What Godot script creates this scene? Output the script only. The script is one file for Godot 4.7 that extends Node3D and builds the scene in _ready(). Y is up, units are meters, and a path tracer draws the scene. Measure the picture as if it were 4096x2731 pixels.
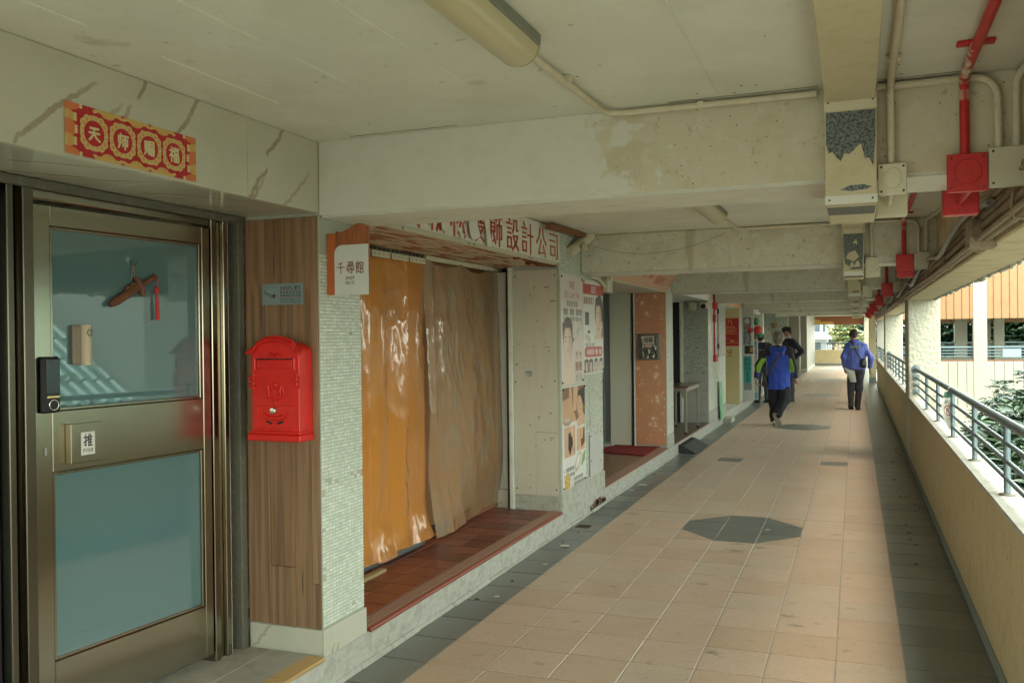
extends Node3D
# A covered arcade of small shops: mosaic columns, tiled floor, open parapet with rails on the other side.

# ---------------------------------------------------------------- mesh builder
class MB:
	var v := PackedVector3Array()
	var n := PackedVector3Array()
	var u := PackedVector2Array()
	var c := PackedColorArray()
	var col := Color(1, 1, 1)
	var tinted := false
	func vert(p, nn, uv):
		v.push_back(p); n.push_back(nn); u.push_back(uv); c.push_back(col)
	func tri(a, b, d, ua = Vector2.ZERO, ub = Vector2.ZERO, ud = Vector2.ZERO):
		var nn = (b - a).cross(d - a).normalized()
		vert(a, nn, ua); vert(d, nn, ud); vert(b, nn, ub)
	func trin(a, b, d, na, nb, nd, ua = Vector2.ZERO, ub = Vector2.ZERO, ud = Vector2.ZERO):
		vert(a, na, ua); vert(d, nd, ud); vert(b, nb, ub)
	func quad(a, b, d, e, r = Rect2(0, 0, 1, 1)):
		var u0 = Vector2(r.position.x, r.end.y)
		var u1 = r.end
		var u2 = Vector2(r.end.x, r.position.y)
		var u3 = r.position
		tri(a, b, d, u0, u1, u2)
		tri(a, d, e, u0, u2, u3)
	func box(lo: Vector3, hi: Vector3, ch := 0.0):
		obox((lo + hi) / 2.0, hi - lo, Basis.IDENTITY, ch)
	func obox(o: Vector3, size: Vector3, b := Basis.IDENTITY, ch := 0.0):
		var h = size / 2.0
		ch = min(ch, min(h.x, min(h.y, h.z)) * 0.9)
		var P = {}
		for s in 8:
			var sg = Vector3(1 if s & 1 else -1, 1 if s & 2 else -1, 1 if s & 4 else -1)
			for a in 3:
				var q = Vector3(h.x - ch, h.y - ch, h.z - ch)
				q[a] = h[a]
				P[s * 3 + a] = o + b * (q * sg)
		for a in 3:
			var b1 = (a + 1) % 3
			var b2 = (a + 2) % 3
			for sgn in 2:
				var ids = []
				for k in [[0, 0], [1, 0], [1, 1], [0, 1]]:
					ids.append(((sgn << a) | (k[0] << b1) | (k[1] << b2)) * 3 + a)
				if sgn == 0:
					ids.reverse()
				quad(P[ids[0]], P[ids[1]], P[ids[2]], P[ids[3]])
		if ch <= 0.0:
			return
		for a in 3:
			var b1 = (a + 1) % 3
			var b2 = (a + 2) % 3
			for s1 in 2:
				for s2 in 2:
					var k = (s1 << b1) | (s2 << b2)
					var k2 = k | (1 << a)
					var q = [P[k * 3 + b1], P[k2 * 3 + b1], P[k2 * 3 + b2], P[k * 3 + b2]]
					var out = b * (Vector3.ZERO + _ax(b1) * (1 if s1 else -1) + _ax(b2) * (1 if s2 else -1))
					if (q[1] - q[0]).cross(q[2] - q[0]).dot(out) < 0:
						q.reverse()
					quad(q[0], q[1], q[2], q[3])
		for s in 8:
			var q = [P[s * 3], P[s * 3 + 1], P[s * 3 + 2]]
			if (q[1] - q[0]).cross(q[2] - q[0]).dot((q[0] + q[1] + q[2]) / 3.0 - o) < 0:
				q.reverse()
			tri(q[0], q[1], q[2])
	func _ax(i):
		return Vector3(1 if i == 0 else 0, 1 if i == 1 else 0, 1 if i == 2 else 0)
	func tube(path: Array, r, sides := 10, caps := true):
		# r: number or array of radii
		var rings = []
		var m = path.size()
		var up = Vector3.UP
		var t0 = (path[1] - path[0]).normalized()
		if abs(t0.dot(up)) > 0.95:
			up = Vector3.RIGHT
		var side = t0.cross(up).normalized()
		for i in m:
			var t = ((path[min(i + 1, m - 1)] - path[max(i - 1, 0)])).normalized()
			side = (side - t * side.dot(t)).normalized()
			var w = t.cross(side)
			var rr = r[i] if r is Array else r
			var ring = []
			for k in sides:
				var an = TAU * k / sides
				var dirv = side * cos(an) + w * sin(an)
				ring.append([path[i] + dirv * rr, dirv])
			rings.append(ring)
		for i in m - 1:
			for k in sides:
				var k2 = (k + 1) % sides
				var a = rings[i][k]; var b = rings[i][k2]; var d = rings[i + 1][k2]; var e = rings[i + 1][k]
				var u0 = Vector2(float(k) / sides, float(i) / (m - 1)); var u1 = Vector2(float(k + 1) / sides, float(i + 1) / (m - 1))
				trin(a[0], b[0], d[0], a[1], b[1], d[1], u0, Vector2(u1.x, u0.y), u1)
				trin(a[0], d[0], e[0], a[1], d[1], e[1], u0, u1, Vector2(u0.x, u1.y))
		if caps:
			for e in 2:
				var ring = rings[0] if e == 0 else rings[m - 1]
				var ce = path[0] if e == 0 else path[m - 1]
				for k in sides:
					var k2 = (k + 1) % sides
					if e == 0: tri(ce, ring[k2][0], ring[k][0])
					else: tri(ce, ring[k][0], ring[k2][0])
	func lathe(prof: Array, x: Transform3D, steps := 16, arc := TAU):
		# prof: [radius, height] pairs, turned round the local y axis
		if prof[0][1] > prof[-1][1]:
			prof = prof.duplicate()
			prof.reverse()
		for i in prof.size() - 1:
			var p = prof[i]; var q = prof[i + 1]
			var sl = Vector2(q[1] - p[1], p[0] - q[0]).normalized()
			for k in steps:
				var a0 = arc * k / steps; var a1 = arc * (k + 1) / steps
				var d0 = Vector3(cos(a0), 0, -sin(a0)); var d1 = Vector3(cos(a1), 0, -sin(a1))
				var A = d0 * p[0] + Vector3.UP * p[1]; var B = d1 * p[0] + Vector3.UP * p[1]
				var D = d1 * q[0] + Vector3.UP * q[1]; var E = d0 * q[0] + Vector3.UP * q[1]
				var n0 = x.basis * (d0 * sl.x + Vector3.UP * sl.y); var n1 = x.basis * (d1 * sl.x + Vector3.UP * sl.y)
				if p[0] > 1e-6: trin(x * A, x * B, x * D, n0, n1, n1)
				if q[0] > 1e-6: trin(x * A, x * D, x * E, n0, n1, n0)
	func ball(o: Vector3, r: Vector3, seg := 16, rings := 10, b := Basis.IDENTITY):
		for i in rings:
			for k in seg:
				var P = []
				var N = []
				for q in [[i, k], [i, k + 1], [i + 1, k + 1], [i + 1, k]]:
					var th = PI * q[0] / rings; var ph = TAU * q[1] / seg
					var d = Vector3(sin(th) * cos(ph), cos(th), -sin(th) * sin(ph))
					P.append(o + b * (d * r)); N.append((b * (d / r)).normalized())
				var u0 = Vector2(float(k) / seg, float(i) / rings); var u1 = Vector2(float(k + 1) / seg, float(i + 1) / rings)
				trin(P[0], P[2], P[1], N[0], N[2], N[1], u0, u1, Vector2(u1.x, u0.y))
				trin(P[0], P[3], P[2], N[0], N[3], N[2], u0, Vector2(u0.x, u1.y), u1)
	func prism(poly: Array, d: float, x: Transform3D, ch := 0.0, uv_rect = null):
		# poly: Vector2 counter-clockwise in the local xy plane; extruded from z=0 (back) to z=d (front)
		var pts = PackedVector2Array(poly)
		if Geometry2D.is_polygon_clockwise(pts):
			pts.reverse()
		var front = pts
		if ch > 0.0:
			var off = Geometry2D.offset_polygon(pts, -ch)
			if off.size() == 1 and off[0].size() == pts.size():
				# keep the same starting corner
				var best = 0
				for i in off[0].size():
					if off[0][i].distance_to(pts[0]) < off[0][best].distance_to(pts[0]): best = i
				front = PackedVector2Array()
				for i in pts.size(): front.push_back(off[0][(best + i) % pts.size()])
			else:
				ch = 0.0
		var ix = Geometry2D.triangulate_polygon(front)
		var lo = pts[0]; var hi = pts[0]
		for p in pts:
			lo = lo.min(p); hi = hi.max(p)
		if uv_rect != null:
			lo = uv_rect.position; hi = uv_rect.end
		for k in range(0, ix.size(), 3):
			var T = []
			var U = []
			for j in 3:
				var p = front[ix[k + j]]
				T.append(x * Vector3(p.x, p.y, d)); U.append(Vector2((p.x - lo.x) / (hi.x - lo.x), (hi.y - p.y) / (hi.y - lo.y)))
			if (T[1] - T[0]).cross(T[2] - T[0]).dot(x.basis.z) < 0:
				var s = T[1]; T[1] = T[2]; T[2] = s
				s = U[1]; U[1] = U[2]; U[2] = s
			tri(T[0], T[1], T[2], U[0], U[1], U[2])
		ix = Geometry2D.triangulate_polygon(pts)
		for k in range(0, ix.size(), 3):
			var T = []
			for j in 3:
				T.append(x * Vector3(pts[ix[k + j]].x, pts[ix[k + j]].y, 0))
			if (T[1] - T[0]).cross(T[2] - T[0]).dot(x.basis.z) > 0:
				var s = T[1]; T[1] = T[2]; T[2] = s
			tri(T[0], T[1], T[2])
		for i in pts.size():
			var j = (i + 1) % pts.size()
			var a = x * Vector3(pts[i].x, pts[i].y, 0); var b = x * Vector3(pts[j].x, pts[j].y, 0)
			var a1 = x * Vector3(pts[i].x, pts[i].y, d - ch); var b1 = x * Vector3(pts[j].x, pts[j].y, d - ch)
			quad(a, b, b1, a1)
			if ch > 0.0:
				quad(a1, b1, x * Vector3(front[j].x, front[j].y, d), x * Vector3(front[i].x, front[i].y, d))
	func sheet(rows: Array, smooth := true):
		# rows of points; a two-sided sheet with smooth normals
		var R = rows.size(); var K = rows[0].size()
		var N = []
		for i in R:
			var line = []
			for k in K:
				var du = rows[i][min(k + 1, K - 1)] - rows[i][max(k - 1, 0)]
				var dv = rows[min(i + 1, R - 1)][k] - rows[max(i - 1, 0)][k]
				line.append(du.cross(dv).normalized())
			N.append(line)
		for i in R - 1:
			for k in K - 1:
				var a = rows[i][k]; var b = rows[i][k + 1]; var d = rows[i + 1][k + 1]; var e = rows[i + 1][k]
				var u0 = Vector2(float(k) / (K - 1), 1.0 - float(i) / (R - 1)); var u1 = Vector2(float(k + 1) / (K - 1), 1.0 - float(i + 1) / (R - 1))
				if smooth:
					trin(a, b, d, N[i][k], N[i][k + 1], N[i + 1][k + 1], u0, Vector2(u1.x, u0.y), u1)
					trin(a, d, e, N[i][k], N[i + 1][k + 1], N[i + 1][k], u0, u1, Vector2(u0.x, u1.y))
				else:
					tri(a, b, d, u0, Vector2(u1.x, u0.y), u1)
					tri(a, d, e, u0, u1, Vector2(u0.x, u1.y))
	func mesh() -> ArrayMesh:
		var A = []
		A.resize(Mesh.ARRAY_MAX)
		A[Mesh.ARRAY_VERTEX] = v
		A[Mesh.ARRAY_NORMAL] = n
		A[Mesh.ARRAY_TEX_UV] = u
		if tinted:
			A[Mesh.ARRAY_COLOR] = c
		var am = ArrayMesh.new()
		if v.size() > 0:
			am.add_surface_from_arrays(Mesh.PRIMITIVE_TRIANGLES, A)
		return am

# ---------------------------------------------------------------- nodes
var taken := {}
func numbered(called: String) -> String:
	var k = taken.get(called, 0)
	taken[called] = k + 1
	return called if k == 0 else "%s_%03d" % [called, k]
func tag(o, label = "", category = "", group = "", kind = ""):
	if label: o.set_meta("label", label)
	if category: o.set_meta("category", category)
	if group: o.set_meta("group", group)
	if kind: o.set_meta("kind", kind)
	return o
func thing(called, label, category, at = Vector3.ZERO, group = "", turn = 0.0):
	var o = Node3D.new()
	o.name = numbered(called)
	add_child(o, true)
	o.position = at
	o.rotation.y = turn
	return tag(o, label, category, group)
func structure(called):
	var o = Node3D.new()
	o.name = numbered(called)
	add_child(o, true)
	return tag(o, "", "", "", "structure")
func part(parent, called, what, m, kind = "", label = ""):
	var o = MeshInstance3D.new()
	o.name = called
	o.mesh = what.mesh() if what is MB else what
	o.material_override = m
	parent.add_child(o, true)
	return tag(o, label, "", "", kind)
func pbox(parent, called, lo, hi, m, ch = 0.0):
	var b = MB.new()
	b.box(lo, hi, ch)
	return part(parent, called, b, m)

# ---------------------------------------------------------------- materials and textures
func L(r, g = -1.0, b = -1.0) -> Color:
	if g < 0: g = r; b = r
	return Color(r, g, b).linear_to_srgb()
func mat(col, rough = 0.7, o = {}) -> StandardMaterial3D:
	var m = StandardMaterial3D.new()
	m.albedo_color = col
	m.roughness = rough
	m.metallic = o.get("metal", 0.0)
	m.metallic_specular = o.get("spec", 0.5)
	if o.has("tex"):
		m.albedo_texture = o.tex
	if o.has("scale"):
		m.uv1_triplanar = true
		m.uv1_world_triplanar = o.get("world", true)
		var s = o.scale
		m.uv1_scale = (Vector3.ONE / s) if not s is Vector3 else Vector3(1 / s.x, 1 / s.y, 1 / s.z)
	if o.has("bump"):
		m.heightmap_enabled = true
		m.heightmap_texture = o.bump
		m.heightmap_scale = o.get("bump_cm", 0.2)
	if o.has("rough_tex"):
		m.roughness_texture = o.rough_tex
	if o.has("coat"):
		m.clearcoat_enabled = true
		m.clearcoat = o.coat
		m.clearcoat_roughness = o.get("coat_rough", 0.1)
	if o.has("rim"):
		m.rim_enabled = true
		m.rim = o.rim
	if o.has("backlight"):
		m.backlight_enabled = true
		m.backlight = o.backlight
	if o.get("vcol", false):
		m.vertex_color_use_as_albedo = true
	if o.has("alpha"):
		m.transparency = BaseMaterial3D.TRANSPARENCY_ALPHA
		m.albedo_color.a = o.alpha
	return m
var noise_cache := {}
func noise_bytes(size: int, cyc: float, octv: int, sd: int, sx := 1, sy := 1, kind := 0) -> PackedByteArray:
	var key = "%d %f %d %d %d %d %d" % [size, cyc, octv, sd, sx, sy, kind]
	if noise_cache.has(key):
		return noise_cache[key]
	var f = FastNoiseLite.new()
	f.seed = sd
	f.noise_type = FastNoiseLite.TYPE_CELLULAR if kind == 1 else FastNoiseLite.TYPE_SIMPLEX_SMOOTH
	f.frequency = cyc / size
	f.fractal_type = FastNoiseLite.FRACTAL_RIDGED if kind == 2 else FastNoiseLite.FRACTAL_FBM
	f.fractal_octaves = octv
	var im = f.get_seamless_image(max(8, size / sx), max(8, size / sy), false, false, 0.12, true)
	if sx > 1 or sy > 1:
		im.resize(size, size, Image.INTERPOLATE_CUBIC)
	im.convert(Image.FORMAT_L8)
	var d = im.get_data()
	noise_cache[key] = d
	return d
func grain_bytes(size: int, sd: int) -> PackedByteArray:
	var rng = RandomNumberGenerator.new()
	rng.seed = sd
	var d = PackedByteArray()
	d.resize(size * size)
	for i in size * size:
		d[i] = rng.randi() & 255
	return d
# base colour, then layers: [cycles, octaves, colour, from, to, strength, stretch x, stretch y, kind]; cycles 0: single-pixel grain
func mottle(size: int, base: Color, layers: Array, sd := 1) -> Image:
	var R = PackedFloat32Array(); var G = PackedFloat32Array(); var B = PackedFloat32Array()
	var N = size * size
	R.resize(N); G.resize(N); B.resize(N)
	R.fill(base.r); G.fill(base.g); B.fill(base.b)
	var q = 0
	for l in layers:
		q += 1
		var d = grain_bytes(size, sd * 31 + q) if l[0] == 0 else noise_bytes(size, l[0], l[1], sd * 17 + q, l[6] if l.size() > 6 else 1, l[7] if l.size() > 7 else 1, l[8] if l.size() > 8 else 0)
		var cr = l[2].r; var cg = l[2].g; var cb = l[2].b
		var lut = PackedFloat32Array()
		for i in 256:
			lut.push_back(smoothstep(l[3], l[4], i / 255.0) * l[5])
		for i in N:
			var t = lut[d[i]]
			if t > 0.004:
				R[i] += (cr - R[i]) * t
				G[i] += (cg - G[i]) * t
				B[i] += (cb - B[i]) * t
	var out = PackedByteArray()
	out.resize(N * 3)
	for i in N:
		out[i * 3] = int(clampf(R[i], 0, 1) * 255.0)
		out[i * 3 + 1] = int(clampf(G[i], 0, 1) * 255.0)
		out[i * 3 + 2] = int(clampf(B[i], 0, 1) * 255.0)
	return Image.create_from_data(size, size, false, Image.FORMAT_RGB8, out)
func itex(im: Image) -> ImageTexture:
	im.generate_mipmaps()
	return ImageTexture.create_from_image(im)
func height_tex(size: int, cyc: float, octv: int, sd: int, sx := 1, sy := 1, kind := 0) -> ImageTexture:
	var d = noise_bytes(size, cyc, octv, sd, sx, sy, kind)
	return ImageTexture.create_from_image(Image.create_from_data(size, size, false, Image.FORMAT_L8, d))

# ---------------------------------------------------------------- print: lines, shapes, letters
func blend(im: Image, x: int, y: int, col: Color, a: float):
	if x < 0 or y < 0 or x >= im.get_width() or y >= im.get_height() or a <= 0.0:
		return
	im.set_pixel(x, y, im.get_pixel(x, y).lerp(col, min(a, 1.0)))
func line(im: Image, p: Vector2, q: Vector2, w: float, col: Color):
	var lo = p.min(q) - Vector2(w, w); var hi = p.max(q) + Vector2(w, w)
	var d = q - p
	var l2 = max(d.length_squared(), 1e-6)
	for y in range(int(max(lo.y, 0)), int(min(hi.y + 1, im.get_height()))):
		for x in range(int(max(lo.x, 0)), int(min(hi.x + 1, im.get_width()))):
			var s = Vector2(x + 0.5, y + 0.5)
			var t = clampf((s - p).dot(d) / l2, 0, 1)
			var a = w / 2.0 + 0.5 - s.distance_to(p + d * t)
			if a > 0: blend(im, x, y, col, a)
func strokes(im: Image, pts: Array, w: float, col: Color):
	for i in pts.size() - 1:
		line(im, pts[i], pts[i + 1], w, col)
func oval(im: Image, o: Vector2, r: Vector2, col: Color, soft := 1.0, rot := 0.0, strength := 1.0):
	var m = max(r.x, r.y) + soft
	for y in range(int(max(o.y - m, 0)), int(min(o.y + m + 1, im.get_height()))):
		for x in range(int(max(o.x - m, 0)), int(min(o.x + m + 1, im.get_width()))):
			var s = (Vector2(x + 0.5, y + 0.5) - o).rotated(-rot)
			var d = (s / r).length()
			var a = clampf((1.0 - d) * min(r.x, r.y) / soft + 0.5, 0, 1)
			if a > 0: blend(im, x, y, col, a * strength)
func area(im: Image, pts: Array, col: Color, strength := 1.0):
	var P = PackedVector2Array(pts)
	var lo = P[0]; var hi = P[0]
	for p in P:
		lo = lo.min(p); hi = hi.max(p)
	for y in range(int(max(lo.y, 0)), int(min(hi.y + 1, im.get_height()))):
		for x in range(int(max(lo.x, 0)), int(min(hi.x + 1, im.get_width()))):
			if Geometry2D.is_point_in_polygon(Vector2(x + 0.5, y + 0.5), P): blend(im, x, y, col, strength)
func fillr(im: Image, x, y, w, h, col):
	im.fill_rect(Rect2i(int(x), int(y), int(w), int(h)), col)
var fonts := {}
func latin(im: Image, s: String, r: Rect2, col: Color, face := "Droid Sans", weight := 400):
	var key = face + str(weight)
	if not fonts.has(key):
		var f = SystemFont.new()
		f.font_names = PackedStringArray([face])
		f.font_weight = weight
		fonts[key] = f
	var tm = TextMesh.new()
	tm.font = fonts[key]
	tm.font_size = 48
	tm.depth = 0.0
	tm.text = s
	var A = tm.get_mesh_arrays()
	if A.size() == 0 or A[Mesh.ARRAY_VERTEX] == null: return
	var V = A[Mesh.ARRAY_VERTEX]
	var I = A[Mesh.ARRAY_INDEX]
	var lo = Vector2(1e9, 1e9); var hi = -lo
	for p in V:
		lo = lo.min(Vector2(p.x, p.y)); hi = hi.max(Vector2(p.x, p.y))
	var sc = r.size / (hi - lo)
	for k in range(0, I.size(), 3):
		var T = []
		for j in 3:
			var p = V[I[k + j]]
			T.append(Vector2(r.position.x + (p.x - lo.x) * sc.x, r.position.y + (hi.y - p.y) * sc.y))
		_fill_tri(im, T, col)
func _fill_tri(im: Image, T: Array, col: Color):
	var lo = T[0].min(T[1]).min(T[2]); var hi = T[0].max(T[1]).max(T[2])
	var ar = (T[1] - T[0]).cross(T[2] - T[0])
	if abs(ar) < 1e-5: return
	for y in range(int(max(lo.y, 0)), int(min(hi.y + 1, im.get_height()))):
		for x in range(int(max(lo.x, 0)), int(min(hi.x + 1, im.get_width()))):
			var s = Vector2(x + 0.5, y + 0.5)
			var a = (T[1] - T[0]).cross(s - T[0]) / ar
			var b = (T[2] - T[1]).cross(s - T[1]) / ar
			var d = (T[0] - T[2]).cross(s - T[2]) / ar
			if a >= -0.02 and b >= -0.02 and d >= -0.02: im.set_pixel(x, y, col)
# strokes of the Chinese characters, on a grid of 100, y downwards; "name x0 y0 x1 y1" sets another one into a box
const HAN := {
	"shi_l": "28,2 4,26; 28,2 50,22; 18,22 38,22; 13,34 42,34 42,58 13,58; 13,34 13,95; 13,46 42,46; 13,95 40,82; 30,62 48,92",
	"yan_l": "20,2 28,11; 3,20 46,20; 10,35 40,35; 10,49 40,49; 11,64 40,64 40,93 11,93 11,64",
	"mu_l": "4,30 46,30; 26,4 26,98; 26,36 5,72; 28,38 46,62",
	"yue_l": "10,8 10,60 4,96; 10,8 40,8 40,92 30,92; 10,34 40,34; 10,58 40,58",
	"天": "20,20 82,18; 12,48 90,46; 50,20 46,55 12,92; 52,50 64,74 94,92",
	"师": "14,22 14,62; 30,8 30,60 12,94; 42,18 96,18; 50,38 50,82; 50,38 88,38 88,76 78,74; 69,18 69,99",
	"赐": "10,12 10,64; 10,12 40,12 40,64; 25,26 25,60 6,94; 29,70 44,90; 54,8 54,46; 54,8 90,8 90,46; 54,27 90,27; 54,46 90,46; 60,50 46,74; 56,60 94,60 88,96 76,92; 70,62 54,90; 83,62 66,94",
	"福": "22,3 30,14; 6,26 42,26 8,62; 24,46 24,98; 28,54 42,64; 48,8 96,8; 55,22 89,22 89,42 55,42 55,22; 50,54 94,54 94,96 50,96 50,54; 72,54 72,96; 50,75 94,75",
	"千": "68,6 20,20; 6,46 94,46; 50,15 50,98",
	"尋": "24,4 80,4 80,28 24,28; 30,16 80,16; 8,38 44,38; 26,38 26,58; 6,58 46,58; 56,38 92,38 92,58 56,58 56,38; 6,72 96,72; 70,62 70,97 56,94; 28,80 40,92",
	"館": "shi_l 0 0 100 100; 73,2 73,12; 54,26 54,14 96,14 96,26; 62,32 62,98; 62,34 90,34 90,54 62,54; 62,66 92,66 92,95 62,95",
	"飾": "shi_l 0 0 100 100; 66,2 54,26; 58,16 98,16; 60,38 60,80; 60,38 95,38 95,76 86,76; 78,18 78,99",
	"設": "yan_l 0 0 100 100; 62,8 62,28 52,44; 62,8 85,8 85,36 97,36; 54,56 92,56 78,80 50,98; 60,60 74,80 98,97",
	"計": "yan_l 0 0 100 100; 52,40 99,40; 76,4 76,99",
	"公": "38,6 28,34 6,54; 62,6 72,34 96,54; 48,44 24,90 80,84; 68,62 90,96",
	"司": "8,12 90,12 90,92 72,96; 8,34 68,34; 18,54 64,54 64,84 18,84 18,54",
	"貢": "12,8 88,8; 50,8 50,26; 5,26 95,26; 24,38 76,38 76,78 24,78 24,38; 24,51 76,51; 24,64 76,64; 38,80 10,98; 62,80 92,98",
	"松": "mu_l 0 0 100 100; 公 46 4 100 100",
	"裝": "8,30 40,20; 24,4 24,44; 50,20 96,20; 72,4 72,44; 54,44 94,44; 6,56 96,56; 50,48 46,62 8,82; 34,68 34,97 54,88; 54,60 68,84 96,97; 84,64 64,76",
	"推": "5,26 44,26; 26,4 26,94 14,88; 5,68 44,50; 64,4 50,38; 58,24 58,98; 77,4 83,16; 58,25 97,25; 58,47 93,47; 58,69 93,69; 77,25 77,94; 58,94 99,94",
	"信": "28,4 5,46; 18,30 18,98; yan_l 36 0 180 104",
	"箱": "24,2 8,20; 18,10 46,10; 30,12 36,22; 66,2 54,20; 62,10 95,10; 76,12 82,22; mu_l 0 26 100 100; 56,36 93,36 93,95 56,95 56,36; 56,55 93,55; 56,74 93,74",
	"歡": "4,10 54,10; 18,2 18,18; 40,2 40,18; 9,23 24,23 24,35 9,35 9,23; 34,23 49,23 49,35 34,35 34,23; 18,38 6,60; 15,50 15,98; 32,38 36,48; 15,50 55,50; 15,65 51,65; 15,80 51,80; 34,50 34,96; 15,96 57,96; 72,4 60,30; 66,18 97,18 90,34; 78,30 74,60 56,97; 78,50 98,97",
	"欢": "6,18 40,18 8,90; 10,34 42,84; 62,6 50,36; 56,24 94,24 86,42; 72,40 68,66 46,96; 72,56 96,96",
	"迎": "46,12 30,18 30,62 46,52; 54,16 54,68; 54,16 86,16 86,54 76,54; 9,8 20,20; 3,38 20,38 20,74; 3,92 20,76 50,91 98,92",
	"光": "50,4 50,44; 22,12 34,34; 78,10 66,34; 5,46 95,46; 38,48 34,74 6,96; 62,48 62,90 94,90 94,74",
	"临": "12,14 12,84; 28,4 28,96; 54,4 40,34; 48,20 94,20; 62,28 72,42; 44,52 94,52 94,94 44,94 44,52; 69,52 69,94",
	"臨": "8,6 8,94; 8,6 46,6; 8,34 40,34 40,64 8,64; 26,6 26,34; 26,64 26,94; 8,94 46,94; 62,2 54,22; 58,12 96,12; 60,28 90,28 90,48 60,48 60,28; 50,58 70,58 70,94 50,94 50,58; 78,58 98,58 98,94 78,94 78,58",
	"警": "5,8 46,8; 17,2 17,15; 35,2 35,15; 14,20 5,38; 12,27 45,27 40,52; 15,34 31,34 31,46 15,46 15,34; 62,2 51,24; 56,12 97,12; 87,14 54,52; 60,20 97,52; 34,57 66,57; 8,66 92,66; 26,74 74,74; 26,81 74,81; 28,88 72,88 72,99 28,99 28,88",
	"告": "28,4 14,30; 26,18 86,18; 50,2 50,44; 5,44 95,44; 23,60 79,60 79,97 23,97 23,60",
	"韓": "24,2 24,14; 3,12 46,12; 12,22 38,22 38,50 12,50 12,22; 12,36 38,36; 3,66 47,66; 25,50 25,98; 55,10 95,10; 60,24 91,24 91,44 60,44 60,24; 53,57 97,57; 53,75 97,75; 76,2 76,98",
	"國": "6,6 94,6 94,94 6,94 6,6; 18,28 82,28; 28,40 50,40 50,57 28,57 28,40; 18,74 54,67; 57,14 66,60 86,82; 80,44 56,80",
	"脫": "yue_l 0 0 100 100; 58,4 68,18; 90,4 80,18; 58,24 92,24 92,50 58,50 58,24; 67,52 64,76 48,96; 80,52 80,92 97,92 97,80",
	"肉": "10,18 10,98; 10,18 90,18 90,96 78,96; 50,4 46,26 26,50; 50,26 72,46; 50,48 44,64 24,86; 50,62 74,84",
	"粒": "6,44 46,44; 26,6 26,98; 10,16 16,32; 42,14 36,32; 26,48 6,78; 28,50 46,70; 73,4 73,20; 52,26 96,26; 60,38 66,80; 90,36 82,82; 48,92 99,92",
	"專": "8,12 92,12; 22,22 78,22 78,48 22,48 22,22; 22,35 78,35; 50,2 50,58; 12,58 88,58; 5,74 95,74; 70,64 70,98 58,95; 28,80 38,92",
	"業": "36,2 36,22; 62,2 62,22; 16,8 24,22; 84,8 76,22; 8,24 92,24; 34,28 40,38; 66,28 60,38; 14,40 86,40; 20,54 80,54; 5,68 95,68; 50,40 50,98; 48,70 10,96; 52,70 92,96",
	"刀": "12,14 86,14 80,86 62,94; 46,14 42,56 6,97",
	"一": "6,50 94,50",
	"不": "8,12 92,12; 54,14 40,40 6,64; 50,34 50,98; 56,40 92,68",
	"有": "6,22 94,22; 42,4 30,40 6,66; 34,42 34,98; 34,42 82,42 82,96 70,96; 34,58 82,58; 34,76 82,76",
	"全": "50,2 6,42; 50,2 94,42; 28,46 72,46; 24,68 76,68; 50,46 50,94; 8,94 92,94",
	"安": "50,2 50,12; 8,30 8,16 92,16 92,30; 42,24 24,66 84,96; 72,44 54,78 12,98; 5,50 95,50",
	"印": "32,8 10,16 10,86 46,74; 10,46 42,46; 58,14 58,98; 58,14 92,14 92,72 78,72",
	"服": "yue_l 0 0 100 100; 54,8 54,98; 54,8 92,8 92,34 80,34; 56,46 94,46 58,97; 64,54 98,97",
	"務": "8,8 42,8 24,26; 22,18 34,28; 4,34 48,34 40,50; 27,34 27,94 14,90; 26,50 6,76; 66,2 52,26; 58,16 98,16; 88,16 52,48; 62,22 98,50; 54,60 96,60 90,96 78,94; 72,48 68,76 50,98",
	"美": "32,2 40,14; 68,2 60,14; 12,18 88,18; 22,32 78,32; 8,48 92,48; 50,18 50,48; 6,66 94,66; 50,50 46,72 8,98; 54,70 94,98",
	"門": "8,6 8,98; 8,6 40,6 40,46; 8,26 40,26; 8,46 40,46; 60,6 60,46; 60,6 92,6 92,98 80,96; 60,26 92,26; 60,46 92,46",
	"店": "50,2 54,12; 14,16 94,16; 14,16 12,66 4,96; 54,24 54,56; 54,38 88,38; 32,58 84,58 84,96 32,96 32,58",
	"文": "50,2 54,14; 6,22 94,22; 30,24 46,66 94,98; 72,24 54,66 6,98",
}
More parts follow.
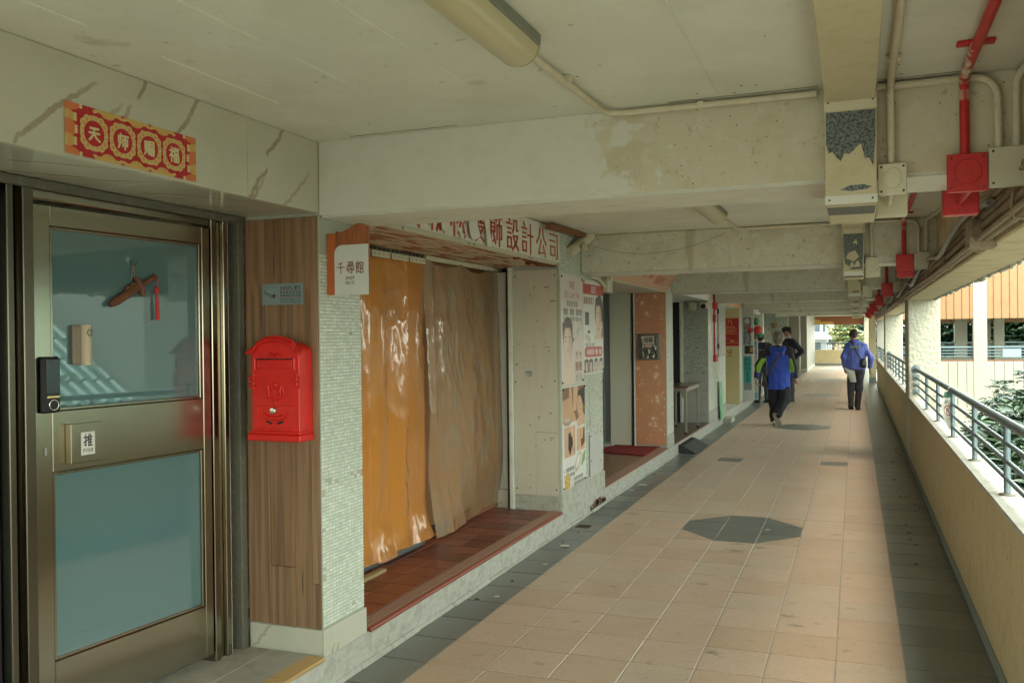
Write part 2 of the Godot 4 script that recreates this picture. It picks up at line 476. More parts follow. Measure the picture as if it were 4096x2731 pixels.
func han_strokes(ch: String) -> Array:
	var out = []
	if not HAN.has(ch):
		# an unlisted character: a dense arrangement of strokes that stays the same for that character
		var h = ch.unicode_at(0)
		var k = h % 5
		out.append([Vector2(8, 14), Vector2(44, 14)]); out.append([Vector2(26, 4), Vector2(26, 96)])
		out.append([Vector2(6, 44), Vector2(46, 44)])
		if k % 2 == 0: out.append([Vector2(26, 46), Vector2(6, 84)])
		else: out.append([Vector2(10, 60), Vector2(42, 60), Vector2(42, 92), Vector2(10, 92), Vector2(10, 60)])
		out.append([Vector2(54, 10 + k), Vector2(94, 10 + k), Vector2(94, 44), Vector2(54, 44), Vector2(54, 10 + k)])
		out.append([Vector2(54, 28), Vector2(94, 28)]); out.append([Vector2(74, 44), Vector2(74, 92)])
		out.append([Vector2(52, 62), Vector2(98, 62)])
		if h % 3 == 0: out.append([Vector2(52, 92), Vector2(98, 92)])
		else:
			out.append([Vector2(72, 64), Vector2(52, 96)]); out.append([Vector2(76, 64), Vector2(97, 96)])
		return out
	for s in HAN[ch].split("; "):
		var w = s.split(" ")
		if w.size() == 5 and not w[0].contains(","):
			var x0 = float(w[1]); var y0 = float(w[2]); var x1 = float(w[3]); var y1 = float(w[4])
			for st in han_strokes(w[0]):
				var q = []
				for p in st: q.append(Vector2(x0 + p.x * (x1 - x0) / 100.0, y0 + p.y * (y1 - y0) / 100.0))
				out.append(q)
		else:
			var q = []
			for t in w:
				if t.contains(","):
					var xy = t.split(",")
					q.append(Vector2(float(xy[0]), float(xy[1])))
			out.append(q)
	return out
func han(im: Image, s: String, r: Rect2, col: Color, weight := 0.09, gap := 0.12, down := false):
	# a row (or column) of characters fitted into a box
	var cnt = s.length()
	for i in cnt:
		var cw = r.size.x if down else r.size.x / (cnt + gap * (cnt - 1))
		var chh = r.size.y / (cnt + gap * (cnt - 1)) if down else r.size.y
		var o = r.position + (Vector2(0, i * chh * (1 + gap)) if down else Vector2(i * cw * (1 + gap), 0))
		if s[i] == "、" or s[i] == "·" or s[i] == " ":
			if s[i] != " ": oval(im, o + Vector2(cw * 0.4, chh * 0.75 if s[i] == "、" else chh * 0.5), Vector2(cw, cw) * 0.1, col)
			continue
		for st in han_strokes(s[i]):
			var q = []
			for p in st: q.append(o + Vector2(p.x * cw, p.y * chh) / 100.0)
			strokes(im, q, max(cw, chh) * weight, col)

# ---------------------------------------------------------------- the scene
const TW := 0.32      # floor tile, across
const TD := 0.34986   # floor tile, along
const FX := -0.30     # shop front plane
const PX := 2.645     # inner face of the parapet
const CEIL := 2.55
const BEAM_Y := 2.20
const STAINS := [[3, 3, [[0.6, 0.85, 1.3], [0.6, 0.15, 0.8]]], [5, 8, [[0.15, 0.12, 0.9], [0.32, 0.6, 0.8]]], [4, 10, [[0.1, 0.25, 0.9]]], [0, 0, [[0.35, 0.55, 1.2]]], [0, 1, [[0.53, 0.85, 1.0]]], [3, 6, [[0.35, 0.67, 0.8]]], [5, 1, [[0.85, 0.54, 0.8]]], [4, 3, [[0.12, 0.38, 1.0]]]]
const BEAMS := [8.87, 4.67, 0.44, -3.82, -7.7, -11.95, -16.0, -20.6]
const ORD := ["nearest", "first", "second", "third", "fourth", "fifth", "sixth", "last"]
var MT := {}
var rng := RandomNumberGenerator.new()

func _ready():
	rng.seed = 20240
	# camera
	var cam = Camera3D.new()
	cam.name = "camera"
	cam.fov = 41.93
	cam.near = 0.05
	cam.far = 400.0
	cam.position = Vector3(2.0283, 1.6297, 8.2204)
	cam.rotation = Vector3(-0.004284, 0.368515, -0.011334)
	cam.current = true
	add_child(cam)
	# sky: bright overcast
	var env = Environment.new()
	env.background_mode = Environment.BG_SKY
	var sky = Sky.new()
	var sm = ProceduralSkyMaterial.new()
	sm.sky_top_color = Color(0.80, 0.855, 0.825)
	sm.sky_horizon_color = Color(0.885, 0.925, 0.87)
	sm.sky_curve = 0.2
	sm.ground_bottom_color = Color(0.35, 0.35, 0.32)
	sm.ground_horizon_color = Color(0.70, 0.70, 0.66)
	sm.sun_angle_max = 5.0
	sky.sky_material = sm
	env.sky = sky
	env.background_energy_multiplier = 1.0
	env.tonemap_mode = Environment.TONE_MAPPER_LINEAR
	env.tonemap_exposure = 10.8
	env.sdfgi_enabled = true
	env.ssao_enabled = true
	env.ssil_enabled = true
	var we = WorldEnvironment.new()
	we.name = "world_environment"
	we.environment = env
	add_child(we)
	# the sun behind the cloud: weak, very soft, high on the open side
	var sun = DirectionalLight3D.new()
	sun.name = "sun"
	sun.light_color = Color(1.0, 0.96, 0.88)
	sun.light_energy = 0.16
	sun.light_angular_distance = 24.0
	sun.shadow_enabled = true
	add_child(sun)
	sun.look_at_from_position(Vector3(3.2, 6.0, 2.2), Vector3.ZERO)
	print("setup")
	make_materials()
	print("materials")
	build_floor()
	build_ceiling()
	build_columns()
	build_parapet()
	build_corridor_end()
	print("structure")
	build_shop_door()
	build_shop_curtain()
	build_shop_posters()
	build_far_shops()
	print("shops")
	build_services()
	build_rails()
	build_other_wing()
	build_garden()
	print("outside")
	build_small_things()
	build_people()
	print("done")

func make_materials():
	# plaster and concrete
	var pl_h = height_tex(256, 9, 5, 5)
	var fine_h = height_tex(256, 40, 3, 6)
	MT.fine_h = fine_h
	MT.pl_h = pl_h
	var ceil_im = mottle(512, L(0.67, 0.685, 0.60), [[3, 4, L(0.59, 0.595, 0.51), 0.45, 0.85, 0.5], [7, 4, L(0.73, 0.74, 0.67), 0.5, 0.8, 0.5], [5, 5, L(0.36, 0.32, 0.24), 0.84, 0.97, 0.35], [40, 2, L(0.56, 0.54, 0.46), 0.6, 0.9, 0.2], [22, 3, L(0.25, 0.22, 0.16), 0.89, 0.97, 0.5]], 3)
	MT.ceiling = mat(Color.WHITE, 0.85, {"tex": itex(ceil_im), "scale": 2.6, "bump": pl_h, "bump_cm": 0.25})
	var beam_im = mottle(512, L(0.60, 0.585, 0.475), [[4, 4, L(0.50, 0.465, 0.345), 0.5, 0.85, 0.5], [9, 4, L(0.63, 0.63, 0.555), 0.5, 0.8, 0.7], [24, 3, L(0.20, 0.16, 0.09), 0.72, 0.92, 0.5], [60, 2, L(0.10, 0.07, 0.04), 0.84, 0.93, 0.75], [6, 5, L(0.3, 0.25, 0.15), 0.65, 0.9, 0.4, 1, 8]], 4)
	MT.beam = mat(Color.WHITE, 0.9, {"tex": itex(beam_im), "scale": 1.4, "bump": height_tex(256, 22, 4, 8), "bump_cm": 0.35})
	MT.white_paint = mat(Color.WHITE, 0.75, {"tex": itex(mottle(256, L(0.67, 0.675, 0.60), [[4, 4, L(0.56, 0.54, 0.45), 0.5, 0.9, 0.5], [30, 3, L(0.30, 0.26, 0.19), 0.78, 0.95, 0.5]], 9)), "scale": 0.9, "bump": pl_h, "bump_cm": 0.12})
	var con_im = mottle(512, L(0.43, 0.425, 0.37), [[7, 5, L(0.31, 0.305, 0.255), 0.45, 0.85, 0.6], [17, 4, L(0.53, 0.525, 0.475), 0.5, 0.85, 0.45], [50, 4, L(0.16, 0.15, 0.12), 0.74, 0.92, 0.55], [14, 4, L(0.22, 0.22, 0.17), 0.62, 0.9, 0.4, 8, 1], [0, 0, L(0.15, 0.15, 0.12), 0.9, 1.0, 0.4]], 11)
	MT.concrete = mat(Color.WHITE, 0.9, {"tex": itex(con_im), "scale": 0.9, "bump": height_tex(256, 16, 5, 12), "bump_cm": 0.2})
	var cream_im = mottle(512, L(0.53, 0.435, 0.255), [[4, 4, L(0.47, 0.37, 0.205), 0.5, 0.85, 0.5], [12, 3, L(0.58, 0.495, 0.32), 0.55, 0.85, 0.4], [24, 3, L(0.26, 0.17, 0.08), 0.76, 0.90, 0.65, 1, 6], [60, 2, L(0.12, 0.08, 0.04), 0.82, 0.90, 0.8, 1, 2]], 13)
	MT.cream = mat(Color.WHITE, 0.85, {"tex": itex(cream_im), "scale": 1.3, "bump": height_tex(256, 30, 3, 14), "bump_cm": 0.18})
	MT.cream_rough = mat(Color.WHITE, 0.85, {"tex": itex(mottle(256, L(0.52, 0.50, 0.41), [[3, 4, L(0.47, 0.43, 0.32), 0.5, 0.85, 0.5], [20, 3, L(0.5, 0.44, 0.3), 0.75, 0.95, 0.3]], 15)), "scale": 1.1, "bump": height_tex(256, 18, 3, 16), "bump_cm": 0.9})
	MT.cap = mat(Color.WHITE, 0.9, {"tex": itex(mottle(256, L(0.47, 0.455, 0.40), [[5, 5, L(0.32, 0.30, 0.24), 0.5, 0.85, 0.55], [30, 4, L(0.13, 0.11, 0.07), 0.72, 0.9, 0.6, 6, 1]], 17)), "scale": 0.8, "bump": pl_h, "bump_cm": 0.3})
	MT.brown_fascia = mat(L(0.22, 0.085, 0.035), 0.8, {"bump": pl_h, "bump_cm": 0.1, "scale": 1.0})
	MT.plinth = mat(L(0.22, 0.24, 0.22), 0.85, {"scale": 0.8, "bump": fine_h, "bump_cm": 0.1})
	# floor
	var pink = mottle(512, L(0.510, 0.375, 0.275), [[0, 0, L(0.63, 0.50, 0.395), 0.70, 1.0, 0.6], [0, 0, L(0.35, 0.25, 0.175), 0.74, 1.0, 0.6], [5, 4, L(0.455, 0.335, 0.245), 0.45, 0.85, 0.6], [60, 2, L(0.57, 0.45, 0.35), 0.5, 0.8, 0.5], [9, 5, L(0.25, 0.19, 0.14), 0.76, 0.94, 0.5], [22, 3, L(0.12, 0.09, 0.06), 0.87, 0.95, 0.65]], 21)
	var pink_t = itex(pink)
	var tile_h = height_tex(512, 130, 2, 22)
	MT.pink = []
	for k in 4:
		var s = [1.0, 0.965, 0.99, 0.98][k]
		MT.pink.append(mat(Color(s, s * [1.0, 0.99, 0.99, 1.02][k], s * [1.0, 0.97, 0.98, 1.02][k]).clamp(), 0.42, {"tex": pink_t, "scale": 1.45, "bump": tile_h, "bump_cm": 0.06}))
	var dk = mottle(512, L(0.150, 0.157, 0.140), [[0, 0, L(0.23, 0.24, 0.22), 0.7, 1.0, 0.6], [0, 0, L(0.06, 0.06, 0.055), 0.75, 1.0, 0.5], [5, 4, L(0.16, 0.165, 0.145), 0.5, 0.85, 0.6], [16, 4, L(0.065, 0.06, 0.05), 0.74, 0.92, 0.5], [60, 3, L(0.45, 0.45, 0.42), 0.87, 0.92, 0.75], [22, 4, L(0.20, 0.20, 0.18), 0.72, 0.9, 0.5]], 23)
	var dk_t = itex(dk)
	MT.dark = []
	for k in 3:
		var s = [1.0, 0.95, 1.0][k]
		MT.dark.append(mat(Color(s, s, s), [0.30, 0.32, 0.28][k], {"tex": dk_t, "scale": 1.25, "bump": tile_h, "bump_cm": 0.07}))
	# tiles with trodden-in smudges: [column, row, spots]
	MT.smudged = {}
	for q in STAINS:
		var si = pink.get_region(Rect2i((q[0] * 97) % 380, abs(q[1] * 61) % 380, 116, 124))
		for s in q[2]:
			var o = Vector2(s[0] * 116, s[1] * 124)
			var sr = RandomNumberGenerator.new()
			sr.seed = int(s[0] * 1000) + q[1] * 7 + 90
			for k in 26: oval(si, o + Vector2(sr.randfn() * 11 * s[2], sr.randfn() * 6 * s[2]), Vector2(5, 4) * s[2], L(0.15, 0.13, 0.10), 5.0, 0.0, 0.22)
		MT.smudged["%d %d" % [q[0], q[1]]] = mat(Color.WHITE, 0.42, {"tex": itex(si)})
	MT.grout = mat(L(0.055, 0.048, 0.04), 0.9)
	MT.grout_light = mat(L(0.34, 0.31, 0.26), 0.9)
	MT.joint = mat(L(0.02, 0.018, 0.016), 0.8)
	# red step tile
	var red_im = mottle(512, L(0.215, 0.055, 0.034), [[4, 4, L(0.13, 0.042, 0.028), 0.45, 0.85, 0.6], [0, 0, L(0.2, 0.07, 0.05), 0.8, 1.0, 0.4], [24, 4, L(0.26, 0.15, 0.11), 0.74, 0.92, 0.45], [60, 2, L(0.5, 0.45, 0.4), 0.9, 0.96, 0.5]], 25)
	MT.red_tile = []
	for k in 3:
		var s = [1.0, 0.8, 1.15][k]
		MT.red_tile.append(mat(Color(s, s, s).clamp(), 0.38, {"tex": itex(red_im) if k == 0 else MT.red_tile[0].albedo_texture, "scale": 1.2, "bump": tile_h, "bump_cm": 0.04}))
	MT.nosing = mat(L(0.24, 0.052, 0.032), 0.35, {"bump": fine_h, "scale": 0.5, "bump_cm": 0.03})
	MT.nosing_worn = mat(L(0.30, 0.17, 0.12), 0.55)
	MT.tan_tile = mat(Color.WHITE, 0.5, {"tex": itex(mottle(256, L(0.36, 0.33, 0.27), [[5, 4, L(0.28, 0.25, 0.2), 0.5, 0.85, 0.6], [30, 3, L(0.5, 0.48, 0.42), 0.72, 0.9, 0.4]], 26)), "scale": 0.9})
	MT.wood_floor = mat(Color.WHITE, 0.45, {"tex": itex(mottle(256, L(0.27, 0.145, 0.075), [[20, 4, L(0.17, 0.08, 0.04), 0.45, 0.8, 0.7, 1, 12], [8, 3, L(0.36, 0.22, 0.13), 0.6, 0.9, 0.5, 1, 8], [30, 3, L(0.4, 0.33, 0.25), 0.75, 0.95, 0.4]], 27)), "scale": 0.7})
	# metals
	var brushed = height_tex(256, 60, 2, 31, 1, 16)
	MT.steel = mat(L(0.315, 0.285, 0.215), 0.20, {"metal": 1.0, "bump": height_tex(256, 3, 2, 32), "bump_cm": 0.03, "scale": 0.7})
	MT.steel_dark = mat(L(0.15, 0.13, 0.10), 0.3, {"metal": 1.0})
	MT.chrome = mat(L(0.6, 0.6, 0.57), 0.2, {"metal": 1.0})
	MT.iron = mat(Color.WHITE, 0.6, {"tex": itex(mottle(256, L(0.105, 0.10, 0.075), [[8, 4, L(0.16, 0.155, 0.12), 0.5, 0.8, 0.6], [20, 4, L(0.16, 0.06, 0.025), 0.66, 0.88, 0.7]], 34)), "scale": 0.5})
	MT.galv = mat(Color.WHITE, 0.5, {"metal": 0.35, "tex": itex(mottle(256, L(0.16, 0.19, 0.185), [[26, 2, L(0.06, 0.07, 0.07), 0.45, 0.6, 0.85], [14, 3, L(0.25, 0.28, 0.27), 0.6, 0.8, 0.5], [50, 2, L(0.09, 0.06, 0.05), 0.75, 0.9, 0.5]], 35)), "scale": 0.35})
	MT.duct_paint = mat(Color.WHITE, 0.6, {"tex": itex(mottle(256, L(0.56, 0.50, 0.33), [[6, 4, L(0.48, 0.42, 0.26), 0.5, 0.85, 0.5], [40, 3, L(0.18, 0.13, 0.07), 0.82, 0.93, 0.6]], 36)), "scale": 0.7, "bump": fine_h, "bump_cm": 0.04})
	MT.conduit = mat(Color.WHITE, 0.55, {"tex": itex(mottle(256, L(0.60, 0.55, 0.42), [[6, 4, L(0.50, 0.44, 0.30), 0.5, 0.85, 0.6], [30, 3, L(0.16, 0.12, 0.07), 0.80, 0.93, 0.6]], 37)), "scale": 0.4})
	MT.conduit_old = mat(Color.WHITE, 0.6, {"tex": itex(mottle(256, L(0.27, 0.205, 0.13), [[6, 4, L(0.16, 0.11, 0.065), 0.45, 0.8, 0.7], [16, 3, L(0.38, 0.31, 0.22), 0.6, 0.85, 0.5]], 38)), "scale": 0.5})
	MT.cable_grey = mat(L(0.26, 0.26, 0.26), 0.4)
	MT.red_paint = mat(Color.WHITE, 0.42, {"tex": itex(mottle(256, L(0.50, 0.018, 0.018), [[8, 4, L(0.34, 0.012, 0.014), 0.5, 0.85, 0.6], [30, 3, L(0.55, 0.12, 0.09), 0.78, 0.95, 0.35]], 39)), "scale": 0.3})
	MT.red_peeled = mat(Color.WHITE, 0.5, {"tex": itex(mottle(256, L(0.46, 0.018, 0.018), [[5, 4, L(0.62, 0.58, 0.48), 0.50, 0.53, 1.0, 1, 2], [30, 3, L(0.3, 0.02, 0.02), 0.7, 0.9, 0.5]], 40)), "scale": 0.30})
	MT.box_paint = mat(L(0.60, 0.56, 0.42), 0.5, {"bump": fine_h, "scale": 0.4, "bump_cm": 0.03})
	MT.grey_box = mat(L(0.50, 0.47, 0.35), 0.5, {"bump": fine_h, "scale": 0.4, "bump_cm": 0.03})
	MT.rail = mat(Color.WHITE, 0.36, {"metal": 0.25, "tex": itex(mottle(256, L(0.125, 0.175, 0.195), [[8, 4, L(0.18, 0.23, 0.245), 0.5, 0.8, 0.6], [26, 4, L(0.30, 0.31, 0.29), 0.74, 0.9, 0.5], [30, 3, L(0.09, 0.05, 0.03), 0.80, 0.92, 0.5]], 41)), "scale": 0.35})
	MT.black = mat(L(0.012, 0.011, 0.013), 0.5)
	MT.dark_void = mat(L(0.02, 0.02, 0.022), 0.9)
	MT.gloss_black = mat(L(0.010, 0.010, 0.012), 0.12)
	MT.screw = mat(L(0.10, 0.075, 0.055), 0.5, {"metal": 0.5})
	MT.paper = mat(L(0.72, 0.70, 0.62), 0.7)
	MT.alu = mat(L(0.24, 0.25, 0.235), 0.4, {"metal": 0.6})
	MT.alu_light = mat(L(0.55, 0.54, 0.49), 0.45, {"metal": 0.2})
	MT.shutter = mat(L(0.12, 0.125, 0.12), 0.45, {"metal": 0.3})
	MT.step_wood = mat(L(0.17, 0.13, 0.10), 0.5, {"bump": fine_h, "scale": 0.5, "bump_cm": 0.05})
	MT.leg_metal = mat(L(0.34, 0.31, 0.25), 0.4, {"metal": 0.7})
	MT.grey_board = mat(Color.WHITE, 0.6, {"tex": itex(mottle(256, L(0.38, 0.38, 0.33), [[4, 4, L(0.30, 0.30, 0.25), 0.45, 0.85, 0.6, 4, 1], [30, 3, L(0.2, 0.17, 0.12), 0.75, 0.92, 0.5]], 44)), "scale": 0.8})
	MT.stud = mat(L(0.11, 0.115, 0.11), 0.7)
	MT.mags = [mat(L(0.30, 0.31, 0.29), 0.5), mat(L(0.16, 0.32, 0.34), 0.5), mat(L(0.42, 0.36, 0.28), 0.5)]
	MT.diffuser = mat(L(0.50, 0.46, 0.29), 0.3, {"coat": 0.3})
	MT.dry = mat(L(0.13, 0.06, 0.03), 0.8)
	MT.rail_bright = mat(L(0.13, 0.19, 0.22), 0.4)
	# marble-look porcelain
	MT.marble = mat(Color.WHITE, 0.16, {"tex": itex(marble_image(720, 51)), "scale": 1.7})
	# vinyl planks
	MT.wood = []
	for k in 3:
		MT.wood.append(mat(Color.WHITE, 0.5, {"tex": itex(wood_image(192, 512, 60 + k, [L(0.250, 0.138, 0.070), L(0.27, 0.152, 0.08), L(0.235, 0.128, 0.064)][k])), "bump": brushed, "bump_cm": 0.02}))
	MT.sign_wood = mat(Color.WHITE, 0.35, {"tex": itex(wood_image(128, 512, 66, L(0.33, 0.095, 0.028))), "coat": 0.4})
	MT.orange_board = mat(L(0.42, 0.105, 0.025), 0.45, {"bump": fine_h, "scale": 0.4, "bump_cm": 0.03})

func marble_image(size, sd) -> Image:
	var im = mottle(size, L(0.50, 0.49, 0.40), [[3, 3, L(0.45, 0.44, 0.35), 0.4, 0.9, 0.6], [20, 4, L(0.54, 0.53, 0.44), 0.6, 0.9, 0.3]], sd)
	var r = RandomNumberGenerator.new()
	r.seed = sd
	for k in 40:
		# a vein: a jagged diagonal with branching width
		var p = Vector2(r.randf() * size, r.randf() * size)
		var ln = r.randf_range(0.08, 0.24) * size
		var dirv = Vector2(-0.66, 0.75).rotated(r.randf_range(-0.22, 0.22))
		var steps = 26
		var wmax = r.randf_range(1.0, 4.0)
		var tone = L(0.27, 0.225, 0.165).lerp(L(0.40, 0.35, 0.27), r.randf())
		for s in steps:
			var t = float(s) / steps
			var q = p + dirv * (ln / steps) + Vector2(r.randf_range(-1, 1), r.randf_range(-1, 1)) * 2.4
			var w = wmax * sin(PI * clampf(t, 0.02, 0.98)) * r.randf_range(0.5, 1.1)
			line(im, p.posmod(size), p.posmod(size) + (q - p), w + 5.0, im.get_pixelv(Vector2i(p.posmod(size))).lerp(tone, 0.25))
			line(im, p.posmod(size), p.posmod(size) + (q - p), w, tone.lerp(L(0.5, 0.47, 0.38), r.randf_range(0.0, 0.45)))
			p = q
	return im
func wood_image(w, h, sd, base: Color) -> Image:
	var S = max(w, h)
	var im = mottle(S, base, [[7, 4, base.darkened(0.30), 0.45, 0.8, 0.65, 1, 10], [16, 3, base.lightened(0.12), 0.55, 0.85, 0.5, 1, 14], [3, 4, base.darkened(0.22), 0.5, 0.8, 0.6, 1, 4], [40, 3, base.darkened(0.40), 0.70, 0.9, 0.5, 1, 20], [3, 3, base.lightened(0.10), 0.6, 0.9, 0.5, 1, 2]], sd)
	var r = RandomNumberGenerator.new()
	r.seed = sd
	for k in 3:
		var o = Vector2(r.randf_range(0.15, 0.85) * S, r.randf() * S)
		oval(im, o, Vector2(S * 0.012, S * 0.03), base.darkened(0.55), S * 0.012)
	for k in 4:
		# long dark checks along the grain
		var p = Vector2(r.randf() * S, r.randf() * S)
		for s in 20:
			var q = p + Vector2(r.randf_range(-1.5, 1.5), S * 0.02)
			line(im, p, q, r.randf_range(1.0, 2.4), base.darkened(0.6))
			p = q
	im.resize(w, h, Image.INTERPOLATE_LANCZOS)
	return im

# ---------------------------------------------------------------- floor
func tile_mesh(w, d, ch = 0.0025, th = 0.008) -> ArrayMesh:
	var b = MB.new()
	add_tile(b, Rect2(-w / 2, -d / 2, w, d), 0.0, ch, th)
	return b.mesh()
func add_tile(b: MB, r: Rect2, y: float, ch: float, th: float):
	var x0 = r.position.x; var x1 = r.end.x; var z0 = r.position.y; var z1 = r.end.y
	var T = [Vector3(x0 + ch, y, z1 - ch), Vector3(x1 - ch, y, z1 - ch), Vector3(x1 - ch, y, z0 + ch), Vector3(x0 + ch, y, z0 + ch)]
	var E = [Vector3(x0, y - ch, z1), Vector3(x1, y - ch, z1), Vector3(x1, y - ch, z0), Vector3(x0, y - ch, z0)]
	b.quad(T[0], T[1], T[2], T[3])
	for k in 4:
		var j = (k + 1) % 4
		b.quad(E[k], E[j], T[j], T[k])
		b.quad(E[k] - Vector3(0, th, 0), E[j] - Vector3(0, th, 0), E[j], E[k])
func add_poly_tile(b: MB, pts: Array, y: float, th: float):
	# flat tile of any outline, Vector2(x, z)
	var o = Vector2.ZERO
	for p in pts: o += p / pts.size()
	for k in pts.size():
		var p = pts[k]; var q = pts[(k + 1) % pts.size()]
		var a = Vector3(p.x, y, p.y); var c = Vector3(q.x, y, q.y); var m = Vector3(o.x, y, o.y)
		if (a - m).cross(c - m).y < 0:
			var s = a; a = c; c = s
		b.tri(m, a, c)
		b.quad(a - Vector3(0, th, 0), c - Vector3(0, th, 0), c, a)
func build_floor():
	var fl = structure("floor")
	pbox(fl, "grout_bed", Vector3(-0.30, -0.20, -41), Vector3(PX + 0.05, -0.0045, 22), MT.grout)
	var gl = MB.new()
	for c in 8:
		gl.box(Vector3(c * TW - 0.0026, -0.0045, -41), Vector3(c * TW + 0.0026, -0.0014, 22))
	part(fl, "grout_line", gl, MT.grout_light)
	pbox(fl, "expansion_joint", Vector3(-0.28, -0.0045, -0.006), Vector3(PX, -0.0012, 0.006), MT.joint)
	var cols = [[-0.28, 0.0]]
	for c in 7: cols.append([c * TW, (c + 1) * TW])
	cols.append([7 * TW, PX])
	var shared = {}
	var rest = {"pink": MB.new(), "dark": MB.new()}
	var near_rows = range(-18, 14)
	var octs = [0, -25, -50, -75, -100]
	for row in range(-116, 62):
		var z0 = row * TD; var z1 = z0 + TD
		for ci in 9:
			var x0 = cols[ci][0]; var x1 = cols[ci][1]
			var dark = ci == 0 or ci == 8
			var cut = 0
			var oc = posmod(row, 25)
			var c = ci - 1
			if not dark:
				if oc < 3 and c >= 2 and c <= 4:
					if (oc == 0 or oc == 2) and (c == 2 or c == 4): cut = 1
					else: dark = true
				elif oc == 14 and (c == 1 or c == 5): dark = true
			var g = 0.003 if not (ci == 0 or ci == 8) else 0.002
			var gz = 0.0045
			var near = row in near_rows
			if cut:
				# a corner tile of the octagon: one pink and one dark triangle
				var A = Vector2(x0 + g, z0 + gz); var B = Vector2(x1 - g, z0 + gz); var C = Vector2(x1 - g, z1 - gz); var D = Vector2(x0 + g, z1 - gz)
				var pk; var dkk
				if (oc == 0) == (c == 2):
					if oc == 0: pk = [A, B, D]; dkk = [B, C, D]
					else: pk = [B, C, D]; dkk = [A, B, D]
				else:
					if oc == 0: pk = [A, B, C]; dkk = [A, C, D]
					else: pk = [A, C, D]; dkk = [A, B, C]
				for q in [[pk, "pink"], [dkk, "dark"]]:
					var ctr = (q[0][0] + q[0][1] + q[0][2]) / 3.0
					var sh = []
					for p in q[0]: sh.append(p.lerp(ctr, 0.008))
					if near:
						var b = MB.new()
						add_poly_tile(b, sh, 0.0, 0.006)
						part(fl, "tile", b, MT.pink[1] if q[1] == "pink" else MT.dark[0])
					else:
						add_poly_tile(rest[q[1]], sh, 0.0, 0.006)
				continue
			if near:
				var key = "%d" % ci if ci == 0 or ci == 8 else "p"
				if not shared.has(key): shared[key] = tile_mesh(x1 - x0 - 2 * g, TD - 2 * gz)
				var m = MT.dark[rng.randi() % 3] if dark else MT.pink[rng.randi() % 4]
				if not dark and MT.smudged.has("%d %d" % [c, row]): m = MT.smudged["%d %d" % [c, row]]
				var o = part(fl, "tile", shared[key], m)
				o.position = Vector3((x0 + x1) / 2, rng.randf_range(-0.0006, 0.0006), (z0 + z1) / 2)
				o.rotation = Vector3(rng.randf_range(-1, 1), 0, rng.randf_range(-1, 1)) * 0.0012
			else:
				add_tile(rest["dark" if dark else "pink"], Rect2(x0 + g, z0 + gz, x1 - x0 - 2 * g, TD - 2 * gz), 0.0, 0.0025, 0.004)
	part(fl, "far_pink_tiles", rest.pink, MT.pink[0], "stuff")
	part(fl, "far_dark_tiles", rest.dark, MT.dark[0], "stuff")

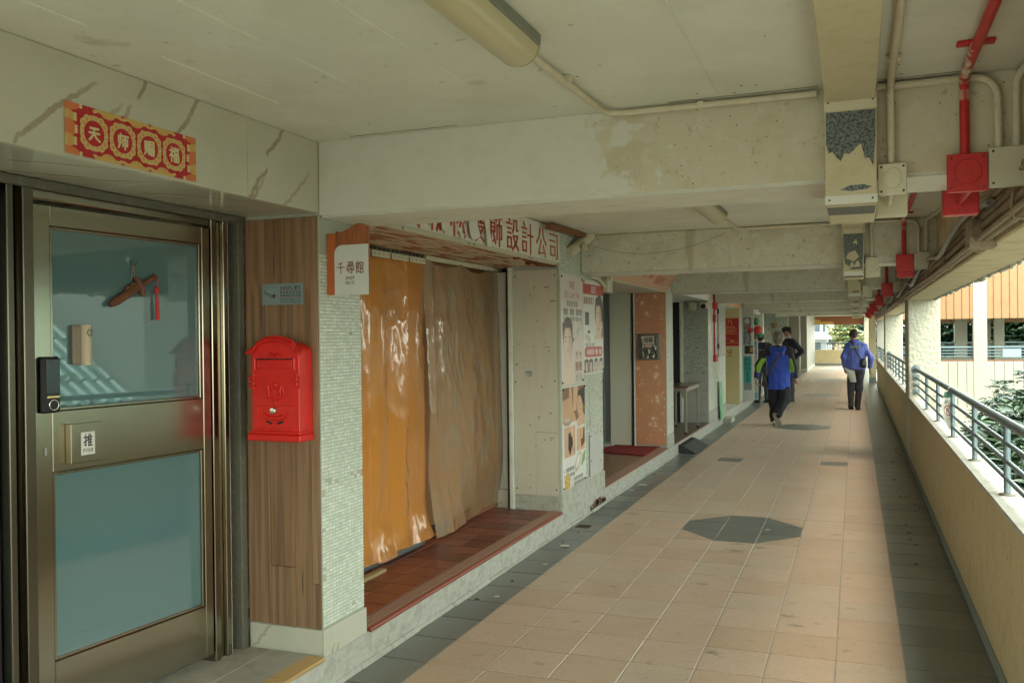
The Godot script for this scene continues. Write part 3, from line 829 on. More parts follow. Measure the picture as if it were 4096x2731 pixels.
# ---------------------------------------------------------------- ceiling and beams
func build_ceiling():
	var ce = structure("ceiling")
	pbox(ce, "slab", Vector3(-1.6, CEIL, -41), Vector3(2.70, CEIL + 0.35, 22), MT.ceiling)
	# raised seams of old shuttering in the near bay
	var seams = MB.new()
	for q in [[-0.05, 4.75, 8.8], [0.33, 5.3, 8.0], [0.72, 4.9, 8.6], [1.55, 4.75, 8.8], [0.15, 0.5, 4.2], [0.9, 0.5, 4.2]]:
		var z = q[1]
		while z < q[2]:
			var l = rng.randf_range(0.25, 0.7)
			seams.obox(Vector3(q[0] + rng.randf_range(-0.004, 0.004), CEIL - 0.001, z + l / 2), Vector3(0.006, 0.005, l), Basis.IDENTITY, 0.002)
			z += l + rng.randf_range(0.0, 0.3)
	part(ce, "plaster_seam", seams, MT.ceiling)
	# open cracks and flaked spots in the old paint
	var ck = MB.new()
	var cr = RandomNumberGenerator.new()
	cr.seed = 61
	for q in [[1.35, 4.72, 0.55, 1.57], [2.12, 4.72, 0.28, 1.57], [1.3, 0.47, 0.6, 1.57], [2.13, 0.47, 0.3, 1.57], [-0.1, 4.71, 0.5, 1.57]]:
		var p = Vector3(q[0], CEIL - 0.0012, q[1])
		var an = q[3]
		var left = q[2]
		while left > 0:
			var st = cr.randf_range(0.015, 0.05)
			an += cr.randf_range(-0.35, 0.35) if abs(q[3] - 1.57) > 0.1 else 0.0
			var e = p + Vector3(sin(an), 0, cos(an)) * st
			ck.obox((p + e) / 2, Vector3(cr.randf_range(0.0008, 0.002) * (3.0 if abs(q[3] - 1.57) < 0.1 else 1.0), 0.0012, st + 0.003), Basis(Vector3.UP, an))
			p = e
			left -= st
	for k in 34:
		ck.obox(Vector3(cr.randf_range(0.9, 2.6), CEIL - 0.0012, cr.randf_range(4.75, 7.0)), Vector3(cr.randf_range(0.003, 0.014), 0.0012, cr.randf_range(0.003, 0.009)), Basis(Vector3.UP, cr.randf() * 3.0))
	part(ce, "paint_cracks", ck, mat(L(0.20, 0.17, 0.12), 0.95), "stuff")
	for i in BEAMS.size():
		var z = BEAMS[i]
		var first = i == 1
		var bm = thing("cross_beam", "broad near beam with patchy tan and repainted white face beside the marble fascia" if first else "painted concrete cross beam, %s past the marble fascia, spanning the arcade ceiling" % ["one before and not", "", "first", "second", "third", "fourth", "fifth", "sixth"][i], "beam", Vector3(1.17, BEAM_Y, z - 0.2), "" if first else "cross beams under the ceiling")
		var b = MB.new()
		b.box(Vector3(-1.47, 0, -0.2), Vector3(1.50, CEIL - BEAM_Y, 0.2), 0.012)
		part(bm, "body", b, MT.beam if not first else MT.white_paint)
		var so = MB.new()
		so.box(Vector3(-1.46, -0.003, -0.197), Vector3(1.49, 0.0, 0.197))
		part(bm, "painted_soffit", so, MT.white_paint)
		if first:
			# the face, partly repainted: white up to a ragged edge, old stained render beyond
			var base = mottle(256, L(0.60, 0.595, 0.53), [[4, 4, L(0.55, 0.535, 0.46), 0.45, 0.85, 0.5], [30, 3, L(0.42, 0.39, 0.32), 0.86, 0.97, 0.4]], 71)
			var im = Image.create(1024, 128, false, Image.FORMAT_RGB8)
			var old = mottle(512, L(0.555, 0.515, 0.39), [[5, 4, L(0.48, 0.43, 0.30), 0.45, 0.85, 0.6], [12, 4, L(0.59, 0.56, 0.45), 0.5, 0.8, 0.6], [20, 4, L(0.30, 0.25, 0.15), 0.76, 0.92, 0.5], [80, 2, L(0.06, 0.04, 0.02), 0.84, 0.92, 0.8]], 72)
			var ed = noise_bytes(512, 9, 5, 73)
			for y in 128:
				for x in 1024:
					im.set_pixel(x, y, base.get_pixel(x % 256, y))
					var e = (x - 480) / 70.0 + (ed[y * 512 + x % 512] / 255.0 - 0.5) * 3.4 + (0.5 if y < 22 else 0.0)
					if e > 0.0: im.set_pixel(x, y, im.get_pixel(x, y).lerp(old.get_pixel(x % 512, y), smoothstep(0.0, 0.35, e)))
			var fm = MB.new()
			fm.quad(Vector3(-1.468, 0.01, 0.2008), Vector3(1.498, 0.01, 0.2008), Vector3(1.498, CEIL - BEAM_Y - 0.001, 0.2008), Vector3(-1.468, CEIL - BEAM_Y - 0.001, 0.2008))
			part(bm, "rendered_face", fm, mat(Color.WHITE, 0.9, {"tex": itex(im)}))

# ---------------------------------------------------------------- mosaic
const MOSA := [Color(0.47, 0.51, 0.44), Color(0.52, 0.55, 0.49), Color(0.43, 0.48, 0.41), Color(0.56, 0.58, 0.53), Color(0.41, 0.46, 0.38)]
# tiles of side s on a panel from origin o along ex (w) and ey (h); nrm outward
func mosaic(o: Vector3, ex: Vector3, ey: Vector3, w: float, h: float, s: float, tone: Color, vary: float, missing := 0.0, holes := [], s2 := 0.0) -> MB:
	var b = MB.new()
	b.tinted = true
	var nrm = ex.cross(ey)
	var nx = int(round(w / s)); var ny = int(round(h / (s2 if s2 > 0.0 else s)))
	var sx = w / nx; var sy = h / ny
	for j in ny:
		for i in nx:
			var ctr = Vector2((i + 0.5) * sx, (j + 0.5) * sy)
			var skip = rng.randf() < missing
			for q in holes:
				if Rect2(q[0], q[1], q[2], q[3]).has_point(ctr) and rng.randf() < q[4]: skip = true
			if skip: continue
			var t = rng.randf_range(1.0 - vary, 1.0 + vary)
			var c = tone.lerp(MOSA[rng.randi() % 5] * (tone.get_luminance() / 0.47), 0.5)
			b.col = Color(c.r * t, c.g * t, c.b * t * rng.randf_range(0.93, 1.05))
			var g = 0.0017
			var p = o + ex * (i * sx + g + rng.randf_range(-0.0006, 0.0006)) + ey * (j * sy + g + rng.randf_range(-0.0006, 0.0006))
			var a = ex * (sx - 2 * g); var d = ey * (sy - 2 * g)
			var up = nrm * (0.0026 + rng.randf_range(-0.0006, 0.0008))
			var ch = 0.0022
			var q0 = p + ex * ch + ey * ch + up; var q1 = p + a - ex * ch + ey * ch + up; var q2 = p + a + d - ex * ch - ey * ch + up; var q3 = p + d + ex * ch - ey * ch + up
			b.quad(q0, q1, q2, q3)
			b.quad(p, p + a, q1, q0); b.quad(p + a, p + a + d, q2, q1); b.quad(p + a + d, p + d, q3, q2); b.quad(p + d, p, q0, q3)
	return b

# ---------------------------------------------------------------- columns, kerb, back wall
func mosaic_panel(parent, called, o, ex, ey, w, h, s, tone, vary, missing = 0.0, holes = [], s2 = 0.0):
	return part(parent, called, mosaic(o, ex, ey, w, h, s, tone, vary, missing, holes, s2), MT.mosaic, "stuff")
func build_columns():
	MT.mosaic = mat(Color.WHITE, 0.3, {"vcol": true})
	MT.cement = mat(L(0.40, 0.41, 0.34), 0.9, {"bump": MT.pl_h, "scale": 0.5, "bump_cm": 0.3})
	var kb = structure("kerb")
	var b = MB.new()
	b.box(Vector3(-1.75, -0.05, -12.95), Vector3(-0.28, 0.150, 9.0), 0.008)
	part(kb, "body", b, MT.concrete)
	# mortar run along the foot of the kerb
	var mo = MB.new()
	var z = 9.0
	while z > -12.9:
		var l = rng.randf_range(0.12, 0.4)
		mo.obox(Vector3(-0.278, 0.002, z - l / 2), Vector3(rng.randf_range(0.02, 0.045), rng.randf_range(0.014, 0.03), l), Basis(Vector3.BACK, 0.6), 0.004)
		z -= l
	part(kb, "mortar_fillet", mo, MT.concrete)
	var bw = structure("back_wall")
	pbox(bw, "body", Vector3(-1.78, 0.0, -13.0), Vector3(-1.55, CEIL, 9.0), MT.white_paint)
	pbox(bw, "body", Vector3(-2.4, -0.2, -41.5), Vector3(-2.2, CEIL, -13.0), MT.white_paint)
	pbox(bw, "side_floor", Vector3(-2.3, -0.2, -41.0), Vector3(-0.302, -0.006, -13.0), MT.grout_light)
	pbox(bw, "side_ceiling", Vector3(-2.3, CEIL, -41.0), Vector3(-1.602, CEIL + 0.3, 9.0), MT.ceiling)
	# [z near, z far, label]
	var C = [
		[4.67, 4.30, "narrow mosaic column beside the wood panel with a projecting shop sign"],
		[1.07, -0.28, "wide mosaic column covered by two beauty posters"],
		[-3.47, -3.92, "slim white mosaic column beside the orange starburst panel"],
		[-7.05, -9.15, "mosaic column carrying a red pipe and a grey meter door"],
		[-11.40, -11.85, "narrow mosaic column past the cream panel with a red poster"],
	]
	for i in C.size():
		var c = C[i]
		var col = thing("mosaic_column", c[2], "column", Vector3(-0.51, 0.15, (c[0] + c[1]) / 2))
		var dz = (c[0] - c[1]) / 2
		var zz = c[0] - (c[0] + c[1]) / 2
		var core = MB.new()
		core.box(Vector3(-0.21, 0, -dz), Vector3(0.2065, CEIL - 0.15, dz), 0.004)
		part(col, "core", core, MT.cement)
		var y0 = [0.135, 0.18, 0.17, 0.19, 0.05][i]
		var holes = []
		var tone = [Color(0.58, 0.62, 0.55), Color(0.50, 0.52, 0.44), Color(0.62, 0.62, 0.57), Color(0.60, 0.60, 0.54), Color(0.5, 0.52, 0.46)][i]
		if i == 0:
			holes = [[0.02, 1.78, 0.36, 0.14, 0.75], [0.02, 0.655, 0.4, 0.03, 0.45], [0.10, 1.12, 0.02, 0.3, 0.5], [0.0, 0.2, 0.035, 0.5, 0.3]]
		if i == 1:
			holes = [[0.86, 0.0, 0.05, 0.9, 0.5], [1.1, 1.6, 0.1, 0.4, 0.7]]
		var s = 0.0285 if i == 0 else 0.031
		# front face
		mosaic_panel(col, "mosaic", Vector3(0.2065, y0, zz), Vector3(0, 0, -1), Vector3.UP, 2 * dz, (2.03 if i == 0 else BEAM_Y + 0.34) - y0 - 0.15, s, tone, 0.09, 0.003, holes, 0.0165 if i == 0 else 0.0)
		if i == 0:
			# marble skirting returned round the foot
			pbox(col, "skirting", Vector3(0.2065, -0.03, -dz - 0.005), Vector3(0.218, 0.128, dz - 0.045), MT.marble, 0.002)
			pbox(col, "skirting", Vector3(0.2065, -0.03, dz - 0.043), Vector3(0.218, 0.128, dz + 0.012), MT.marble, 0.002)
			pbox(col, "skirting", Vector3(-0.20, -0.01, dz), Vector3(0.2055, 0.125, dz + 0.011), MT.marble, 0.002)
		elif i < 4:
			var plb = MB.new()
			plb.box(Vector3(-0.05, -0.15, -dz + 0.003), Vector3(0.226 if i == 1 else 0.215, y0 - 0.004, dz - 0.003), 0.012)
			part(col, "rendered_plinth", plb, MT.concrete)
	print(" columns")

# ---------------------------------------------------------------- parapet, pillars, edge beam
func build_parapet():
	var pw = thing("parapet_wall", "long ochre parapet wall with weathered white top along the arcade", "wall", Vector3(2.72, 0, -6))
	var b = MB.new()
	b.box(Vector3(-0.075, 0, -16.0), Vector3(0.085, 0.81, 24.0), 0.006)
	part(pw, "wall", b, MT.cream)
	# worn cap with a ragged outer edge
	var rows = []
	var top = []; var inn = []; var outt = []; var lowo = []
	var z = 24.0
	while z > -16.0:
		var w = rng.randf_range(-0.012, 0.012)
		inn.append(Vector3(-0.078, 0.806, z)); top.append(Vector3(-0.070, 0.820, z))
		outt.append(Vector3(0.088 + w, 0.820 + rng.randf_range(-0.004, 0.002), z)); lowo.append(Vector3(0.092 + w, 0.77 + rng.randf_range(-0.02, 0.01), z))
		z -= 0.09 if z > 4 - 6.0 + 6.0 or z > -4.0 else 0.3
	var cap = MB.new()
	cap.sheet([inn, top, outt, lowo], false)
	part(pw, "cap", cap, MT.cap)
	pbox(pw, "plinth", Vector3(-0.082, 0.0, -16.0), Vector3(-0.0755, 0.075, 24.0), MT.plinth, 0.002)
	# pillars on the open side
	for zp in [13.4, 5.7, -3.9, -13.3]:
		var p = thing("parapet_pillar", "tall cream roughcast pillar rising beside the parapet rails", "pillar", Vector3(2.82, 0, zp - 0.38), "cream pillars along the parapet")
		var m = MB.new()
		m.box(Vector3(-0.182, 0, -0.38), Vector3(0.182, 2.06, 0.38), 0.012)
		part(p, "shaft", m, MT.cream_rough)
		pbox(p, "foot", Vector3(-0.187, 0, -0.385), Vector3(-0.10, 0.085, 0.385), MT.plinth, 0.003)
	var eb = thing("edge_beam", "deep concrete edge beam above the parapet with a broken drip lip", "beam", Vector3(2.78, 2.04, -6))
	var e = MB.new()
	e.box(Vector3(-0.145, 0, -16.5), Vector3(0.14, 0.60, 24.0), 0.008)
	part(eb, "body", e, mat(Color.WHITE, 0.85, {"tex": itex(mottle(256, L(0.58, 0.48, 0.31), [[4, 4, L(0.45, 0.34, 0.2), 0.45, 0.85, 0.6], [20, 4, L(0.66, 0.58, 0.42), 0.6, 0.85, 0.5], [50, 2, L(0.2, 0.12, 0.06), 0.82, 0.93, 0.5]], 81)), "scale": 1.1, "bump": MT.pl_h, "bump_cm": 0.25}))
	var lip = MB.new()
	z = 12.0
	while z > -8.5:
		var l = rng.randf_range(0.05, 0.12)
		lip.ball(Vector3(0.142 + rng.randf_range(-0.006, 0.01), 0.004 + rng.randf_range(-0.012, 0.008), z - l / 2), Vector3(rng.randf_range(0.014, 0.026), rng.randf_range(0.012, 0.022), l * 0.62), 7, 5, Basis(Vector3.RIGHT, rng.randf_range(-0.2, 0.2)))
		z -= l
	part(eb, "drip_lip", lip, MT.concrete)
	# fascia of the storey above, outside the beam
	pbox(eb, "outer_fascia", Vector3(0.141, 0.03, -16.4), Vector3(0.20, 2.4, 24.0), MT.cream)

func build_corridor_end():
	var zE := -40.7
	var w = thing("end_parapet", "low cream wall closing the far end of the arcade", "wall", Vector3(1.25, 0, zE))
	pbox(w, "wall", Vector3(-1.33, 0, -0.15), Vector3(1.4, 0.82, 0), MT.cream, 0.01)
	pbox(w, "plinth", Vector3(-1.33, 0, 0), Vector3(1.4, 0.12, 0.012), MT.plinth, 0.003)
	var l = thing("end_lintel", "brown painted lintel with a cream overpainted patch above the end opening", "beam", Vector3(1.25, 2.12, zE))
	pbox(l, "body", Vector3(-1.35, 0, -0.2), Vector3(1.4, 0.6, 0), MT.brown_fascia, 0.01)
	var pts = [Vector2(-1.33, 0.0), Vector2(0.55 - 1.25 + 0.45, 0.0), Vector2(-0.28, 0.10), Vector2(-0.36, 0.15), Vector2(-0.9, 0.15), Vector2(-0.93, 0.24), Vector2(-1.12, 0.27), Vector2(-1.2, 0.30), Vector2(-1.33, 0.25)]
	var pm = MB.new()
	pm.prism(pts, 0.004, Transform3D(Basis.IDENTITY, Vector3(0, 0, 0.001)))
	part(l, "overpainted_patch", pm, mat(L(0.50, 0.30, 0.09), 0.8))
	var rt = thing("end_pillar", "pale cream pillar at the far end beside the brown lintel", "pillar", Vector3(2.54, 0, zE + 0.2))
	pbox(rt, "shaft", Vector3(-0.11, 0, -0.3), Vector3(0.3, 2.55, 0.0), MT.cream_rough, 0.01)
	var rp = thing("corner_pillar", "ochre pillar with grey foot standing where the wing joins", "pillar", Vector3(2.555, 0, -24.0))
	pbox(rp, "shaft", Vector3(-0.11, 0.16, -0.4), Vector3(0.11, 2.4, 0.0), MT.cream, 0.01)
	pbox(rp, "foot", Vector3(-0.113, 0, -0.403), Vector3(0.113, 0.16, 0.003), MT.plinth, 0.004)
	# railing of the end opening
	var r = thing("end_railing", "thin blue grey railing across the far end opening", "railing", Vector3(1.25, 0.82, zE - 0.08))
	for k in 4:
		var t = MB.new()
		t.tube([Vector3(-1.3, [0.37, 0.26, 0.17, 0.08][k], 0), Vector3(1.2, [0.37, 0.26, 0.17, 0.08][k], 0)], 0.026 if k == 0 else 0.014, 8)
		part(r, "handrail" if k == 0 else "rail", t, MT.rail)
	for k in 3:
		var t = MB.new()
		t.tube([Vector3(-1.2 + k * 1.15, 0, 0), Vector3(-1.2 + k * 1.15, 0.37, 0)], 0.018, 8)
		part(r, "post", t, MT.rail)
	# left side beyond the last shop
	var wp = thing("white_wall_end", "white painted wall end beside the stationery shop entrance", "wall", Vector3(-0.40, 0, -16.6))
	pbox(wp, "wall", Vector3(-0.9, 0, -0.3), Vector3(0.10, CEIL, 0.0), MT.white_paint, 0.006)
	var lw = thing("side_wall", "long pale wall running behind the white wall end", "wall", Vector3(-1.15, 0, -20.3))
	pbox(lw, "wall", Vector3(-0.15, 0, -3.6), Vector3(0.0, CEIL, 3.4), MT.white_paint)
	var ww = thing("welcome_wall", "green mosaic wall with gold welcome characters down it", "wall", Vector3(-0.6, 0, -24.05))
	pbox(ww, "backing", Vector3(-0.6, 0, -0.25), Vector3(0.44, CEIL, 0.0), MT.cement)
	mosaic_panel(ww, "mosaic", Vector3(-0.45, 0.1, 0.001), Vector3(1, 0, 0), Vector3.UP, 0.87, 2.27, 0.042, Color(0.33, 0.38, 0.31), 0.25)
	var gold = mat(L(0.30, 0.13, 0.025), 0.35, {"metal": 0.4})
	var gold_edge = mat(L(0.20, 0.03, 0.02), 0.5)
	for k in 4:
		var g = MB.new()
		var edge = MB.new()
		for st in han_strokes(["歡", "迎", "光", "臨"][k]):
			for i in st.size() - 1:
				var p = st[i]; var q = st[i + 1]
				var pa = Vector3(-0.13 + p.x * 0.0023, 2.05 - k * 0.277 - p.y * 0.0020, 0.022); var qa = Vector3(-0.13 + q.x * 0.0023, 2.05 - k * 0.277 - q.y * 0.0020, 0.022)
				var d = (qa - pa); var an = atan2(d.y, d.x)
				g.obox((pa + qa) / 2, Vector3(d.length() + 0.014, 0.017, 0.014), Basis(Vector3.BACK, an), 0.003)
		part(ww, "character", g, gold)
	var gr_im = mottle(256, L(0.25, 0.235, 0.19), [[0, 0, L(0.13, 0.12, 0.10), 0.6, 1.0, 0.7], [60, 2, L(0.34, 0.32, 0.27), 0.5, 0.8, 0.6], [4, 3, L(0.28, 0.26, 0.2), 0.5, 0.9, 0.4]], 83)
	var granite = mat(Color.WHITE, 0.5, {"tex": itex(gr_im), "scale": 0.9})
	var gw = thing("granite_wall", "speckled granite wall between white trims past the welcome wall", "wall", Vector3(-0.4, 0, -31.9))
	pbox(gw, "wall", Vector3(-0.75, 0, -0.2), Vector3(0.15, CEIL, 0), granite)
	pbox(gw, "trim", Vector3(0.155, 0, -0.2), Vector3(0.2, CEIL, 0.03), MT.white_paint, 0.005)
	var gp = thing("granite_pillar", "speckled granite pillar with pale foot at the end of the shops", "pillar", Vector3(-0.07, 0, -32.0))
	pbox(gp, "shaft", Vector3(-0.12, 0.15, -8.5), Vector3(0.12, CEIL, 0.0), granite)
	pbox(gp, "trim", Vector3(0.121, 0.0, -0.06), Vector3(0.155, CEIL, 0.01), MT.white_paint, 0.005)
	pbox(gp, "foot", Vector3(-0.13, 0, -8.5), Vector3(0.12, 0.15, 0.01), MT.cap, 0.005)

# ---------------------------------------------------------------- shop one: steel door in a marble front
func build_shop_door():
	var front = thing("marble_front", "cream marble shop fascia with brown veins above the steel door", "shop front", Vector3(-0.5, 2.22, 5.8))
	# fascia slabs, each a tile of the cladding
	for q in [[4.672, 5.188], [5.190, 6.388], [6.390, 7.6]]:
		pbox(front, "fascia_panel", Vector3(0.185, 0.0, q[0] - 5.8), Vector3(0.20, 0.328, q[1] - 5.8), MT.marble, 0.0015)
	for q in [[4.672, 5.6], [5.602, 7.6]]:
		pbox(front, "soffit_panel", Vector3(-0.195, 0.0, q[0] - 5.8), Vector3(0.183, 0.014, q[1] - 5.8), MT.marble, 0.0015)
	pbox(front, "core", Vector3(-0.19, 0.016, -1.125), Vector3(0.183, 0.327, 1.8), MT.cement)
	# wood-look planks lining the reveal
	var wp = thing("wood_panelling", "brown wood look panelling on the reveal beside the steel door", "panelling", Vector3(-0.51, 0.28, 4.674))
	var xs = [-0.20, -0.075, 0.066, 0.160, 0.2055]
	for k in 4:
		var cut = [0.0, 0.28, 0.0, 0.21][k]
		for seg in 2:
			var lo = 0.0 if seg == 0 else cut + 0.001
			var hi = cut - 0.001 if seg == 0 else 1.925
			if hi - lo < 0.02: continue
			var b = MB.new()
			var x0 = xs[k] + 0.001; var x1 = xs[k + 1] - 0.001
			b.box(Vector3(x0, lo, 0), Vector3(x1, hi, 0.010), 0.0015)
			# grain runs with the plank
			b.u.clear()
			for i in b.v.size(): b.u.push_back(Vector2((b.v[i].x - x0) / 0.22 + k * 0.31, 1.0 - b.v[i].y / 1.93 + seg * 0.4))
			part(wp, "plank", b, MT.wood[(k + seg) % 3])
	# threshold: tan floor tiles and a worn ribbed nosing
	var th = thing("door_threshold", "tan tiled threshold with worn yellow ribbed nosing below the steel door", "step", Vector3(-0.5, 0.15, 5.8))
	for q in [[4.69, 5.10], [5.104, 5.70], [5.704, 6.30], [6.304, 6.9]]:
		for x in [[-0.31, -0.075], [-0.072, 0.128]]:
			pbox(th, "tile", Vector3(x[0], 0, q[0] - 5.8), Vector3(x[1], 0.010, q[1] - 5.8), MT.tan_tile, 0.002)
	var ns = mat(L(0.42, 0.26, 0.10), 0.5, {"bump": MT.fine_h, "scale": 0.3, "bump_cm": 0.05})
	for q in [[4.70, 4.98], [4.983, 5.58], [5.583, 6.2], [6.203, 6.9]]:
		var b = MB.new()
		for k in 5:
			b.box(Vector3(0.132 + k * 0.015, 0, q[0] - 5.8), Vector3(0.143 + k * 0.015, 0.012, q[1] - 5.8), 0.002)
		b.box(Vector3(0.131, 0, q[0] - 5.8), Vector3(0.205, 0.009, q[1] - 5.8))
		b.tube([Vector3(0.211, -0.001, q[0] - 5.8), Vector3(0.211, -0.001, q[1] - 5.8)], 0.012, 10)
		part(th, "nosing", b, ns)
	# steel frame
	var fr = thing("door_frame", "dull stainless steel frame around the tinted glass door", "door frame", Vector3(-0.74, 0.15, 4.9))
	var F = [ # z from, z to, x from, x to, material
		[-0.025, 0.012, -0.10, 0.020, MT.steel], [-0.062, -0.027, -0.10, 0.004, MT.steel], [-0.098, -0.064, -0.10, 0.024, MT.steel],
		[-0.118, -0.101, -0.10, 0.010, MT.white_paint], [-0.152, -0.121, -0.10, -0.05, MT.black], [-0.198, -0.155, -0.10, 0.038, MT.iron],  # the black entry is no jamb: shade of the dark gap as colour
	]
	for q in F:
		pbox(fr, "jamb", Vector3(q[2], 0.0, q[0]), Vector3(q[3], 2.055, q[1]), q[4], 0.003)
	for q in [[0.955, 1.0, -0.16, 0.02, MT.steel_dark], [1.003, 1.03, -0.16, -0.02, MT.steel], [1.033, 1.06, -0.16, 0.015, MT.steel_dark], [1.063, 1.09, -0.16, -0.03, MT.black]]:
		pbox(fr, "jamb", Vector3(q[2], -0.05, q[0]), Vector3(q[3], 2.055, q[1]), q[4], 0.003)
	pbox(fr, "head", Vector3(-0.16, 2.003, 0.014), Vector3(0.010, 2.066, 0.953), MT.steel, 0.003)
	pbox(fr, "head", Vector3(-0.16, 2.003, 1.09), Vector3(0.010, 2.066, 2.6), MT.steel, 0.003)
	pbox(fr, "angle_iron", Vector3(0.012, 2.035, -0.198), Vector3(0.040, 2.069, 2.6), MT.iron, 0.004)
	var side_glass = mat(L(0.09, 0.20, 0.21), 0.05)
	pbox(fr, "side_glass", Vector3(-0.10, 0.0, 1.1), Vector3(-0.09, 2.0, 2.6), side_glass)
	pbox(fr, "black_door_gap", Vector3(-0.45, -0.10, -0.05), Vector3(-0.07, -0.01, 2.6), MT.black)  # black box puts the dark gap under the door into colour
	# the door leaf, slightly ajar: x runs from the lock edge towards the hinge
	var d = thing("steel_door", "steel framed door with teal tinted glass panes standing slightly ajar", "door", Vector3(-0.74, 0.0, 4.919), "", deg_to_rad(85.0))
	var T = 0.02
	for q in [["stile", -0.905, -0.808, 0.20, 2.145], ["stile", -0.050, -0.004, 0.20, 2.145], ["rail", -0.807, -0.051, 2.068, 2.145], ["rail", -0.807, -0.051, 1.142, 1.372], ["rail", -0.807, -0.051, 0.20, 0.432]]:
		var b = MB.new()
		b.box(Vector3(q[1], q[3], -T), Vector3(q[2], q[4], T), 0.003)
		part(d, q[0], b, MT.steel)
	# glazing beads
	for q in [[1.372, 2.068], [0.432, 1.142]]:
		var b = MB.new()
		var w = 0.012
		b.box(Vector3(-0.806, q[0] + 0.001, 0.003), Vector3(-0.806 + w, q[1] - 0.001, 0.014), 0.002)
		b.box(Vector3(-0.052 - w, q[0] + 0.001, 0.003), Vector3(-0.052, q[1] - 0.001, 0.014), 0.002)
		b.box(Vector3(-0.793, q[0] + 0.001, 0.003), Vector3(-0.065, q[0] + w, 0.014), 0.002)
		b.box(Vector3(-0.793, q[1] - w, 0.003), Vector3(-0.065, q[1] - 0.001, 0.014), 0.002)
		part(d, "glazing_bead", b, MT.steel)
	var film = mat(L(0.088, 0.158, 0.162), 0.02, {"spec": 1.0})
	pbox(d, "glass_pane", Vector3(-0.807, 1.373, -0.004), Vector3(-0.051, 2.067, 0.002), film)
	pbox(d, "glass_pane", Vector3(-0.807, 0.433, -0.004), Vector3(-0.051, 1.141, 0.002), film)
	# push plate with its paper label
	var pp = MB.new()
	pp.box(Vector3(-0.755, 1.169, T + 0.001), Vector3(-0.613, 1.321, T + 0.034), 0.002)
	var plate = part(d, "push_plate", pp, MT.steel)
	var im = Image.create(128, 160, false, Image.FORMAT_RGB8)
	im.fill(L(0.60, 0.58, 0.52))
	for q in [[4, 4, 120, 2], [4, 154, 120, 2], [4, 4, 2, 152], [122, 4, 2, 152]]: fillr(im, q[0], q[1], q[2], q[3], L(0.3))
	han(im, "推", Rect2(24, 16, 80, 84), L(0.02), 0.12)
	latin(im, "PUSH", Rect2(18, 116, 92, 26), L(0.03), "Droid Serif", 700)
	var lb = MB.new()
	lb.quad(Vector3(-0.714, 1.197, T + 0.0355), Vector3(-0.651, 1.197, T + 0.0355), Vector3(-0.651, 1.285, T + 0.0355), Vector3(-0.714, 1.285, T + 0.0355))
	part(plate, "paper_label", lb, mat(Color.WHITE, 0.5, {"tex": itex(im)}))
	# electronic lock
	var lk = MB.new()
	lk.box(Vector3(-0.862, 1.368, T + 0.001), Vector3(-0.786, 1.578, T + 0.024), 0.008)
	var lock = part(d, "electronic_lock", lk, MT.black)
	pbox(lock, "screen", Vector3(-0.847, 1.44, T + 0.0241), Vector3(-0.792, 1.568, T + 0.0262), MT.gloss_black, 0.002)
	pbox(lock, "gold_bar", Vector3(-0.845, 1.424, T + 0.0241), Vector3(-0.794, 1.433, T + 0.027), mat(L(0.6, 0.42, 0.2), 0.25, {"metal": 1.0}), 0.001)
	var rg = MB.new()
	var ring = []
	for k in 25: ring.append(Vector3(-0.819 + cos(TAU * k / 24) * 0.019, 1.398 + sin(TAU * k / 24) * 0.019, T + 0.026))
	rg.tube(ring, 0.003, 8, false)
	part(lock, "finger_ring", rg, MT.chrome)
	var slot = MB.new()
	slot.obox(Vector3(-0.838, 1.225, T + 0.002), Vector3(0.012, 0.03, 0.004), Basis.IDENTITY, 0.002)
	part(d, "keyhole_cover", slot, MT.chrome)
	# cream reader stuck on the pane
	var rd = thing("card_reader", "cream plastic reader with a round eye on the door glass", "reader", Vector3(-0.74, 0.0, 4.919), "", deg_to_rad(85.0))
	var rb = MB.new()
	var prof = []
	for k in 13:
		var an = PI * k / 12.0
		prof.append(Vector2(-0.655 - cos(an) * 0.026, 0.004 + sin(an) * 0.034))
	for k in 12:
		var a = prof[k]; var e = prof[k + 1]
		rb.quad(Vector3(a.x, 1.541, a.y), Vector3(e.x, 1.541, e.y), Vector3(e.x, 1.699, e.y), Vector3(a.x, 1.699, a.y))
		rb.tri(Vector3(-0.655, 1.699, 0.004), Vector3(a.x, 1.699, a.y), Vector3(e.x, 1.699, e.y))
	part(rd, "body", rb, mat(L(0.46, 0.39, 0.27), 0.5))
	pbox(rd, "back_plate", Vector3(-0.716, 1.545, 0.003), Vector3(-0.676, 1.697, 0.022), mat(L(0.22, 0.17, 0.12), 0.5), 0.004)
	var ey = MB.new()
	ring = []
	for k in 21: ring.append(Vector3(-0.655 + cos(TAU * k / 20) * 0.011, 1.668 + sin(TAU * k / 20) * 0.012, 0.040))
	ey.tube(ring, 0.0016, 6, false)
	part(rd, "eye", ey, MT.screw)
	# wooden charm sword on a hook, with a red tassel
	var sw = thing("charm_sword", "carved wooden charm sword with red tassel hanging on the door glass", "charm", Vector3(-0.74, 0.0, 4.919), "", deg_to_rad(85.0))
	var swood = mat(Color.WHITE, 0.5, {"tex": itex(wood_image(64, 256, 69, L(0.16, 0.055, 0.026)))})
	var tip = Vector3(-0.553, 1.775, 0.02); var fin = Vector3(-0.314, 1.906, 0.02)
	var ax = (fin - tip).normalized()
	var perp = Vector3(-ax.y, ax.x, 0)
	var bl = MB.new()
	var P = []
	for k in 9: P.append(tip.lerp(fin, 0.03 + 0.6 * k / 8.0))
	bl.tube(P, [0.010, 0.0165, 0.018, 0.018, 0.0175, 0.0175, 0.017, 0.0165, 0.016], 10)
	part(sw, "blade", bl, swood)
	var gd = MB.new()
	var gc = tip.lerp(fin, 0.66)
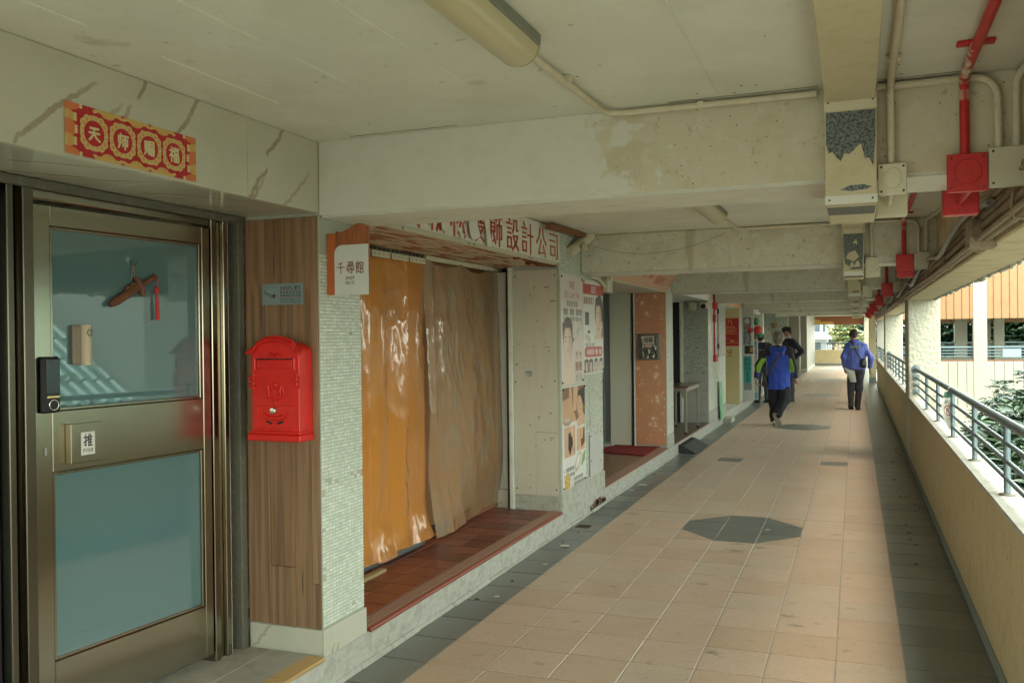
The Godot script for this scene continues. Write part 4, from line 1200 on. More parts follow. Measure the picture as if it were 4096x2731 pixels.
	gd.tube([gc - perp * 0.045 - ax * 0.008, gc - perp * 0.03, gc, gc + perp * 0.03, gc + perp * 0.045 - ax * 0.008], [0.006, 0.013, 0.014, 0.013, 0.006], 8)
	part(sw, "guard", gd, swood)
	var hl = MB.new()
	hl.tube([gc + ax * 0.006, tip.lerp(fin, 0.8), tip.lerp(fin, 0.94), fin], [0.011, 0.010, 0.012, 0.015], 8)
	part(sw, "hilt", hl, swood)
	var sc = MB.new()
	for k in 5: sc.ball(tip.lerp(fin, 0.40 + 0.045 * k) + perp * (0.019 + 0.004 * (k % 2)), Vector3(0.010, 0.008, 0.008), 8, 6)
	part(sw, "carving", sc, swood)
	var hk = MB.new()
	hk.tube([Vector3(-0.433, 1.972, 0.008), Vector3(-0.432, 1.955, 0.012), Vector3(-0.430, 1.945, 0.022), Vector3(-0.424, 1.947, 0.030), Vector3(-0.420, 1.957, 0.032)], 0.0022, 6)
	part(sw, "hook", hk, MT.screw)
	var su = MB.new()
	su.lathe([[0.0, 0.006], [0.010, 0.004], [0.017, 0.0]], Transform3D(Basis(Vector3.RIGHT, PI / 2), Vector3(-0.434, 1.972, 0.0025)), 16)
	part(sw, "suction_cup", su, mat(L(0.12, 0.2, 0.2), 0.1))
	var st = MB.new()
	st.tube([Vector3(-0.432, 1.946, 0.024), Vector3(-0.441, 1.885, 0.022)], 0.0012, 5)
	st.tube([Vector3(-0.428, 1.946, 0.024), Vector3(-0.424, 1.892, 0.022)], 0.0012, 5)
	part(sw, "string", st, mat(L(0.35, 0.2, 0.1), 0.8))
	var redc = mat(L(0.50, 0.012, 0.018), 0.55)
	var ta = MB.new()
	ta.tube([fin, fin + Vector3(0.010, -0.012, 0.004), Vector3(-0.306, 1.862, 0.018)], 0.0022, 6)
	ta.ball(Vector3(-0.306, 1.848, 0.018), Vector3(0.010, 0.016, 0.008), 10, 8)
	ta.tube([Vector3(-0.306, 1.834, 0.018), Vector3(-0.305, 1.80, 0.018), Vector3(-0.304, 1.722, 0.018)], [0.004, 0.0065, 0.0085], 10)
	part(sw, "tassel", ta, redc)
	# red mailbox
	build_mailbox()
	# cctv warning sticker
	var cim = Image.create(448, 208, false, Image.FORMAT_RGB8)
	cim.fill(L(0.19, 0.27, 0.27))
	var ink = L(0.03, 0.035, 0.04); var rd2 = L(0.28, 0.03, 0.03)
	for q in [[6, 6, 436, 2], [6, 200, 436, 2], [6, 6, 2, 196], [440, 6, 2, 196]]: fillr(cim, q[0], q[1], q[2], q[3], ink)
	for q in [[24, 26, 150, 2], [24, 176, 150, 2], [24, 26, 2, 152], [172, 26, 2, 152]]: fillr(cim, q[0], q[1], q[2], q[3], rd2)
	area(cim, [Vector2(32, 68), Vector2(58, 50), Vector2(136, 92), Vector2(116, 106)], L(0.25, 0.33, 0.33)); area(cim, [Vector2(32, 68), Vector2(116, 106), Vector2(112, 142), Vector2(30, 98)], L(0.12, 0.17, 0.18))
	strokes(cim, [Vector2(32, 68), Vector2(58, 50), Vector2(138, 90), Vector2(116, 106), Vector2(32, 68), Vector2(30, 98), Vector2(110, 144), Vector2(116, 106)], 2.0, ink)
	oval(cim, Vector2(132, 122), Vector2(18, 20), ink); oval(cim, Vector2(138, 126), Vector2(11, 13), rd2)
	latin(cim, "WARNING:", Rect2(196, 26, 142, 36), ink, "Droid Serif", 700)
	han(cim, "警告", Rect2(350, 24, 68, 36), ink, 0.10)
	fillr(cim, 196, 66, 224, 6, rd2)
	han(cim, "已裝設24小時", Rect2(198, 78, 220, 22), ink, 0.11, 0.4)
	han(cim, "閉路錄影監察系統", Rect2(198, 106, 220, 22), ink, 0.11, 0.25)
	fillr(cim, 196, 134, 224, 6, rd2)
	latin(cim, "24 HOUR SURVEILLANCE", Rect2(200, 148, 218, 18), ink, "Droid Serif", 700)
	latin(cim, "SYSTEM  INSTALLED", Rect2(200, 172, 218, 17), ink, "Droid Serif", 700)
	var cs = thing("warning_sticker", "blue grey camera surveillance warning sticker on the wood panelling", "sticker", Vector3(-0.497, 1.847, 4.6855))
	var q2 = MB.new()
	q2.quad(Vector3(-0.116, -0.050, 0), Vector3(0.117, -0.050, 0), Vector3(0.117, 0.051, 0), Vector3(-0.116, 0.051, 0))
	part(cs, "print", q2, mat(Color.WHITE, 0.35, {"tex": itex(cim)}))
	# red and gold blessing banner on the marble fascia
	var bn = thing("blessing_banner", "red and gold banner with four round medallions on the marble fascia", "banner", Vector3(-0.2975, 2.313, 5.80))
	var bm = MB.new()
	bm.quad(Vector3(0, -0.082, 0.30), Vector3(0, -0.082, -0.30), Vector3(0, 0.084, -0.30), Vector3(0, 0.084, 0.30))
	part(bn, "print", bm, mat(Color.WHITE, 0.45, {"tex": itex(banner_image())}))

func banner_image() -> Image:
	var W = 1024; var H = 284
	var im = Image.create(W, H, false, Image.FORMAT_RGB8)
	var red = L(0.42, 0.012, 0.018); var gold = L(0.56, 0.36, 0.10); var cream = L(0.56, 0.50, 0.25); var coral = L(0.58, 0.17, 0.06)
	im.fill(red)
	# edge clouds
	for k in 3:
		var cx = 300 + k * 215
		for sgn in 2:
			var y = 0 if sgn == 0 else H
			var dy = 1 if sgn == 0 else -1
			oval(im, Vector2(cx, y), Vector2(84, 30), gold, 2)
			oval(im, Vector2(cx, y + dy * 22), Vector2(46, 22), gold, 2)
			for e in [-1, 1]:
				oval(im, Vector2(cx + e * 86, y + dy * 12), Vector2(26, 11), gold, 2, e * dy * 0.4)
				line(im, Vector2(cx + e * 100, y + dy * 26), Vector2(cx + e * 66, y + dy * 12), 4, cream)
			oval(im, Vector2(cx, y + dy * 36), Vector2(13, 11), coral, 2)
			oval(im, Vector2(cx, y + dy * 34), Vector2(7, 6), cream, 1)
	# corners
	for ex in 2:
		for k in 5:
			var cx = 0 if ex == 0 else W
			var sx = 1 if ex == 0 else -1
			var y = [0, 76, 142, 208, 284][k]
			oval(im, Vector2(cx + sx * 20, y), Vector2([88, 50, 56, 50, 88][k], [44, 34, 52, 34, 44][k]), [coral, gold, coral, gold, coral][k], 3)
			for j in 3:
				oval(im, Vector2(cx + sx * (20 + [88, 50, 56, 50, 88][k]), y + (j - 1) * 15), Vector2(11, 9), cream, 2)
			for j in range(1, 4):
				var rr = Vector2([88, 50, 56, 50, 88][k], [44, 34, 52, 34, 44][k]) * j / 4.0
				for s in 14:
					var a0 = PI * (s / 14.0 - 0.5); var a1 = PI * ((s + 1) / 14.0 - 0.5)
					line(im, Vector2(cx + sx * (20 + cos(a0) * rr.x), y + sin(a0) * rr.y), Vector2(cx + sx * (20 + cos(a1) * rr.x), y + sin(a1) * rr.y), 2.0, gold.lerp(red, 0.3))
	# medallions
	for k in 4:
		var o = Vector2(200 + k * 209, 142)
		for j in 16:
			var an = TAU * (j + 0.5) / 16
			var rr = 88 if j % 4 in [1, 2] else 76
			oval(im, o + Vector2(cos(an), sin(an)) * rr, Vector2(24, 24), cream, 2)
			oval(im, o + Vector2(cos(an), sin(an)) * rr, Vector2(19, 19), gold, 3)
			oval(im, o + Vector2(cos(an), sin(an)) * (rr - 4), Vector2(9, 9), coral, 8, 0.0, 0.6)
		for j in 4:
			var an = TAU * j / 4
			line(im, o + Vector2(cos(an), sin(an)) * 74, o + Vector2(cos(an), sin(an)) * 100, 5, cream)
		oval(im, o, Vector2(76, 76), cream, 1.5)
		oval(im, o, Vector2(72, 72), red, 1.5)
		han(im, ["天", "师", "赐", "福"][k], Rect2(o.x - 44, o.y - 46, 88, 92), cream.lightened(0.1), 0.145)
	return im

func build_mailbox():
	var t = thing("red_mailbox", "red cast metal wall mailbox with an arched top and crest", "mailbox", Vector3(-0.468, 1.165, 4.686))
	t.scale = Vector3(0.885, 0.97, 1.0)
	var m = mat(Color.WHITE, 0.42, {"tex": itex(mottle(256, L(0.66, 0.016, 0.010), [[4, 4, L(0.58, 0.012, 0.009), 0.45, 0.85, 0.6], [14, 4, L(0.60, 0.05, 0.03), 0.62, 0.9, 0.4], [50, 3, L(0.62, 0.16, 0.11), 0.82, 0.95, 0.45, 6, 1], [70, 2, L(0.20, 0.008, 0.008), 0.84, 0.94, 0.5]], 97)), "scale": 0.35, "bump": MT.fine_h, "bump_cm": 0.03})
	var W = 0.148; var D = 0.105
	var pts = [Vector2(-W, 0.03), Vector2(W, 0.03), Vector2(W, 0.425)]
	for k in range(0, 13):
		var an = PI * k / 12.0
		pts.append(Vector2(cos(an) * W * 0.99, 0.425 + sin(an) * 0.05))
	pts.append(Vector2(-W, 0.425))
	var b = MB.new()
	b.prism(pts, D, Transform3D.IDENTITY, 0.004)
	part(t, "body", b, m)
	# arched hood moulding
	var hd = MB.new()
	var arch = [Vector3(-0.172, 0.424, D), Vector3(-0.150, 0.428, D)]
	for k in range(0, 13):
		var an = PI - PI * k / 12.0
		arch.append(Vector3(cos(an) * 0.125, 0.436 + sin(an) * 0.052, D))
	arch.append(Vector3(0.150, 0.428, D)); arch.append(Vector3(0.172, 0.424, D))
	for dz in [0.0, 0.012]:
		var A = []
		for p in arch: A.append(p + Vector3(0, 0.006 - dz * 0.9, dz - 0.004))
		hd.tube(A, 0.008, 8)
	part(t, "hood_moulding", hd, m)
	var ba = MB.new()
	ba.box(Vector3(-0.168, 0.0, 0.0), Vector3(0.160, 0.034, D + 0.014), 0.006)
	ba.box(Vector3(-0.158, 0.034, 0.0), Vector3(0.152, 0.050, D + 0.008), 0.005)
	part(t, "base_moulding", ba, m)
	# slot flap
	var sl = MB.new()
	sl.box(Vector3(-0.112, 0.345, D + 0.0005), Vector3(0.112, 0.387, D + 0.008), 0.003)
	sl.tube([Vector3(-0.122, 0.340, D + 0.004), Vector3(-0.122, 0.392, D + 0.004)], 0.008, 8)
	sl.tube([Vector3(0.122, 0.340, D + 0.004), Vector3(0.122, 0.392, D + 0.004)], 0.008, 8)
	part(t, "letter_flap", sl, m)
	pbox(t, "slot", Vector3(-0.114, 0.388, D - 0.002), Vector3(0.114, 0.3935, D + 0.0022), MT.black)
	# crest: shield, two supporters, crown
	var cr = MB.new()
	cr.prism([Vector2(-0.022, 0.245), Vector2(-0.018, 0.222), Vector2(0, 0.205), Vector2(0.018, 0.222), Vector2(0.022, 0.245), Vector2(0, 0.252)], 0.006, Transform3D(Basis.IDENTITY, Vector3(0, 0, D)), 0.002)
	for e in [-1, 1]:
		cr.tube([Vector3(e * 0.030, 0.205, D), Vector3(e * 0.040, 0.222, D + 0.004), Vector3(e * 0.034, 0.240, D + 0.006), Vector3(e * 0.042, 0.262, D + 0.005), Vector3(e * 0.030, 0.272, D + 0.003)], [0.003, 0.007, 0.006, 0.008, 0.004], 7)
		cr.tube([Vector3(e * 0.052, 0.212, D), Vector3(e * 0.054, 0.235, D + 0.003), Vector3(e * 0.048, 0.258, D + 0.003)], [0.003, 0.005, 0.003], 6)
		cr.tube([Vector3(e * 0.006, 0.198, D), Vector3(e * 0.026, 0.200, D + 0.004), Vector3(e * 0.050, 0.208, D + 0.001)], [0.004, 0.006, 0.003], 6)
	cr.ball(Vector3(0, 0.268, D + 0.002), Vector3(0.013, 0.012, 0.006), 8, 6)
	cr.ball(Vector3(0, 0.286, D + 0.002), Vector3(0.007, 0.008, 0.005), 8, 6)
	cr.ball(Vector3(0, 0.186, D + 0.001), Vector3(0.008, 0.012, 0.005), 8, 6)
	part(t, "crest", cr, m)
	var fr = MB.new()
	fr.tube([Vector3(-0.046, 0.408, D + 0.001), Vector3(-0.022, 0.416, D + 0.005), Vector3(0.0, 0.404, D + 0.003), Vector3(0.022, 0.416, D + 0.005), Vector3(0.046, 0.408, D + 0.001)], [0.002, 0.006, 0.005, 0.006, 0.002], 6)
	part(t, "flourish", fr, m)
	# side pilaster scrolls
	for e in [-1, 1]:
		var ps = MB.new()
		for y in [0.262, 0.285, 0.305]:
			ps.tube([Vector3(e * 0.118, y, D + 0.002), Vector3(e * 0.156, y - 0.002, D + 0.002)], [0.006, 0.009], 8)
		ps.tube([Vector3(e * 0.134, 0.255, D), Vector3(e * 0.134, 0.318, D)], 0.008, 8)
		part(t, "scroll", ps, m)
	# lower door panel with raised border, lock and two slots
	var pn = MB.new()
	for q in [[-0.112, 0.058, 0.112, 0.062], [-0.112, 0.166, 0.112, 0.170], [-0.112, 0.058, -0.108, 0.170], [0.108, 0.058, 0.112, 0.170]]:
		pn.box(Vector3(q[0], q[1], D), Vector3(q[2], q[3], D + 0.004), 0.001)
	part(t, "door_border", pn, m)
	var rb = MB.new()
	rb.tube([Vector3(-0.078, 0.135, D), Vector3(-0.05, 0.116, D + 0.004), Vector3(0, 0.108, D + 0.005), Vector3(0.05, 0.116, D + 0.004), Vector3(0.078, 0.135, D)], [0.004, 0.011, 0.012, 0.011, 0.004], 8)
	part(t, "ribbon", rb, m)
	var lk = MB.new()
	lk.lathe([[0.0, 0.018], [0.013, 0.017], [0.017, 0.012], [0.018, 0.0]], Transform3D(Basis(Vector3.RIGHT, PI / 2), Vector3(-0.008, 0.146, D)), 20)
	part(t, "lock", lk, MT.chrome)
	for e in [-1, 1]:
		var sb = MB.new()
		sb.obox(Vector3(e * 0.034 - 0.002, 0.089, D + 0.0042), Vector3(0.040, 0.010, 0.004), Basis(Vector3.BACK, e * 0.28), 0.003)
		part(t, "peep_slot", sb, MT.black)

# ---------------------------------------------------------------- shop two: plastic curtain under a red lettered sign
func build_shop_curtain():
	var st = thing("red_tiled_step", "red brown tiled entrance step with ribbed nosing before the plastic curtains", "step", Vector3(-0.6, 0.15, 2.68))
	var shared = tile_mesh(0.194, 0.194, 0.003)
	for i in 16:
		for k in 3:
			var o = part(st, "tile", shared, MT.red_tile[rng.randi() % 3])
			o.position = Vector3(0.095 - 0.2 * k, 0.014 + rng.randf_range(-0.0008, 0.0008), 1.52 - 0.2 * i)
			o.rotation = Vector3(rng.randf_range(-1, 1), 0, rng.randf_range(-1, 1)) * 0.003
	pbox(st, "grout", Vector3(-0.5, 0.0, -1.58), Vector3(0.30, 0.0105, 1.61), mat(L(0.17, 0.115, 0.085), 0.9))
	for q in [[-1.575, -0.55], [-0.547, 0.52], [0.523, 1.60]]:
		var b = MB.new()
		b.box(Vector3(0.198, 0.003, q[0]), Vector3(0.315, 0.0125, q[1]), 0.002)
		for k in 4:
			b.box(Vector3(0.212 + k * 0.020, 0.012, q[0]), Vector3(0.224 + k * 0.020, 0.0155, q[1]), 0.0012)
		part(st, "ribbed_nosing", b, MT.nosing_worn)
		var r = MB.new()
		r.tube([Vector3(0.310, 0.003, q[0]), Vector3(0.310, 0.003, q[1])], 0.0135, 12)
		part(st, "rounded_edge", r, MT.nosing)
	# door and wall behind the curtains
	var dr = thing("ochre_door", "ochre yellow door seen through the orange strip curtain", "door", Vector3(-1.06, 0.17, 2.9))
	pbox(dr, "leaf", Vector3(-0.03, 0, -0.52), Vector3(0.0, 2.02, 0.9), mat(L(0.66, 0.37, 0.085), 0.5), 0.004)
	var kn = MB.new()
	kn.lathe([[0.0, 0.055], [0.022, 0.05], [0.026, 0.035], [0.012, 0.02], [0.026, 0.004], [0.026, 0.0]], Transform3D(Basis(Vector3.FORWARD, PI / 2), Vector3(0.001, 1.02, -0.44)), 14)
	kn.obox(Vector3(0.045, 1.02, -0.50), Vector3(0.02, 0.02, 0.10), Basis.IDENTITY, 0.006)
	part(dr, "lever_handle", kn, MT.black)
	var wim = Image.create(256, 256, false, Image.FORMAT_RGB8)
	wim.fill(L(0.66, 0.38, 0.09))
	oval(wim, Vector2(140, 66), Vector2(56, 58), L(0.15, 0.08, 0.02), 2); oval(wim, Vector2(140, 76), Vector2(44, 46), L(0.5, 0.34, 0.12), 2)
	oval(wim, Vector2(126, 60), Vector2(5, 7), L(0.05, 0.03, 0.01)); oval(wim, Vector2(154, 60), Vector2(5, 7), L(0.05, 0.03, 0.01)); oval(wim, Vector2(140, 76), Vector2(7, 6), L(0.35, 0.12, 0.02))
	fillr(wim, 96, 116, 90, 10, L(0.12, 0.07, 0.02))
	han(wim, "欢迎光临", Rect2(14, 152, 226, 58), L(0.03, 0.06, 0.09), 0.12)
	han(wim, "請隨手關門", Rect2(44, 222, 170, 24), L(0.2, 0.13, 0.04), 0.11)
	var wq = MB.new()
	wq.quad(Vector3(0.0015, 1.56, -0.12), Vector3(0.0015, 1.56, -0.46), Vector3(0.0015, 1.85, -0.46), Vector3(0.0015, 1.85, -0.12))
	part(dr, "welcome_print", wq, mat(Color.WHITE, 0.5, {"tex": itex(wim)}))
	var iw = thing("inner_wall", "dull pink brown inner wall seen through the clear plastic sheet", "wall", Vector3(-1.12, 0.15, 1.55))
	pbox(iw, "wall", Vector3(-0.06, 0, -0.80), Vector3(0.0, 2.2, 0.82), mat(L(0.44, 0.235, 0.115), 0.8, {"bump": MT.pl_h, "scale": 1.0, "bump_cm": 0.1}))
	# orange strip curtain: overlapping heavy strips
	var oc = thing("orange_strip_curtain", "glossy orange plastic strip curtain hanging from a metal track", "curtain", Vector3(-0.90, 0.0, 3.3))
	var om = mat(L(0.80, 0.30, 0.040), 0.30, {"coat": 1.0, "coat_rough": 0.05, "alpha": 0.55, "bump": height_tex(256, 6, 4, 91, 4, 1), "bump_cm": 0.5})
	var Z1 = 0.98; var nst = 7
	for s in nst:
		var zs = -0.86 + s * 0.262
		var rows = []
		var ph = rng.randf() * TAU
		var sn = FastNoiseLite.new()
		sn.seed = 30 + s
		sn.frequency = 1.0
		sn.fractal_type = FastNoiseLite.FRACTAL_RIDGED
		for i in 60:
			var t = i / 59.0
			var y = lerpf(0.215 + 0.01 * sin(s * 2.1), 2.185, t)
			var line_ = []
			for k in 15:
				var e = k / 14.0
				var z = zs + e * 0.305
				var bulge = sin(e * PI) * (0.020 + 0.022 * sin(t * 2.6 + ph)) * smoothstep(1.0, 0.8, t)
				var wav = 0.005 * sin(e * 9.0 + t * 7.0 + ph) * (1.0 - t) + 0.006 * sn.get_noise_2d(e * 1.4, t * 5.0)
				var kick = pow(clampf((0.16 - t) / 0.16, 0, 1), 2.0) * 0.10 * (0.7 + 0.3 * sin(s * 3.0 + e * 3.0))
				line_.append(Vector3(0.012 * (s % 2) + bulge + wav + kick + (1.0 - e) * 0.008, y, z))
			rows.append(line_)
		var b = MB.new()
		b.sheet(rows)
		b.u.clear()
		for p in b.v: b.u.push_back(Vector2(p.z * 1.3, p.y * 0.8))
		part(oc, "strip", b, om)
	# hinge plates of the track
	pbox(oc, "track", Vector3(-0.012, 2.205, -0.86), Vector3(0.020, 2.245, 0.98), MT.box_paint, 0.003)
	for s in nst:
		var zs = -0.85 + s * 0.262
		var b = MB.new()
		b.box(Vector3(0.034, 2.165, zs), Vector3(0.040, 2.203, zs + 0.235), 0.002)
		var hp = part(oc, "clamp_plate", b, MT.box_paint)
		for k in 4:
			var sc = MB.new()
			sc.ball(Vector3(0.041, 2.184, zs + 0.03 + k * 0.058), Vector3(0.003, 0.005, 0.005), 6, 4)
			part(hp, "rivet", sc, MT.screw)
	var kn2 = MB.new()
	for k in 30: kn2.tube([Vector3(0.024, 2.222, -0.84 + k * 0.06), Vector3(0.024, 2.222, -0.80 + k * 0.06)], 0.012, 8)
	part(oc, "hinge_barrel", kn2, MT.screw)
	# grey weight roll lying along the foot
	var rl = thing("grey_foam_roll", "grey foam tube lying along the foot of the orange curtain", "tube", Vector3(-0.86, 0.185, 3.0))
	var rm = MB.new()
	rm.tube([Vector3(-0.02, 0.0, 0.65), Vector3(-0.01, 0.002, 0.3), Vector3(0.0, 0.0, 0.0), Vector3(0.004, 0.001, -0.44)], 0.020, 12)
	part(rl, "tube", rm, mat(L(0.10, 0.105, 0.105), 0.8))
	pbox(rl, "wood_offcut", Vector3(0.07, -0.020, 0.28), Vector3(0.115, 0.002, 0.62), mat(L(0.36, 0.26, 0.12), 0.7), 0.002)
	# clear sheet, dusty
	var cs = thing("clear_plastic_sheet", "dusty clear plastic sheet curtain draped beside the orange strips", "curtain", Vector3(-0.90, 0.0, 1.62))
	var cm = mat(Color.WHITE, 0.36, {"tex": itex(mottle(512, L(0.48, 0.275, 0.135), [[3, 4, L(0.44, 0.235, 0.105), 0.4, 0.85, 0.6], [6, 4, L(0.50, 0.33, 0.19), 0.5, 0.85, 0.5, 3, 1], [60, 3, L(0.52, 0.46, 0.36), 0.7, 0.95, 0.4], [5, 4, L(0.42, 0.36, 0.27), 0.5, 0.9, 0.6]], 92)), "coat": 1.0, "coat_rough": 0.06, "alpha": 0.62})
	var R = []
	var cn = FastNoiseLite.new()
	cn.seed = 12
	cn.frequency = 1.0
	cn.fractal_type = FastNoiseLite.FRACTAL_RIDGED
	cn.fractal_octaves = 3
	for i in 96:
		var t = i / 95.0
		var y = lerpf(0.185, 2.215, t)
		var ln = []
		for k in 110:
			var e = k / 109.0
			var crump = 0.009 * cn.get_noise_2d(e * 3.2 + t * 0.8, t * 2.2) + 0.0025 * cn.get_noise_2d(e * 14.0, t * 9.0)
			var z = 0.80 - e * 1.62
			var fold = 0.012 * sin(e * 7.0 + 0.8 * sin(t * 3.0)) + 0.004 * sin(e * 23.0 + t * 5.0) + 0.006 * sin(e * 11.0 - t * 9.0) * (1.0 - t)
			# gathers pulled to the hanging points at the top
			var swag = -0.05 * abs(sin(e * 8.0)) * smoothstep(0.80, 1.0, t)
			var tight = 0.008 * sin(e * 46.0) * smoothstep(0.75, 1.0, t) * smoothstep(0.35, 0.0, e)
			var foot = 0.05 * sin(e * 5.0 + 1.0) * smoothstep(0.22, 0.0, t)
			var pleat = 0.010 * exp(-pow((e - 0.06) / 0.03, 2.0)) + 0.008 * exp(-pow((e - 0.16) / 0.02, 2.0)) * (1.0 - t)
			ln.append(Vector3(0.035 + crump + fold + tight + foot + pleat - 0.03 * t, y + swag, z + 0.01 * sin(t * 9.0 + e * 4.0)))
		R.append(ln)
	var cb = MB.new()
	cb.sheet(R)
	part(cs, "sheet", cb, cm)
	# torn upper corner flap and a wooden bottom batten
	var fl = MB.new()
	var FR = []
	for i in 8:
		var ln = []
		for k in 5: ln.append(Vector3(0.05 + 0.02 * sin(i * 0.9 + k), 1.82 + i * 0.05, -0.74 - k * 0.018 * (1.0 + 0.4 * sin(i * 0.8))))
		FR.append(ln)
	fl.sheet(FR)
	part(cs, "torn_flap", fl, cm)
	pbox(cs, "bottom_batten", Vector3(-0.03, 0.166, -0.70), Vector3(0.0, 0.188, 0.78), mat(L(0.24, 0.10, 0.05), 0.8), 0.003)
	pbox(cs, "top_batten", Vector3(-0.02, 2.205, -0.75), Vector3(0.012, 2.243, 0.76), MT.box_paint, 0.003)
	# right side: dark gap with a pole, then the beige panel on the reveal
	var rp = thing("gate_pole", "rust edged black shutter guide standing in the gap beside the beige panel", "shutter guide", Vector3(-0.76, 0.15, 1.02))
	pbox(rp, "guide", Vector3(-0.035, 0, -0.02), Vector3(0.005, 2.08, 0.03), MT.black, 0.003)
	pbox(rp, "painted_edge", Vector3(0.006, 0, -0.02), Vector3(0.042, 2.08, 0.09), MT.white_paint, 0.004)
	pbox(rp, "back_board", Vector3(-0.17, 0.0, -0.12), Vector3(-0.045, 2.05, -0.03), MT.white_paint, 0.004)
	pbox(rp, "foot", Vector3(-0.17, 0.0, -0.11), Vector3(-0.04, 0.16, 0.0), MT.beam, 0.004)
	var bp = thing("beige_reveal_panel", "scarred beige board screwed on the reveal with old tape marks", "panel", Vector3(-0.51, 0.28, 1.0725))
	var pim = mottle(512, L(0.60, 0.57, 0.46), [[4, 4, L(0.54, 0.50, 0.39), 0.5, 0.85, 0.5], [60, 3, L(0.24, 0.17, 0.09), 0.84, 0.94, 0.5], [0, 0, L(0.36, 0.31, 0.21), 0.7, 1.0, 0.4]], 93)
	var pr = RandomNumberGenerator.new()
	pr.seed = 9
	for k in 46:
		var p = Vector2(pr.randf_range(20, 490), pr.randf_range(30, 500))
		var w = pr.randf_range(4, 60) if k % 4 == 0 else pr.randf_range(3, 14)
		var tone = [L(0.20, 0.10, 0.05), L(0.33, 0.27, 0.17), L(0.52, 0.46, 0.34), L(0.16, 0.09, 0.06)][k % 4]
		fillr(pim, p.x, p.y, w, pr.randf_range(1, 3), tone)
		line(pim, p, p + Vector2(pr.randf_range(-14, 14), pr.randf_range(-4, 5)), pr.randf_range(1.0, 3.0), tone)
	line(pim, Vector2(250, 0), Vector2(252, 512), 1.0, L(0.28, 0.22, 0.14)); line(pim, Vector2(252, 368), Vector2(512, 370), 1.0, L(0.28, 0.22, 0.14))
	var pb = MB.new()
	pb.box(Vector3(-0.205, 0.005, 0), Vector3(0.19, 1.925, 0.008), 0.002)
	part(bp, "board", pb, mat(L(0.42, 0.37, 0.26), 0.6))
	var pq = MB.new()
	pq.quad(Vector3(-0.2025, 0.008, 0.0085), Vector3(0.1875, 0.008, 0.0085), Vector3(0.1875, 1.922, 0.0085), Vector3(-0.2025, 1.922, 0.0085))
	part(bp, "worn_face", pq, mat(Color.WHITE, 0.6, {"tex": itex(pim), "bump": MT.fine_h, "bump_cm": 0.03}))
	for q in [[-0.185, 0.06], [0.17, 0.06], [-0.185, 1.87], [0.17, 1.87], [-0.19, 0.97], [0.165, 0.98], [-0.18, 1.12]]:
		var s = MB.new()
		s.ball(Vector3(q[0], q[1], 0.0086), Vector3(0.0075, 0.0075, 0.0045), 10, 6)
		part(bp, "screw", s, MT.screw)
	pbox(bp, "stained_foot", Vector3(-0.21, -0.125, 0), Vector3(0.205, 0.003, 0.006), MT.concrete, 0.002)
	var sk = Image.create(128, 96, false, Image.FORMAT_RGB8)
	sk.fill(L(0.45, 0.44, 0.40))
	latin(sk, "S", Rect2(8, 6, 22, 36), L(0.03, 0.10, 0.25), "Droid Sans", 700)
	han(sk, "電梯維修", Rect2(38, 10, 84, 22), L(0.05), 0.12)
	latin(sk, "2424 9168", Rect2(50, 44, 72, 16), L(0.08), "Droid Sans", 700)
	latin(sk, "9081 0168", Rect2(50, 68, 72, 16), L(0.08), "Droid Sans", 700)
	var sq = MB.new()
	sq.quad(Vector3(-0.10, 1.015, 0.0098), Vector3(-0.036, 1.015, 0.0098), Vector3(-0.036, 1.065, 0.0098), Vector3(-0.10, 1.065, 0.0098))
	part(bp, "small_sticker", sq, mat(Color.WHITE, 0.5, {"tex": itex(sk)}))
	# the lettered sign
	var sg = thing("red_lettered_sign", "peeling white shop sign with big red characters over the plastic curtains", "sign", Vector3(-0.30, 2.24, 2.66))
	var wm = mat(Color.WHITE, 0.5, {"tex": itex(mottle(256, L(0.68, 0.67, 0.60), [[4, 4, L(0.58, 0.55, 0.46), 0.5, 0.85, 0.5], [30, 3, L(0.35, 0.29, 0.2), 0.8, 0.95, 0.4]], 94)), "scale": 0.8})
	pbox(sg, "white_face", Vector3(-0.006, 0.018, -1.62), Vector3(0.0, 0.30, 1.60), wm)
	var red = mat(L(0.46, 0.055, 0.028), 0.45)
	var chars = [["貢", 3.86, 0.23], ["修", 3.54, 0.23], ["松", 3.23, 0.23], ["裝", 2.915, 0.235], ["飾", 2.60, 0.235], ["設", 2.285, 0.25], ["計", 1.975, 0.265], ["公", 1.645, 0.25], ["司", 1.335, 0.245]]
	for q in chars:
		var g = MB.new()
		var fade = q[0] in ["公", "司"]
		for s in han_strokes(q[0]):
			for i in s.size() - 1:
				var a = s[i]; var e = s[i + 1]
				var pa = Vector3(0.0015, 0.262 - a.y * 0.00232, q[1] - 2.66 - a.x * q[2] / 100.0); var pe = Vector3(0.0015, 0.262 - e.y * 0.00232, q[1] - 2.66 - e.x * q[2] / 100.0)
				var d = pe - pa
				var wd = 0.015 if abs(d.y) < abs(d.z) * 0.5 else 0.026
				var ang = atan2(d.y, -d.z)
				g.obox((pa + pe) / 2.0, Vector3(d.length() + wd * 0.7, wd, 0.002), Basis(Vector3.UP, PI / 2) * Basis(Vector3.BACK, ang))
		part(sg, "character", g, red if not fade else mat(L(0.50, 0.13, 0.05), 0.5))
	# loose paper patches hanging over the older characters
	for q in [[3.40, 0.05, 0.25, 0.10], [2.98, 0.045, 0.22, 0.165], [2.70, 0.02, 0.26, 0.09], [3.12, 0.03, 0.06, 0.05]]:
		var rows = []
		for i in 7:
			var ln = []
			for k in 6:
				var t = i / 6.0
				ln.append(Vector3(0.005 + 0.02 * pow(1 - t, 2.0) + 0.004 * sin(k * 1.7 + i), q[1] + q[2] * t - 0.02 * (1 - t) * sin(k * 0.8), q[0] - 2.66 - k * q[3] / 5.0))
			rows.append(ln)
		var b = MB.new()
		b.sheet(rows)
